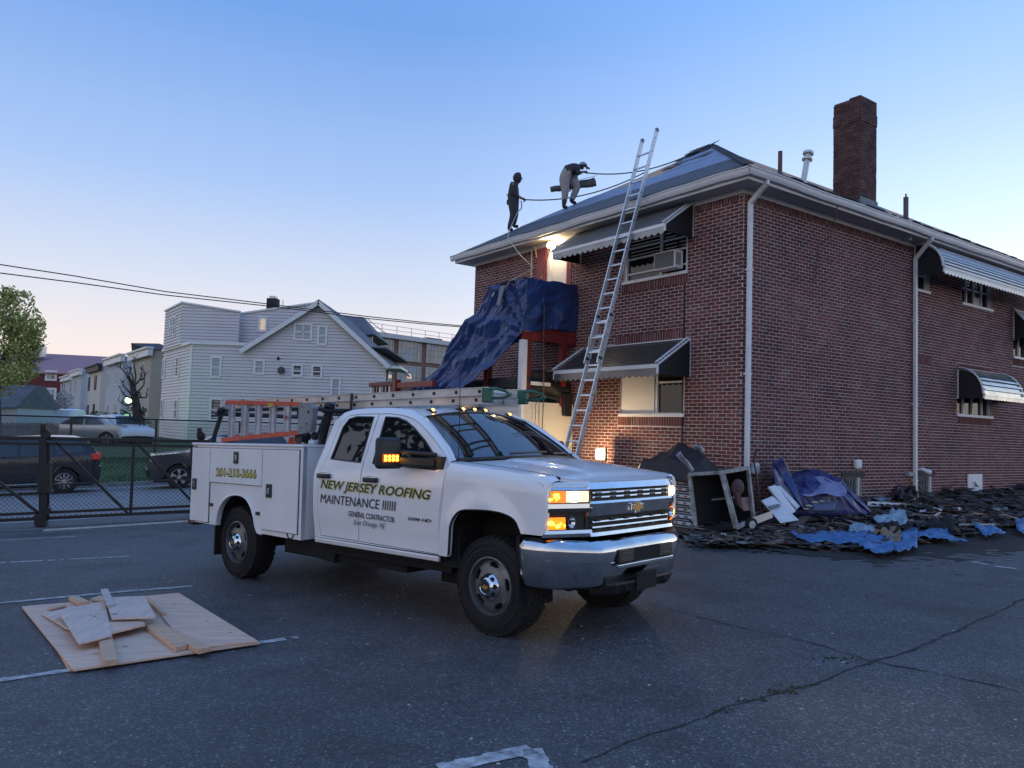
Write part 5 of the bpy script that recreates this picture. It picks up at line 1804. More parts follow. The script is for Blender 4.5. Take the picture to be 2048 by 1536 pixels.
def tarp_main(u, v):                                   # u right to left, v top to bottom
    if v < .42:
        a = TR_.lerp(KN, v / .42)
    else:
        a = KN.lerp(BR_, (v - .42) / .58)
    b = TL_.lerp(BL2, v)
    p = a.lerp(b, u)
    sag = math.sin(math.pi * u) * math.sin(math.pi * min(1, v * 1.1))
    p += Vector((.0, .10, -.10)) * sag
    k = p - KN                                         # folds fan out from the tie at the corner
    ang = math.atan2(k.z, k.x - .01)
    d = k.length
    f = .085 * (1 - 2 * abs(math.sin(ang * 6.5 + 1.2 * fbm((p.x * .7, p.z * .7, 0), 2)))) * min(1, d * .9) * math.exp(-d * .30)
    al = p.x + p.z * .9                                # long creases down the slope
    f += .10 * (.5 - abs(fbm(((p.x - p.z * .9) * 1.5, al * .28, 5), 2)) * 2.2) * min(1, v * 2 + .2)
    f += .05 * (.5 - abs(fbm(((p.x - p.z * .9) * 4.0, al * .7, 9), 2)) * 2.5)
    f += .07 * fbm((p.x * 1.2, p.z * 1.2, 2.0), 2)
    p += Vector((-.1, -.9, .35)) * f
    return p
mb = MB()
mb.grid(tarp_main, 70, 90)
mb.build('slope_sheet', TARP, tp, smooth=70, solid=.006)
def tarp_side(u, v):
    zt = lerp(4.95, 4.98, u) + .015 * math.sin(u * 14)
    zb = lerp(3.78, 3.93, u) - .03 * math.sin(u * 9)
    y = lerp(lerp(-1.48, -1.58, v), -.02, u)
    x = PX + .07 + .06 * fbm((u * 1.8, v * 1.0, 3), 2) + .035 * (1 - 2 * abs(math.sin(u * 7 + v * 2))) * v + .03 * math.sin(math.pi * v) + .04 * (.5 - abs(fbm((u * 2 + v * 2, v * 3, 7), 2)) * 2)
    return (x, y, lerp(zt, zb, v))
MB().grid(tarp_side, 40, 30).build('side_sheet', TARP, tp, smooth=70, solid=.006)
MB().grid(lambda u, v: (lerp(PX + .07, -5.86, u), lerp(-1.47, -1.25, v) - .01 * math.sin(u * 20), 4.96 + .02 * fbm((u * 8, v, 2)) - .05 * v), 24, 4).build('top_fold', TARP, tp, smooth=70, solid=.006)
MB().hexa([(-5.42, -1.66, 4.42), (-5.26, -1.68, 4.41), (-5.26, -1.66, 4.41), (-5.42, -1.64, 4.42)], [(-5.44, -1.56, 4.86), (-5.25, -1.57, 4.87), (-5.25, -1.55, 4.87), (-5.44, -1.54, 4.86)]).build('grey_board', mat('grey board', (.16, .17, .18), .6), tp)
MB().bar((-5.72, -1.58, 4.66), (-5.6, -1.54, 4.84), .03, .02).build('batten', ALU, tp)

# work lamps -----------------------------------------------------------------
WARM = (1, .70, .36)
def light(name, parent, loc, e, col, size=.05):
    l = bpy.data.lights.new(name, 'POINT'); l.energy = e; l.color = col; l.shadow_soft_size = size
    o = bpy.data.objects.new(name, l); COL.objects.link(o); o.parent = parent; o.location = loc
    return o
HOT = mat('hot bulb', (1, .9, .7), .4, emit=(1, .84, .55), estr=60)
pl_ = LX(Vector((0, 0, 0)))
lampu = thing('work_lamp', 'bright bare work lamp clamped under the eave beside the upper door', 'lamp', mx=BM @ Matrix.Translation((-5.36, -.16, 6.02)))
MB().ball((0, 0, 0), .075, 12).build('bulb', HOT, lampu, smooth=60)
MB().cyl((-.02, .02, .05), (-.06, .12, .12), .03, 8).cyl((-.10, -.02, .02), (-.04, .0, .0), .09, 14, r2=.05).build('reflector', ALU, lampu, smooth=40)
light('lamp_light', lampu, (.02, -.13, -.02), 9, WARM)
lampd = thing('flood_lamp', 'bright flood lamp on a short stand by the brick wall behind the truck hood', 'lamp', mx=BM @ Matrix.Translation((-3.15, -.50, .05)))
MB().box(-.09, .09, -.035, .035, 1.04, 1.24).build('face', HOT, lampd, bevel=.02)
MB().box(-.12, .12, .04, .09, 1.00, 1.28).build('housing', BLKP, lampd)
mb = MB().cyl((0, .06, 0), (0, .06, 1.02), .018, 8)
mb.build('stand', BLKP, lampd)
for a in (0, 2.1, 4.2):
    MB().cyl((0, .06, .25), (.3 * math.cos(a), .06 + .3 * math.sin(a), .0), .014, 6).build('leg', BLKP, lampd)
light('lamp_light', lampd, (-.1, -.14, 1.16), 50, WARM, .06)
ROPE = mat('pale rope', (.55, .48, .38), .8)
CORD = mat('brown cord', (.16, .10, .08), .7)
mb = MB().tube([BM @ Vector(p) for p in [(-6.28, -.05, 4.9), (-6.28, -.06, 5.8), (-6.26, -.08, 6.10), (-6.18, -.09, 6.17), (-6.10, -.09, 6.10), (-6.08, -.06, 5.85)]], .013, 6)
tag(mb.build('lamp_cable', ROPE, None), 'white looped cable hanging on the bricks left of the red upper panel', 'cable')
mb = MB().tube([BM @ Vector(p) for p in [(-5.30, -.24, 6.02), (-5.15, -.6, 5.2), (-4.62, -1.05, 4.98), (-4.50, -1.02, 4.4), (-4.50, -1.0, 3.4), (-4.48, -.98, 2.6), (-4.49, -.97, 2.2), (-4.52, -.96, 1.6), (-4.50, -.95, .9), (-4.45, -.9, .3)]], .012, 6)
tag(mb.build('power_cord', CORD, None), 'brown power cord hanging from the upper work lamp past the tarpaulin', 'cord')
mb = MB().tube([BM @ Vector((-4.53 + .015 * math.sin(z * 31), -1.15 + .012 * math.sin(z * 23), z)) for z in [2.34 - i * .06 for i in range(34)]], .008, 5)
tag(mb.build('power_cord', CORD, None), 'thin kinked cord hanging down the pale siding of the porch', 'cord')

# ladder leaning on the eave -----------------------------------------------------
big = thing('extension_ladder', 'tall aluminium extension ladder leaning from the ground on the gutter', 'ladder')
b0, b1 = bw(-2.64, -2.22, .06), bw(-2.27, -2.22, .06)
g0, g1 = bw(-2.385, -.56, 6.38), bw(-2.015, -.56, 6.38)
tip = on_plane(1332, 268, bw(0, -.30, 0), VB)
dl = (g0 - b0).normalized(); dr2 = (g1 - b1).normalized()
Lz = lambda b, d, z: b + d * ((z - b.z) / d.z)
nrm_ = (b1 - b0).cross(dl).normalized()
if nrm_.dot(VB) > 0:
    nrm_ = -nrm_
for (z0, z1, o_, nm) in ((.06, 3.95, 0, 'base'), (2.95, 7.62, .055, 'fly')):
    for k, (b, d) in enumerate(((b0, dl), (b1, dr2))):
        zz = z1 + (.12 if k and nm == 'fly' else 0)
        p, q = Lz(b, d, z0) + nrm_ * o_, Lz(b, d, zz) + nrm_ * o_
        rl = MB().bar(p, q, .030, .085, nrm_).build('rail', LADB, big, bevel=.004)
        hol = MB()
        t = Lz(b, d, z0 + .22)
        sd3 = (b1 - b0).normalized() * (-.016 if k == 0 else .016)
        while t.z < zz - .1:
            c = t + nrm_ * o_
            hol.cyl(c - sd3, c + sd3, .014, 8)
            t = t + d * .3048
        tag(hol.build('rung_end', mat('dark rung hole', (.02, .02, .022), .6), rl), kind='stuff')
    t0, t1 = Lz(b0, dl, z0 + .22), Lz(b1, dr2, z0 + .22)
    while t0.z < z1 - .1:
        MB().bar(t0 + nrm_ * o_, t1 + nrm_ * o_, .032, .026, nrm_).build('rung', LADB, big, bevel=.004)
        t0 = t0 + dl * .3048; t1 = t1 + dr2 * .3048
for b, d, e in ((b0, dl, 0), (b1, dr2, .12)):
    c = Lz(b, d, 7.64 + e) + nrm_ * .055
    sx_ = (b1 - b0).normalized()
    MB().cyl(c - sx_ * .016, c + sx_ * .016, .045, 14).build('end_cap', mat('grey ladder cap', (.22, .23, .24), .5), big, smooth=40)
    MB().bar(b + Vector((0, 0, .02)), b + d * .16, .05, .09, nrm_).build('foot', BLKP, big, bevel=.01)
mb = MB()
for z in (3.05, 3.9):
    for b, d in ((b0, dl), (b1, dr2)):
        c = Lz(b, d, z)
        mb.bar(c, c + nrm_ * .09, .06, .05)
mb.build('guide_bracket', mat('dark bracket', (.03, .03, .035), .5), big)
c = (Lz(b0, dl, 3.6) + Lz(b1, dr2, 3.6)) / 2
mb = MB().tube([Lz(b0, dl, 3.62) + nrm_ * .02, Lz(b0, dl, 3.35) + nrm_ * .1 + Vector((.03, 0, 0)), Lz(b0, dl, 3.2) + nrm_ * .07, Lz(b0, dl, 3.45) + nrm_ * .12], .014, 6)
mb.tube([c + nrm_ * .04, c + nrm_ * .12 - Vector((0, 0, 1.4)), (b0 + b1) / 2 + nrm_ * .1 + Vector((0, 0, .6))], .006, 5)
mb.build('haul_rope', ROPE, big)
# ------------------------------------------------------------------ the two roofers
def skinned(name, joints, bones, mats, zone, parent, extra=None):
    """a body grown from a skeleton by Skin + Subdivision; zone(p) gives the material index at a point"""
    me = bpy.data.meshes.new(name)
    names = list(joints)
    me.from_pydata([joints[n][0] for n in names], [(names.index(a), names.index(b)) for a, b in bones], [])
    o = bpy.data.objects.new(name, me)
    COL.objects.link(o)
    sk = o.modifiers.new('skin', 'SKIN')
    sk.use_smooth_shade = True
    for i, n in enumerate(names):
        r = joints[n][1] * (1.0 if n[:2] in ('he', 'ha', 'wr', 'ne') else 1.32)
        me.skin_vertices[0].data[i].radius = (r, r) if not isinstance(r, tuple) else r
        me.skin_vertices[0].data[i].use_root = (i == 0)
    sb = o.modifiers.new('sub', 'SUBSURF'); sb.levels = 2; sb.render_levels = 2
    dg = bpy.context.evaluated_depsgraph_get()
    m2 = bpy.data.meshes.new_from_object(o.evaluated_get(dg))
    COL.objects.unlink(o); bpy.data.objects.remove(o)
    m2.materials.clear()
    for m in mats:
        m2.materials.append(m)
    b = bmesh.new(); b.from_mesh(m2)
    if extra:
        for v_, f_ in extra:
            k = [b.verts.new(p) for p in v_]
            for f in f_:
                try:
                    b.faces.new([k[i] for i in f])
                except ValueError:
                    pass
    b.faces.ensure_lookup_table()
    for f in b.faces:
        f.smooth = True
        f.material_index = zone(f.calc_center_median())
    b.to_mesh(m2); b.free()
    m2.name = name
    r = bpy.data.objects.new(name, m2)
    COL.objects.link(r)
    r.parent = parent
    return r
def segdist(p, a, b):
    ab = b - a
    t = max(0, min(1, (p - a).dot(ab) / ab.length_squared))
    return (p - a - ab * t).length
SKIN = mat('skin', (.36, .21, .15), .6)
HOOD = mat('dark hooded top', (.040, .043, .048), .85, var=.25, vscale=9)
JEAN = mat('dark work trousers', (.050, .054, .064), .85, var=.25, vscale=9)
KHAKI = mat('grey work trousers', (.34, .33, .31), .85, var=.2, vscale=9)
BOOT = mat('dark boots', (.02, .019, .018), .8)
HAT = mat('grey hat', (.28, .29, .30), .8)
HARN = mat('harness webbing', (.50, .46, .30), .7)
def px(c):                                             # scale of a pixel at the roofer's depth
    return c
def hand(c, d, up, s=1.0):
    """palm and five curled fingers"""
    c, d, up = Vector(c), Vector(d).normalized(), Vector(up)
    x = d.cross(up).normalized(); u = x.cross(d)
    mb = MB()
    mb.hexa([c - x * .04 - u * .014, c + x * .04 - u * .014, c + x * .04 - u * .012 + d * .09, c - x * .04 - u * .012 + d * .09], [c - x * .035 + u * .016, c + x * .035 + u * .016, c + x * .036 + u * .012 + d * .09, c - x * .036 + u * .012 + d * .09])
    for k, L in enumerate((.070, .078, .074, .058)):
        b = c + d * .085 + x * (-.03 + k * .02)
        mb.tube([b, b + d * L * .5 - u * .012, b + d * L * .62 - u * .045, b + d * L * .25 - u * .062], .0095, 6, .007)
    b = c + d * .02 + x * .04
    mb.tube([b, b + x * .03 + d * .03 - u * .01, b + x * .015 + d * .065 - u * .03], .011, 6, .008)
    return mb.v, mb.f
def roofer(name, label, root_px, w, P, hh, cloth):
    root = at(*root_px, w)
    fwd = ray(*root_px).normalized()
    ex = Vector((CR.x, CR.y, 0)).normalized()
    ey = Vector((-ex.y, ex.x, 0))
    k = w / FPX
    def J(x, y, dep=0):                                # zoom picture coordinates -> local metres (right, away, up)
        p = at(1000 + x / 8.532, 303 + y / 8.532, w + dep)
        d = p - root
        return Vector((d.dot(ex), d.dot(ey), d.z))
    mx = Matrix((ex, ey, Vector((0, 0, 1)))).transposed().to_4x4()
    mx.translation = root
    t = thing('person', label, 'person', mx=mx, group='roofers working on the roof')
    return t, J
# standing roofer in a dark hooded top, facing right
t1, J = roofer('person', 'person in dark hooded jacket standing on roof edge holding a rope', (1022, 461), 21.25, None, None, None)
jn = {
 'pelvis': (J(222, 860), .125), 'waist': (J(222, 760), .125), 'chest': (J(225, 640), .150), 'neckb': (J(262, 560), .095), 'neck': (J(290, 525), .062),
 'head0': (J(308, 478), .095), 'head1': (J(320, 435), .092),
 'shL': (J(218, 575, -.17), .075), 'elL': (J(215, 735, -.20), .052), 'wrL': (J(330, 785, -.10), .036), 'haL': (J(352, 795, -.08), .030),
 'shR': (J(240, 575, .17), .075), 'elR': (J(250, 740, .20), .050), 'wrR': (J(345, 780, .08), .036), 'haR': (J(365, 790, .06), .030),
 'hipL': (J(218, 895, -.08), .105), 'knL': (J(225, 1080, -.09), .070), 'anL': (J(160, 1290, -.09), .048), 'heL': (J(150, 1335, -.09), .048), 'toL': (J(225, 1330, -.10), .040),
 'hipR': (J(238, 895, .08), .105), 'knR': (J(265, 1070, .09), .070), 'anR': (J(238, 1235, .10), .048), 'heR': (J(232, 1275, .10), .048), 'toR': (J(318, 1280, .10), .040)}
bn = [('pelvis', 'waist'), ('waist', 'chest'), ('chest', 'neckb'), ('neckb', 'neck'), ('neck', 'head0'), ('head0', 'head1')]
for s in 'LR':
    bn += [('chest', 'sh' + s), ('sh' + s, 'el' + s), ('el' + s, 'wr' + s), ('wr' + s, 'ha' + s), ('pelvis', 'hip' + s), ('hip' + s, 'kn' + s), ('kn' + s, 'an' + s), ('an' + s, 'he' + s), ('he' + s, 'to' + s)]
g = {k: v[0] for k, v in jn.items()}
def zone1(p):
    if min((p - g['haL']).length, (p - g['haR']).length) < .10 and p.x > g['wrL'].x - .01: return 2
    if p.z < g['anL'].z + .06 and min(segdist(p, g['heL'], g['toL']), segdist(p, g['heR'], g['toR'])) < .11: return 3
    if p.z < g['pelvis'].z - .02 and min((p - g['wrL']).length, (p - g['wrR']).length) > .14: return 1
    if segdist(p, g['head0'], g['head1']) < .13 and p.x > g['head0'].x + .055: return 2
    return 0
ex_ = [hand(jn['haL'][0], (1, .2, -.35), (0, 0, 1)), hand(jn['haR'][0], (1, -.2, -.3), (0, 0, 1))]
body = skinned('body', jn, bn, [HOOD, JEAN, SKIN, BOOT], zone1, t1, ex_)
hc = g['head0'].lerp(g['head1'], .5)
mb = MB()                                              # hood: an open shell round the head
vs = []
def hoodf(u, v):
    a = lerp(-2.25, 2.25, u) + math.pi
    e = lerp(-1.0, 1.45, v)
    r = .128 - .02 * (v > .9)
    return hc + Vector((math.cos(a) * math.cos(e) * r * 1.05, math.sin(a) * math.cos(e) * r * .92, math.sin(e) * r * 1.12 + .01)) + Vector((-.008, 0, 0))
mb.grid(hoodf, 18, 10)
mb.build('hood', HOOD, t1, smooth=70, solid=.018)
mb = MB()
for y in (-.035, .035):
    mb.ball(hc + Vector((.088, y, .012)), .012, 6)
f_ = mb.build('eyes', mat('eyes', (.02, .02, .02), .3), t1)
MB().hexa([hc + Vector((.085, -.014, -.03)), hc + Vector((.085, .014, -.03)), hc + Vector((.122, .008, -.028)), hc + Vector((.122, -.008, -.028))], [hc + Vector((.085, -.008, .02)), hc + Vector((.085, .008, .02)), hc + Vector((.095, .005, .018)), hc + Vector((.095, -.005, .018))]).build('nose', SKIN, t1)
MB().box(hc.x + .085, hc.x + .098, hc.y - .026, hc.y + .026, hc.z - .062, hc.z - .050).build('mouth', mat('lips', (.17, .07, .06), .6), t1)
hz_ = MB()
hz_.tube([g['shL'] + Vector((0, -.085, .02)), g['chest'] + Vector((.03, -.155, -.05)), g['waist'] + Vector((.0, -.14, .02)), g['waist'] + Vector((-.13, -.05, .02)), g['waist'] + Vector((-.17, .0, .03))], .018, 5)
hz_.tube([g['waist'] + Vector((math.cos(a) * .145, math.sin(a) * .145, .0)) for a in [i * .5 for i in range(14)]], .016, 5)
hz_.build('safety_harness', HARN, t1)
MB().box(g['pelvis'].x - .17, g['pelvis'].x - .10, -.08, .06, g['pelvis'].z - .06, g['pelvis'].z + .05).build('tool_pouch', BOOT, t1, bevel=.015)
W1 = t1.matrix_world.copy()
# bent roofer in grey trousers
t2, J = roofer('person', 'person in grey trousers and pale hat bending over on the roof', (1134, 415), 21.0, None, None, None)
jn = {
 'pelvis': (J(1105, 400), .150), 'waist': (J(1180, 318), .135), 'chest': (J(1275, 262), .150), 'neckb': (J(1350, 250), .090), 'neck': (J(1385, 252), .062),
 'head0': (J(1408, 258), .092), 'head1': (J(1442, 275), .088),
 'shL': (J(1320, 275, -.17), .075), 'elL': (J(1325, 385, -.18), .055), 'wrL': (J(1400, 350, -.12), .038), 'haL': (J(1412, 345, -.10), .030),
 'shR': (J(1310, 280, .17), .075), 'elR': (J(1290, 430, .22), .050), 'wrR': (J(1228, 570, .20), .038), 'haR': (J(1218, 600, .20), .032),
 'hipL': (J(1090, 440, -.10), .125), 'knL': (J(1115, 655, -.12), .088), 'anL': (J(1098, 850, -.12), .056), 'heL': (J(1085, 950, -.12), .050), 'toL': (J(1155, 955, -.13), .042),
 'hipR': (J(1175, 430, .10), .125), 'knR': (J(1325, 590, .12), .088), 'anR': (J(1225, 825, .12), .058), 'heR': (J(1215, 855, .12), .050), 'toR': (J(1305, 885, .12), .042)}
g = {k: v[0] for k, v in jn.items()}
def zone2(p):
    if min((p - g['haL']).length, (p - g['haR']).length) < .085: return 2
    if min(segdist(p, g['heL'], g['toL']), segdist(p, g['heR'], g['toR'])) < .085: return 3
    if segdist(p, g['anL'], g['heL']) < .09: return 4
    lim = min(segdist(p, g['hipL'], g['knL']), segdist(p, g['knL'], g['anL']), segdist(p, g['hipR'], g['knR']), segdist(p, g['knR'], g['anR']), (p - g['pelvis']).length)
    arm = min(segdist(p, g['shR'], g['elR']), segdist(p, g['elR'], g['wrR']), segdist(p, g['shL'], g['elL']), segdist(p, g['elL'], g['wrL']), segdist(p, g['waist'], g['chest']))
    if segdist(p, g['head0'], g['head1']) < .115 and p.z < g['head1'].z - .0 and p.x > g['head0'].x: return 2
    return 1 if lim < arm else 0
ex_ = [hand(jn['haL'][0], (1, .1, .1), (0, 0, 1)), hand(jn['haR'][0], (-.1, 0, -1), (1, 0, 0))]
skinned('body', jn, bn, [HOOD, KHAKI, SKIN, BOOT, JEAN], zone2, t2, ex_)
hc = g['head0'].lerp(g['head1'], .5)
mb = MB()
dd = Vector((.55, 0, .83))
mb.grid(lambda u, v: hc + Vector((-.02, 0, .02)) + (lambda a, e: Vector((math.cos(a) * math.cos(e) * .118, math.sin(a) * math.cos(e) * .108, math.sin(e) * .115)))(u * 2 * math.pi, lerp(.1, 1.5, v)), 18, 7)
hatb = mb.build('hat', HAT, t2, smooth=70, solid=.012)
MB().hexa([hc + Vector((.06, -.07, .0)), hc + Vector((.06, .07, .0)), hc + Vector((.17, .055, -.045)), hc + Vector((.17, -.055, -.045))], [hc + Vector((.06, -.07, .012)), hc + Vector((.06, .07, .012)), hc + Vector((.17, .055, -.033)), hc + Vector((.17, -.055, -.033))]).build('brim', HAT, t2)
mb = MB()
for y in (-.035, .035):
    mb.ball(hc + Vector((.085, y, -.03)), .012, 6)
mb.build('eyes', mat('eyes', (.02, .02, .02), .3), t2)
MB().hexa([hc + Vector((.08, -.014, -.075)), hc + Vector((.08, .014, -.075)), hc + Vector((.112, .008, -.075)), hc + Vector((.112, -.008, -.075))], [hc + Vector((.08, -.008, -.03)), hc + Vector((.08, .008, -.03)), hc + Vector((.09, .005, -.03)), hc + Vector((.09, -.005, -.03))]).build('nose', SKIN, t2)
# roll of felt he is holding, ropes
def Z1(x, y, w): return at(1000 + x / 8.532, 303 + y / 8.532, w)
a, b = Z1(862, 652, 21.35), Z1(1630, 520, 21.15)
fr_ = thing('felt_roll', 'roll of grey roofing felt held across the legs of the bent roofer', 'roll')
L_ = (b - a)
mb = MB().tube([a + L_ * i / 10 + Vector((0, 0, .01 * math.sin(i * 2))) for i in range(11)], .075, 14, .12)
mb.build('felt', mat('green grey felt', (.10, .12, .12), .8, var=.3, vscale=6), fr_, smooth=50)
mb = MB().grid(lambda u, v: a + L_ * lerp(.45, 1.0, u) + Vector((0, -.10 - .05 * v, .09 + .05 * u - .02 * v)), 8, 2)
mb.build('loose_flap', mat('green grey felt', (.1, .12, .12)), fr_, solid=.008)
mb = MB().cyl(b - L_.normalized() * .01, b + L_.normalized() * .012, .06, 12)
mb.build('core', BLKP, fr_)
ROPEB = mat('dark rope', (.10, .085, .10), .8)
def rope(pts, r, m, label):
    o = MB().tube(pts, r, 6).build('safety_rope', m, None, smooth=60)
    return tag(o, label, 'rope', 'safety ropes of the roofers')
def sag(p, q, s, n=14):
    return [p.lerp(q, i / n) - Vector((0, 0, s * 4 * (i / n) * (1 - i / n))) for i in range(n + 1)]
rope(sag(Z1(405, 820, 21.15), BM @ Vector((-5.9, 3.4, rzL(3.4) + .06)), .25), .016, ROPEB, 'dark rope stretched from the hooded roofer to the roof behind the other')
rope(sag(Z1(1415, 355, 20.9), BM @ Vector((-4.9, 4.0, rzL(4.0) + .05)), .22), .016, ROPEB, 'dark rope running from the bent roofer up to the ridge')
rope([Z1(360, 840, 21.1), Z1(372, 920, 21.1), Z1(360, 985, 21.1), Z1(325, 1010, 21.1), Z1(300, 990, 21.1)], .014, ROPEB, 'short loop of rope hanging at the hooded roofer\'s hip')
ge_ = on_plane(1016, 474, bw(0, -.56, 0), VB)
pts = [Z1(318, 1000, 21.1), Z1(255, 1130, 20.95), on_plane(1018, 462, bw(0, -.50, 6.5), VB), ge_, on_plane(1018, 480, bw(0, -.60, 0), VB), on_plane(1042, 512, bw(0, -.75, 0), VB), on_plane(1068, 536, bw(0, -1.0, 0), VB), bw(-5.3, -1.4, 4.98), bw(-5.15, -1.62, 4.80)]
rope(pts, .012, ROPE, 'pale rope dropping from the hooded roofer over the gutter to the porch')
# ------------------------------------------------------------------ plywood pile
PLY = mat('plywood face', (.72, .49, .36), .75, var=.22, vscale=2.0, stretch=(1.2, 9, 9), bump=.06, bscale=30)
PLY2 = mat('weathered plywood face', (.66, .51, .43), .78, var=.2, vscale=2.4, stretch=(8, 1.2, 8))
EDGE = mat('timber', (.62, .40, .26), .75, var=.25, vscale=6, stretch=(1, 8, 8))
KNOT = mat('knot', (.06, .035, .025), .8)
def zup(p, h): return Vector((p.x, p.y, p.z + h))
def slab(name, corners, h0s, th, m, label, cat, grp, holes=()):
    """a board lying at given heights over the lot: corner pixels, height of each underside corner, thickness"""
    P = []
    for (x, y), h in zip(corners, h0s):
        d = ray(x, y)
        t = 4.0
        for _ in range(80):
            p = EYE + d * t
            t += (p.z - (lot_z(p.x, p.y) + h + th)) / -d.z * .8
        P.append(EYE + d * t)
    o = thing(name, label, cat, grp, loc=gz(sum(P, Vector()) / 4))
    inv = -o.location
    mb = MB().hexa([p + inv - Vector((0, 0, th)) for p in P], [p + inv for p in P])
    mb.build('board', m, o, bevel=.002)
    kn = MB()
    for hx, hy, r in holes:
        q = P[0].lerp(P[1], hx).lerp(P[3].lerp(P[2], hx), hy) + inv + Vector((0, 0, .0012))
        e1 = (P[1] - P[0]).normalized(); e2 = (P[3] - P[0]).normalized()
        kn.add([q + e1 * r * math.cos(a) + e2 * r * .45 * math.sin(a) for a in [i * .7 for i in range(9)]], [tuple(range(9))])
    if holes:
        kn.build('knot', KNOT, o)
    return o
G_ = 'timber offcuts on the plywood pile'
zo_ = lambda a, b: (a / 3.2, 1140 + b / 3.2)
K4 = lambda *q: [zo_(*p) for p in q]
slab('plywood_sheet', K4((300, 345), (1630, 430), (1240, 520), (420, 560)), (0, .0, 0, 0), .012, EDGE, 'lowest plywood sheet of the pile, poking out at the front edge', 'plywood', G_) if False else None
slab('plywood_sheet', K4((140, 232), (1130, 150), (1660, 462), (470, 636)), (.016, .016, .016, .016), .016, PLY, 'large bottom plywood sheet lying on the asphalt under the offcuts', 'plywood', G_, [(.2, .35, .02), (.33, .82, .02), (.16, .86, .018), (.78, .8, .02), (.62, .5, .018), (.55, .2, .02), (.9, .7, .02)])
slab('plywood_sheet', K4((300, 390), (860, 560), (1230, 520), (440, 640)), (.0, .0, .0, .0), .014, EDGE, 'thin plywood strip under the front edge of the bottom sheet', 'plywood', G_)
slab('plywood_sheet', K4((930, 165), (1145, 145), (1650, 452), (1205, 495)), (.034, .034, .034, .034), .016, PLY, 'smooth plywood sheet on the right side of the pile', 'plywood', G_, [(.5, .25, .02), (.7, .62, .018), (.8, .85, .02)])
slab('timber_board', K4((930, 350), (990, 335), (1200, 475), (1125, 495)), (.034, .034, .034, .034), .038, EDGE, 'pale two by four lying across the pile toward its right front', 'board', G_)
slab('timber_board', K4((940, 340), (1010, 330), (1355, 490), (1270, 508)), (.040, .040, .034, .034), .036, EDGE, 'two by four with a white end label at the right front', 'board', G_)
slab('timber_board', K4((600, 300), (690, 300), (752, 570), (665, 580)), (.034, .034, .034, .034), .042, EDGE, 'two by four with a round white tag on its front end', 'board', G_)
slab('plywood_offcut', K4((265, 275), (660, 200), (930, 335), (430, 372)), (.034, .06, .075, .05), .014, PLY2, 'plywood offcut peeping out left of the big tilted offcut', 'plywood', G_)
slab('plywood_offcut', K4((640, 335), (905, 320), (930, 345), (690, 405)), (.085, .085, .08, .075), .018, PLY, 'narrow plywood offcut jutting to the right in the middle of the pile', 'plywood', G_)
slab('plywood_offcut', K4((375, 262), (670, 195), (718, 415), (505, 468)), (.10, .10, .085, .08), .016, PLY2, 'big tilted plywood offcut with dark gouges on the left', 'plywood', G_, [(.6, .35, .02), (.68, .42, .025), (.75, .5, .02), (.55, .5, .022), (.8, .38, .02)])
slab('plywood_offcut', K4((675, 175), (925, 165), (998, 298), (718, 305)), (.14, .13, .12, .12), .018, PLY2, 'pale grey square offcut on the very top of the pile', 'plywood', G_, [(.8, .1, .015), (.1, .85, .03)])
slab('timber_board', K4((645, 122), (690, 118), (735, 215), (690, 222)), (.16, .16, .15, .15), .02, mat('pale board', (.56, .50, .45), .75, var=.2), 'small pale board sticking up at the back of the pile', 'board', G_)
slab('timber_board', K4((440, 172), (500, 165), (575, 200), (505, 205)), (.034, .034, .034, .034), .036, EDGE, 'short block of two by four at the back left of the pile', 'board', G_)
slab('timber_board', K4((580, 182), (645, 160), (690, 190), (610, 190)), (.034, .034, .034, .034), .02, EDGE, 'thin pale lath at the back of the pile', 'board', G_)
slab('timber_board', K4((930, 175), (945, 165), (1065, 278), (1040, 280)), (.05, .05, .05, .05), .018, EDGE, 'thin lath lying on the right hand plywood sheet', 'board', G_)
slab('timber_board', K4((305, 235), (420, 220), (425, 225), (315, 252)), (.034, .034, .034, .034), .016, EDGE, 'small scrap of lath at the left of the pile', 'board', G_)
def tagdisc(x, y, r, label):
    p = ground(*zo_(x, y))
TAGW = mat('white tag', (.7, .72, .75), .5)
q = at(*zo_(680, 604), (ground(*zo_(680, 612)) - EYE).dot(_fw) - .012)
tag(MB().cyl(q, q + ray(*zo_(680, 604)).normalized() * .004, .014, 12).build('price_tag', TAGW), 'round white tag stapled to the end of a two by four', 'tag')
q = at(*zo_(1328, 502), (ground(*zo_(1328, 512)) - EYE).dot(_fw) - .014)
tag(MB().bar(q, q + CR * .03, .004, .018, CU).build('price_tag', TAGW), 'small white label on the end of the right hand two by four', 'tag')

# ------------------------------------------------------------------ sliding gate
GBLK = mat('black gate paint', (.010, .011, .013), .45, var=.2)
gdir = SD
def gpt(x, y, dn=0):                                   # a pixel on the gate plane
    return on_plane(x, y, GA - SN * dn, SN)
gate = thing('sliding_gate', 'black chain link sliding gate with diagonal braces across the driveway', 'gate')
def gbar(a, b, w_, nm, ext=True):
    return MB().bar(gpt(*a), gpt(*b), w_, w_, (0, 0, 1)).build(nm, GBLK, gate)
for a, b, w_ in (((-150, 873), (470, 884), .065), ((-150, 884), (470, 894), .05), ((-150, 1036), (470, 1008), .05), ((-150, 1048), (470, 1018), .06)):
    gbar(a, b, w_, 'rail')
for x0, y0, x1, y1 in ((97, 884, 95, 1036), (268, 888, 261, 1028), (384, 890, 383, 1022), (-120, 884, -124, 1044), (450, 890, 448, 1020)):
    gbar((x0, y0), (x1, y1), .055, 'upright')
for a, b in (((-150, 850), (88, 1034)), ((112, 884), (255, 1026)), ((274, 886), (384, 1003)), ((-60, 894), (-110, 940))):
    gbar(a, b, .05, 'brace')
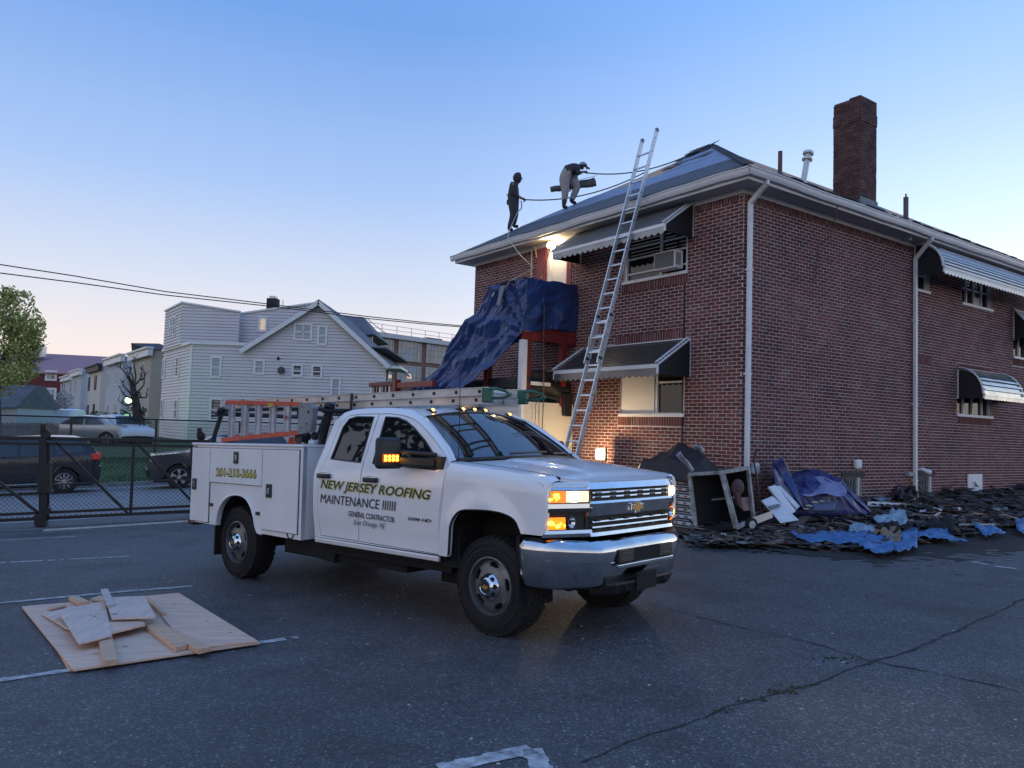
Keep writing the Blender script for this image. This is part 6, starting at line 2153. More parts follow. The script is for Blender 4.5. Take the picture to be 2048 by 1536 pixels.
def chain(p00, p10, p01, p11, pitch, r, parent, m, name='chain_link'):
    """woven wire between four corners (bottom left, bottom right, top left, top right)"""
    mb = MB()
    W_, H_ = (p10 - p00).length, (p01 - p00).length
    n = (p10 - p00).cross(p01 - p00).normalized()
    F = lambda u, v: p00.lerp(p10, u / W_).lerp(p01.lerp(p11, u / W_), v / H_)
    for s in (1, -1):
        c = -H_ if s > 0 else 0
        end = W_ if s > 0 else W_ + H_
        while c < end:
            pts = [(c, 0), (c + s * H_, H_)]
            (u0, v0), (u1, v1) = pts
            if u0 < 0: v0 += (0 - u0) * s; u0 = 0
            if u1 > W_: v1 -= (u1 - W_) * s; u1 = W_
            if u0 > W_: v0 += (u0 - W_); u0 = W_
            if u1 < 0: v1 -= (0 - u1); u1 = 0
            if v1 > v0 + .02:
                a, b = F(u0, v0), F(u1, v1)
                mb.bar(a + n * r * s, b + n * r * s, r * 2, r * 2, n)
            c += pitch
    return tag(mb.build(name, m, parent), kind='stuff')
chain(gpt(-150, 1048, -.01), gpt(470, 1018, -.01), gpt(-150, 873, -.01), gpt(470, 884, -.01), .088, .0028, gate, GBLK)
gp_ = thing('gate_post', 'black gate post with roller boxes on the left of the driveway', 'post')
def gb(x0, y0, x1, y1, d0, d1, nm):
    a, b = gpt(x0, y1, d0), gpt(x1, y0, d0)
    e = SN * (d0 - d1)
    p = [gpt(x0, y1, d0), gpt(x1, y1, d0)]
    q = [gpt(x0, y0, d0), gpt(x1, y0, d0)]
    MB().hexa([p[0], p[1], p[1] + e, p[0] + e], [q[0], q[1], q[1] + e, q[0] + e]).build(nm, GBLK, gp_, bevel=.012)
gb(77, 872, 92, 1050, .14, .04, 'post')
gb(68, 1030, 91, 1053, .20, -.10, 'foot')
gb(74, 925, 100, 988, .18, -.06, 'roller_box')
gb(80, 848, 92, 866, .14, .04, 'bracket')
q = gpt(92, 868, .09)
MB().cyl(q - SN * .05, q + SN * .05, .085, 16).build('roller', GBLK, gp_, smooth=40)
q = gpt(93, 1022, .09)
MB().cyl(q - SN * .05, q + SN * .05, .08, 16).build('roller', GBLK, gp_, smooth=40)
gp2 = thing('gate_post', 'black gate post with a top roller just behind the truck box', 'post')
o_ = gp_; gp_ = gp2
gb(396, 872, 409, 1030, .14, .04, 'post')
q = gpt(402, 872, .09)
MB().cyl(q - SN * .05, q + SN * .05, .085, 16).build('roller', GBLK, gp2, smooth=40)
gb(394, 856, 404, 868, .14, .04, 'bracket')
KERB = mat('kerb concrete', (.36, .36, .35), .85, var=.3, vscale=3, bump=.3, bscale=30)
mb = MB()                                              # broken pale edge of the apron under the gate
for i in range(60):
    a, b = ground(lerp(86, 470, i / 60), lerp(1063, 1038, i / 60)), ground(lerp(86, 470, (i + 1) / 60), lerp(1063, 1038, (i + 1) / 60))
    w_ = random.uniform(.05, .09)
    mb.hexa([gz(a, .002), gz(b, .002), gz(b + SN * w_, .002), gz(a + SN * w_, .002)], [gz(a, .03), gz(b, .032), gz(b + SN * w_, .03), gz(a + SN * w_, .028)])
tag(mb.build('apron_edge', mat('pale concrete', (.55, .55, .54), .85, var=.3, vscale=9)), kind='structure')
# ------------------------------------------------------------------ beyond the gate: kerb, lawn, fence
KA, KB = ground(146, 977), ground(301, 970)
KD = (KB - KA); KD.z = 0; KD.normalize()
KN_ = Vector((-KD.y, KD.x, 0))
def kp(s, d, z):
    p = KA + KD * s + KN_ * d
    return Vector((p.x, p.y, z))
kz = lambda s: lot_z(*(KA + KD * s).xy)
def lawn_z(s, d): return interp(d, [(0, kz(s) + .12), (1.2, kz(s) + .16), (4.5, lerp(kz(s) + .16, .02, .9)), (16, .45), (45, .75), (400, 1.2)])
mb = MB().grid(lambda u, v: kp(lerp(-60, 60, u), 0, 0) * 0 + (lambda s: (kp(s, .0, kz(s) + .13)))(lerp(-60, 60, u)) if v > .5 else (lambda s: kp(s, 0, kz(s) - .05))(lerp(-60, 60, u)), 80, 1)
mb.grid(lambda u, v: (lambda s: kp(s, .16 * v, kz(s) + .13))(lerp(-60, 60, u)), 80, 1)
tag(mb.build('kerb', KERB, None, recalc=False), kind='structure')
STR = mat('street asphalt', (.22, .22, .225), .7, var=.22, vscale=1.2, bump=.3, bscale=60)
SE = (GA - KA).dot(KN_)                                # the street lies between the gate and the kerb
mb = MB().grid(lambda u, v: (lambda p: gz(p, .006))(kp(lerp(-45, 60, u), lerp(SE + .9, -.01, v), 0)), 130, 16)
tag(mb.build('street', STR, None, smooth=60, recalc=False), kind='structure')
GRASS = mat('lawn', (.075, .130, .035), .9, var=.5, vscale=1.3, col2=(.02, .05, .014), detail=8, bump=.8, bscale=30)
ds = [.16, .5, 1.2, 2, 3, 4.5, 6, 8, 12, 16, 22, 30, 45, 80, 150, 400]
mb = MB()
sx_ = [-400, -200, -100] + [i * 2.5 for i in range(-24, 25)] + [100, 200, 400]
mb.add([kp(s, d, lawn_z(s, d) + (.05 * fbm((s * .7, d * .7, 0)) if d > .3 else 0)) for d in ds for s in sx_], [(j * len(sx_) + i, j * len(sx_) + i + 1, (j + 1) * len(sx_) + i + 1, (j + 1) * len(sx_) + i) for j in range(len(ds) - 1) for i in range(len(sx_) - 1)])
tag(mb.build('lawn', GRASS, None, smooth=60, recalc=False), kind='structure')
mb = MB()
for _ in range(9000):
    s, d = random.uniform(-9, 9), random.uniform(.18, 5.5)
    p = kp(s, d, lawn_z(s, d) - .01)
    a = random.uniform(0, 6.3); h = random.uniform(.04, .11)
    e = Vector((math.cos(a), math.sin(a), 0)) * .018
    mb.add([p - e, p + e, p + Vector((random.uniform(-.04, .04), random.uniform(-.04, .04), h))], [(0, 1, 2)])
tag(mb.build('grass', mat('grass blades', (.06, .115, .03), .8, obrand=.5), recalc=False), kind='stuff')
fen = thing('chain_link_fence', 'black chain link fence along the top of the grass bank behind the parked cars', 'fence')
def fp(px_, h): # a point on the fence line below a pixel column
    q = on_plane(px_, 845, kp(0, 4.6, 0), KN_)
    s = (q - KA).dot(KD)
    return kp(s, 4.6, lawn_z(s, 4.6) + h)
FH = (on_plane(313, 839, kp(0, 4.6, 0), KN_)).z - fp(313, 0).z
for x in (-170, -20, 143, 313, 480, 640, 790):
    MB().cyl(fp(x, -.1), fp(x, FH + .03), .045, 8).build('post', GBLK, fen, smooth=40)
MB().cyl(fp(-200, FH), fp(830, FH), .028, 8).build('top_rail', GBLK, fen)
MB().cyl(fp(-200, .06), fp(830, .06), .012, 6).build('bottom_wire', GBLK, fen)
chain(fp(-200, .04), fp(830, .04), fp(-200, FH), fp(830, FH), .10, .0035, fen, mat('fence wire', (.10, .11, .12), .5, metal=.4))

# ------------------------------------------------------------------ houses
class Face:
    """a wall plane: u runs along e from o, z is height, n points outward"""
    def __init__(s, o, e, n):
        s.o, s.e, s.n = Vector((o[0], o[1], 0)), Vector(e).normalized(), Vector(n).normalized()
    def P(s, u, z, d=0): return s.o + s.e * u + s.n * d + Vector((0, 0, z))
    def px(s, x, y):
        p = on_plane(x, y, s.o, s.n)
        return (p - s.o).dot(s.e), p.z
    def box(s, mb, u0, u1, z0, z1, d0, d1):
        return mb.hexa([s.P(u0, z0, d0), s.P(u1, z0, d0), s.P(u1, z0, d1), s.P(u0, z0, d1)], [s.P(u0, z1, d0), s.P(u1, z1, d0), s.P(u1, z1, d1), s.P(u0, z1, d1)])
def clad(F, poly, parent, m, board=.19, name='wall', th=.15):
    """a wall with lapped boards over it (real laps, one joined part)"""
    mb = MB().prism(poly, lambda u, z, d: F.P(u, z, d), -th, 0)
    w_ = mb.build(name, m, parent)
    z0, z1 = min(p[1] for p in poly), max(p[1] for p in poly)
    mb = MB()
    z = z0
    while board and z < z1 - .02:
        zm = z + board * .5
        xs_ = []
        for (a, b), (c, d) in zip(poly, poly[1:] + poly[:1]):
            if (b > zm) != (d > zm):
                xs_.append(a + (c - a) * (zm - b) / (d - b))
        xs_.sort()
        for a, b in zip(xs_[::2], xs_[1::2]):
            zt = min(z + board, z1)
            mb.hexa([F.P(a, z, .0), F.P(b, z, .0), F.P(b, z, .055), F.P(a, z, .055)], [F.P(a, zt, .0), F.P(b, zt, .0), F.P(b, zt, .004), F.P(a, zt, .004)])
        z += board
    if board:
        tag(mb.build('siding', m, w_), kind='stuff')
    return w_
def fwin(F, x0, y0, x1, y1, parent, frame=None, pane=None, wd=.12, sash=True, cols=1, rows=1):
    (u0, za), (u1, zb) = F.px(x0, y1), F.px(x1, y0)
    u0, u1 = min(u0, u1), max(u0, u1)
    mb = MB()
    fm = frame or TRIM
    for a, b, c, d in ((u0, u1, za, za + wd), (u0, u1, zb - wd, zb), (u0, u0 + wd, za + wd, zb - wd), (u1 - wd, u1, za + wd, zb - wd)):
        F.box(mb, a, b, c, d, 0, .085)
    if sash:
        F.box(mb, u0 + wd, u1 - wd, (za + zb) / 2 - .03, (za + zb) / 2 + .03, 0, .07)
    for k in range(1, cols):
        u = lerp(u0, u1, k / cols)
        F.box(mb, u - .035, u + .035, za + wd, zb - wd, 0, .07)
    w_ = mb.build('window', fm, parent)
    for i in range(cols):
        for j in range(2 if sash else rows):
            nr = 2 if sash else rows
            mb = MB()
            F.box(mb, lerp(u0 + wd, u1 - wd, i / cols) + .01, lerp(u0 + wd, u1 - wd, (i + 1) / cols) - .01, lerp(za + wd, zb - wd, j / nr) + .012, lerp(za + wd, zb - wd, (j + 1) / nr) - .012, .0, .05 if (j or not sash) else .042)
            pm = pane or FARGLASS
            if isinstance(pm, list):
                pm = random.choice(pm)
            mb.build('pane', pm, w_)
    return w_
FARGLASS = mat('far glass', (.05, .06, .07), .08, spec=.8, var=.3, vscale=.8)
BLIND = mat('window blind', (.36, .40, .42), .5, var=.2)
DARKW = mat('dark open window', (.012, .013, .016), .3)
LITW = mat('lit window', (.8, .6, .4), .5, emit=(1, .74, .45), estr=.28)
VIN = mat('grey vinyl siding', (.60, .58, .59), .55, var=.06, vscale=.8)
HROOF = mat('grey roof shingles', (.13, .14, .16), .85, var=.3, vscale=3)
V1 = Vector((-.58, .81, 0)).normalized()               # the street of row houses runs away to the left
NF = Vector((-.81, -.58, 0)).normalized()
hs = thing('house', 'large pale grey clapboard house with a wide gable and boxy upper addition', 'house', loc=at(373, 885, 46))
hs_off = hs.location.copy()
def reloc(root):                                       # children were built in world space
    for c in root.children:
        c.matrix_parent_inverse = Matrix.Translation(-root.location)
H0 = at(373, 885, 46)
FR = Face(H0, (1, 0, 0), (0, -1, 0))
u_, zB = 0, H0.z - .6
gl = FR.px(497, 686); ap = FR.px(640, 606); ge = FR.px(772, 733)
ze = FR.px(374, 684)[1]
wallp = [(0, zB), (ge[0], zB), (ge[0], ge[1]), (ap[0], ap[1] - .1), (gl[0] - .15, ze - .05), (0, ze - .05)]
wf = clad(FR, wallp, hs, VIN)
FL = Face(H0 + V1 * 7.3, -V1, NF)
zl = FL.px(320, 701)[1]
clad(FL, [(0, zB), (7.3, zB), (7.3, ze - .05), (0, ze - .05)], hs, VIN)
mb = MB()                                              # body behind the walls, flat roof and its trim
q = [H0, H0 + Vector((ge[0], 0, 0)), H0 + Vector((ge[0], 10, 0)), H0 + V1 * 7.3 + Vector((3, 4, 0)), H0 + V1 * 7.3]
mb.add([Vector((p.x, p.y, ze)) for p in q] + [Vector((p.x, p.y, ze + .08)) for p in q], [tuple(range(5)), tuple(range(5, 10))] + [(i, (i + 1) % 5, 5 + (i + 1) % 5, 5 + i) for i in range(5)])
mb.build('flat_roof', HROOF, hs)
mb = MB()
FR.box(mb, -.12, gl[0] + .2, ze - .12, ze + .06, .0, .14)
FL.box(mb, -.1, 7.42, ze - .12, ze + .06, .0, .14)
mb.build('eave_trim', TRIM, hs)
mb = MB(); FR.box(mb, -.03, .07, zB, ze - .12, .02, .06); FL.box(mb, 7.22, 7.33, zB, ze - .12, .02, .06)
mb.build('corner_trim', TRIM, hs)
def gslope(a, b, nm):                                  # one slope of the gable roof, running back
    mb = MB()
    A_, B_ = FR.P(a[0], a[1], .35), FR.P(b[0], b[1], .35)
    bk_ = Vector((0, 9.5, 0))
    mb.hexa([A_, B_, B_ + bk_, A_ + bk_], [A_ + Vector((0, 0, .14)), B_ + Vector((0, 0, .14)), B_ + bk_ + Vector((0, 0, .14)), A_ + bk_ + Vector((0, 0, .14))])
    mb.build(nm, HROOF, hs)
    MB().bar(FR.P(a[0], a[1] - .05, .37), FR.P(b[0], b[1] - .05, .37), .05, .26, (0, 0, 1)).build('rake_board', TRIM, hs)
le = FR.px(484, 703)
re_ = FR.px(780, 734)
gslope(le, (ap[0], ap[1] + .03), 'roof')
gslope((ap[0], ap[1] + .03), (re_[0], re_[1]), 'roof')
mb = MB(); FR.box(mb, ge[0] - .1, ge[0] + .9, ge[1] - .12, ge[1] + .02, -3, .3); mb.build('eave_return', TRIM, hs)
FB = Face(H0 + Vector((0, 1.6, 0)), (1, 0, 0), (0, -1, 0))  # upper addition
b0_, b1_, b2_ = FB.px(366, 606), FB.px(480, 625), FB.px(336, 620)
zt_ = b0_[1]
clad(FB, [(b0_[0], ze), (b1_[0], ze), (b1_[0], b1_[1]), (b0_[0], zt_)], hs, VIN, name='upper_wall')
FA = Face(FB.P(b0_[0], 0) + V1 * 4.6, -V1, NF)
clad(FA, [(0, ze), (4.6, ze), (4.6, zt_), (0, zt_)], hs, VIN, name='upper_wall')
FD = Face(H0 + Vector((0, 2.2, 0)), (1, 0, 0), (0, -1, 0))
d0_, d1_, d2_ = FD.px(480, 628), FD.px(495, 626), FD.px(637, 606)
clad(FD, [(d0_[0], ze), (d2_[0], ze), (d2_[0], d2_[1]), (d1_[0], d1_[1]), (d0_[0], d0_[1])], hs, VIN, name='upper_wall')
mb = MB()
mb.bar(FB.P(b0_[0] - .1, zt_ + .04, .05), FB.P(b1_[0] + .05, b1_[1] + .04, .05), .14, .10); mb.bar(FB.P(b0_[0], zt_ + .04, .05), FB.P(b0_[0], zt_ + .0, .05) + V1 * 4.7, .14, .10)
mb2 = MB(); mb2.bar(FD.P(d0_[0], d0_[1] + .03, .05), FD.P(d1_[0], d1_[1] + .03, .05), .14, .10); mb2.bar(FD.P(d1_[0], d1_[1] + .03, .05), FD.P(d2_[0], d2_[1] + .03, .05), .14, .10)
mb.build('upper_roof', TRIM, hs); mb2.build('dormer_roof', TRIM, hs)
for r_ in ((420, 713, 445, 756), (507, 719, 531, 749), (628, 0, 0, 0)):
    if r_[2]:
        fwin(FR, *r_, wf, pane=[BLIND, FARGLASS])
fwin(FR, 583, 728, 607, 754, wf, pane=DARKW)
fwin(FR, 622, 730, 646, 757, wf, pane=[BLIND, DARKW])
fwin(FR, 587, 647, 626, 681, wf, cols=2, pane=[BLIND])
fwin(FR, 634, 651, 656, 691, wf, pane=[BLIND])
fwin(FR, 660, 755, 683, 800, wf, pane=[BLIND])
fwin(FR, 418, 796, 446, 842, wf, pane=[FARGLASS])
fwin(FL, 325, 717, 333, 758, wf, pane=[BLIND]); fwin(FL, 352, 712, 362, 756, wf, pane=[DARKW])
fwin(FL, 322, 798, 329, 838, wf, pane=[DARKW]); fwin(FL, 349, 797, 358, 840, wf, pane=[DARKW])
fwin(FA, 340, 633, 346, 672, hs, pane=[BLIND]); fwin(FA, 347, 631, 354, 672, hs, pane=[DARKW])
fwin(FD, 516, 634, 536, 664, hs, pane=[LITW], sash=False)
mb = MB(); c_ = FR.P(*FR.px(564, 741), .1)
mb.cyl(c_ - Vector((0, .1, 0)), c_ + Vector((0, -.25, 0)), .22, 12, r2=.15); mb.build('satellite_dish', mat('dark dish', (.05, .055, .06), .5), hs)
mb = MB(); c_ = FR.P(*FR.px(557, 717), .05); mb.ball(c_, .1, 8); mb.build('vent_cap', DARKW, hs)
c_ = at(546, 612, 50)
MB().box(c_.x - .33, c_.x + .33, c_.y - .3, c_.y + .3, c_.z - .35, c_.z + .45).build('chimney', mat('sooty brick', (.03, .033, .035), .9, var=.3), hs)
MB().box(c_.x - .2, c_.x + .2, c_.y - .2, c_.y + .2, c_.z + .45, c_.z + .62).build('chimney_cap', GALV, hs)
MB().bar(at(566, 600, 49), at(566, 610, 49), .05, .05).build('vent_pipe', GALV, hs)
FP_ = Face(at(735, 850, 50), (1, 0, 0), (0, -1, 0))    # small wing beyond the right eave
w0, w1 = FP_.px(748, 736), FP_.px(772, 850)
clad(FP_, [(w0[0], w1[1] - .5), (w1[0], w1[1] - .5), (w1[0], w0[1]), (w0[0], w0[1])], hs, VIN, name='wing_wall')
reloc(hs)
hr = thing('house', 'blue grey shingled roof end of a house behind the big gable', 'house', loc=at(715, 850, 58))
a, b, c, d = at(668, 630, 56), at(726, 634, 58), at(748, 668, 56), at(672, 676, 54)
e = Vector((0, 7, 0))
MB().hexa([d, c, c + e, d + e], [a, b, b + e * .2, a + e * .2]).build('roof', HROOF, hr)
FW_ = Face(at(700, 850, 56.2), (1, 0, 0), (0, -1, 0))
w0, w1 = FW_.px(690, 672), FW_.px(737, 860)
clad(FW_, [(w0[0], w1[1]), (w1[0], w1[1]), (w1[0], w0[1]), (w0[0], w0[1])], hr, VIN)
reloc(hr)
def rowhouse(label, xl, xm, xr, yt, ylt, w, m, board, trim, wins, sidew=(), cap=True, roof=None):
    o = at(xm, 850, w)
    r = thing('row_house', label, 'house', 'row houses receding along the side street', loc=o)
    Fs = Face(o, (1, 0, 0), (0, -1, 0))
    us, zt = Fs.px(xr, yt)
    zt = Fs.px(xm, yt)[1]
    # length of the front so that its far edge lands on column xl
    L = 1.0
    for _ in range(50):
        p = o + V1 * L
        xx = CX + FPX * (p - EYE).dot(CR) / (p - EYE).dot(_fw)
        L += (xx - xl) * .02
    Ff = Face(o + V1 * L, -V1, NF)
    wl = clad(Ff, [(0, -1.2), (L, -1.2), (L, zt), (0, zt)], r, m, board)
    clad(Fs, [(0, -1.2), (us, -1.2), (us, zt), (0, zt)], r, m, board)
    MB().hexa([o + Vector((.05, .2, -1)), o + Vector((us, .2, -1)), o + Vector((us, 9, -1)), o + V1 * L + Vector((.2, 0, -1))], [Vector((p.x, p.y, zt - .02)) for p in (o + Vector((.05, .2, 0)), o + Vector((us, .2, 0)), o + Vector((us, 9, 0)), o + V1 * L + Vector((.2, 0, 0)))]).build('body', m, r)
    if cap:
        mb = MB(); Ff.box(mb, -.2, L + .25, zt - .45, zt + .05, 0, .35); Ff.box(mb, -.3, L + .35, zt + .05, zt + .18, 0, .5)
        mb.build('cornice', trim, r)
    for q in wins:
        fwin(Ff, *q, wl, frame=trim if trim is not TRIM else TRIM, pane=[DARKW], wd=.07)
    for q in sidew:
        fwin(Fs, *q, wl, pane=[DARKW], wd=.07)
    if roof:
        roof(r, o, us, L, zt)
    reloc(r)
    return r
BEIGE = mat('beige siding', (.36, .35, .29), .6, var=.08)
PALEB = mat('pale blue siding', (.42, .47, .53), .6, var=.08)
PALEW = mat('off white render', (.52, .51, .48), .7, var=.08)
BLKT = mat('black trim', (.02, .02, .024), .6)
def beige_roof(r, o, us, L, zt):
    c = [o + Vector((-.2, -.2, zt - o.z)), o + Vector((us + .3, -.2, zt - o.z)), o + Vector((us + .3, 8, zt - o.z)), o + V1 * (L + .2) + Vector((0, 0, zt - o.z))]
    k = at(262, 686, 60); k2 = at(318, 687, 62)
    MB().add(c + [k, k2], [(0, 1, 5, 4), (1, 2, 5), (2, 3, 4, 5), (3, 0, 4), (0, 3, 2, 1)]).build('roof', mat('dark roof', (.03, .032, .036), .8), r)
rowhouse('beige clapboard row house with a dark pyramid roof beside the big grey house', 257, 296, 330, 699, 706, 56, BEIGE, .16, TRIM, [(280, 727, 285, 760), (286, 725, 291, 758), (264, 730, 268, 762), (264, 795, 269, 835), (281, 793, 287, 835)], cap=True, roof=beige_roof)
rowhouse('tall pale blue row house second from the big grey house', 208, 241, 262, 712, 728, 64, PALEB, .14, TRIM, [(214, 745, 219, 775), (231, 742, 236, 770), (214, 808, 219, 838), (229, 806, 234, 838)])
rowhouse('off white row house with black cornice and drainpipes', 171, 196, 215, 731, 738, 74, PALEW, 0, BLKT, [(177, 754, 181, 782), (189, 751, 194, 780), (174, 810, 178, 832), (186, 808, 190, 832)])
rowhouse('pale blue row house with small windows left of the off white one', 138, 158, 175, 741, 746, 84, PALEB, .14, TRIM, [(141, 761, 145, 788), (150, 758, 154, 786), (140, 812, 143, 832), (148, 811, 151, 832)])
rowhouse('farthest pale blue row house at the end of the row', 118, 138, 150, 752, 756, 93, PALEB, .14, TRIM, [(121, 768, 124, 788), (128, 766, 132, 788)])
# red brick apartments at the end of the street
ap_ = thing('apartment_building', 'dark red brick apartment building with mauve roof at the far left', 'building', loc=at(60, 850, 108))
Fq = Face(at(-60, 850, 110), (1, -.0, 0), (0, -1, 0))
q0, q1 = Fq.px(-60, 742), Fq.px(140, 860)
RB = mat('deep red brick', (.14, .03, .035), .85, var=.2)
wl = clad(Fq, [(q0[0], q1[1] - 2), (q1[0], q1[1] - 2), (q1[0], q0[1]), (q0[0], q0[1])], ap_, RB, 0)
MV = mat('mauve roof', (.36, .20, .22), .8, var=.15)
a, b = Fq.P(q0[0], q0[1], .3), Fq.P(Fq.px(215, 745)[0], q0[1], .3)
rz_ = at(100, 709, 118).z
mb = MB().add([a, b, b + Vector((-1, 12, rz_ - b.z - .8)), a.lerp(b, .82) + Vector((0, 10, rz_ - b.z)), a + Vector((0, 10, rz_ - a.z + .3))], [(0, 1, 2, 3, 4)])
mb.build('roof', MV, ap_, solid=.2)
for q in ((90, 741, 115, 761), (30, 774, 55, 797), (87, 776, 114, 799), (85, 815, 101, 834), (20, 741, 38, 760)):
    fwin(Fq, *q, wl, cols=2, pane=[BLIND, FARGLASS], wd=.25)
c_ = at(76, 700, 116)
MB().box(c_.x - .7, c_.x + .7, c_.y, c_.y + 1, c_.z - 1, c_.z + .6).build('chimney', GALV, ap_)
reloc(ap_)
# brown brick school with banks of big windows
sc_ = thing('school_building', 'brown brick building with wide multi pane windows behind the house', 'building', loc=at(820, 850, 74))
s0, s1 = at(700, 850, 69), at(990, 850, 81.5)
es = (s1 - s0); es.z = 0; es.normalize()
Fs_ = Face(s0, es, (es.y, -es.x, 0))
BRB = mat('brown brick', (.20, .11, .09), .85, var=.2, vscale=2)
ztop = Fs_.px(740, 672)[1]
Ls = Fs_.px(985, 800)[0]
wl = clad(Fs_, [(-2, -1), (Ls, -1), (Ls, ztop), (-2, ztop)], sc_, BRB, 0)
mb = MB(); Fs_.box(mb, -2.5, Ls + .5, ztop, ztop + .42, -8, .45); mb.build('roof_edge', mat('pale roof edge', (.5, .52, .53), .6), sc_)
MULL = mat('grey mullion', (.38, .40, .41), .5)
PALEP = mat('pale grey pane', (.17, .19, .21), .06, spec=.9, var=.3)  # the lighter of the mixed pane tones
BLUEP = mat('grey blue pane', (.10, .12, .14), .06, spec=.9)
for q in ((738, 680, 787, 713), (795, 685, 843, 720), (851, 693, 900, 725), (793, 734, 842, 766), (849, 739, 900, 770), (738, 731, 784, 762), (907, 699, 950, 730)):
    fwin(Fs_, *q, wl, frame=MULL, pane=[PALEP, PALEP, BLUEP, BLIND], wd=.1, sash=False, cols=6, rows=3)
mb = MB()
for (x, y, w_, h_) in ((812, 748, 9, 4), (813, 753, 9, 4), (776, 750, 6, 6)):
    (u0, z0), (u1, z1) = Fs_.px(x, y + h_), Fs_.px(x + w_, y)
    Fs_.box(mb, u0, u1, z0, z1, .06, .09)
mb.build('lit_lamp', LITW, sc_)
mb = MB()
for k in range(14):
    u = k * 1.7
    mb.bar(Fs_.P(u, ztop + .4, -.6), Fs_.P(u, ztop + 1.3, -.6), .05, .05)
for z in (.9, 1.3):
    mb.bar(Fs_.P(-1, ztop + z, -.6), Fs_.P(Ls, ztop + z, -.6), .04, .04)
mb.build('roof_railing', mat('pale railing', (.45, .44, .45), .6), sc_)
mb = MB(); (u0, z0) = Fs_.px(868, 680); Fs_.box(mb, u0, u0 + 1.9, ztop + .42, ztop + .75, -3, -1); mb.build('roof_hatch', DARKW, sc_)
reloc(sc_)
# shed and pickets at the far left
sh = thing('shed', 'grey roofed shed at the left edge behind the fence', 'shed', loc=at(0, 850, 40))
a, b = at(-90, 815, 39), at(32, 815, 40)
z1_ = at(0, 768, 41).z
MB().hexa([a, b, b + Vector((0, 4, 0)), a + Vector((0, 4, 0))], [Vector((a.x, a.y + 1.6, z1_)), Vector((b.x, b.y + 1.6, z1_)), Vector((b.x, b.y + 2.4, z1_)), Vector((a.x, a.y + 2.4, z1_))]).build('roof', HROOF, sh)
MB().hexa([Vector((a.x, a.y + .3, -.5)), Vector((b.x - .1, b.y + .3, -.5)), Vector((b.x - .1, b.y + 3.7, -.5)), Vector((a.x, a.y + 3.7, -.5))], [Vector((a.x, a.y + .3, a.z)), Vector((b.x - .1, b.y + .3, b.z)), Vector((b.x - .1, b.y + 3.7, b.z)), Vector((a.x, a.y + 3.7, a.z))]).build('wall', PALEB, sh)
reloc(sh)
pk = thing('picket_fence', 'weathered wooden picket fence at the far left behind the chain link', 'fence', loc=at(60, 880, 36))
PKM = mat('grey weathered wood', (.10, .105, .11), .8, var=.3)
for i in range(38):
    p = at(lerp(-20, 118, i / 38), 882, 36)
    t_ = at(lerp(-20, 118, i / 38), 846 + random.uniform(-1, 1), 36)
    MB().box(p.x - .028, p.x + .028, p.y - .01, p.y + .01, p.z - .2, t_.z).build('picket', PKM, pk)
for y in (854, 872):
    MB().bar(at(-20, y, 36.05), at(118, y, 36.05), .04, .06).build('rail', PKM, pk)
reloc(pk)
cp = thing('canopy', 'pale blue pop up canopy roof beyond the parked cars', 'canopy', loc=at(140, 833, 47))
c = [at(103, 832, 46), at(176, 832, 46), at(176, 830, 49), at(106, 830, 49)]
MB().add(c + [at(142, 814, 47.5)] + [p - Vector((0, 0, .25)) for p in c], [(0, 1, 4), (1, 2, 4), (2, 3, 4), (3, 0, 4), (0, 5, 6, 1), (1, 6, 7, 2), (3, 8, 5, 0)]).build('roof', mat('canopy cloth', (.22, .30, .52), .6), cp)
for p in c:
    MB().cyl((p.x, p.y, 0), p, .03, 6).build('leg', ALU, cp)
reloc(cp)
tag(MB().cyl(at(70, 836, 50), at(73, 780, 50), .09, 8).build('pole', mat('pale pole', (.5, .5, .5), .6)), 'short pale pole in front of the red apartments', 'pole')

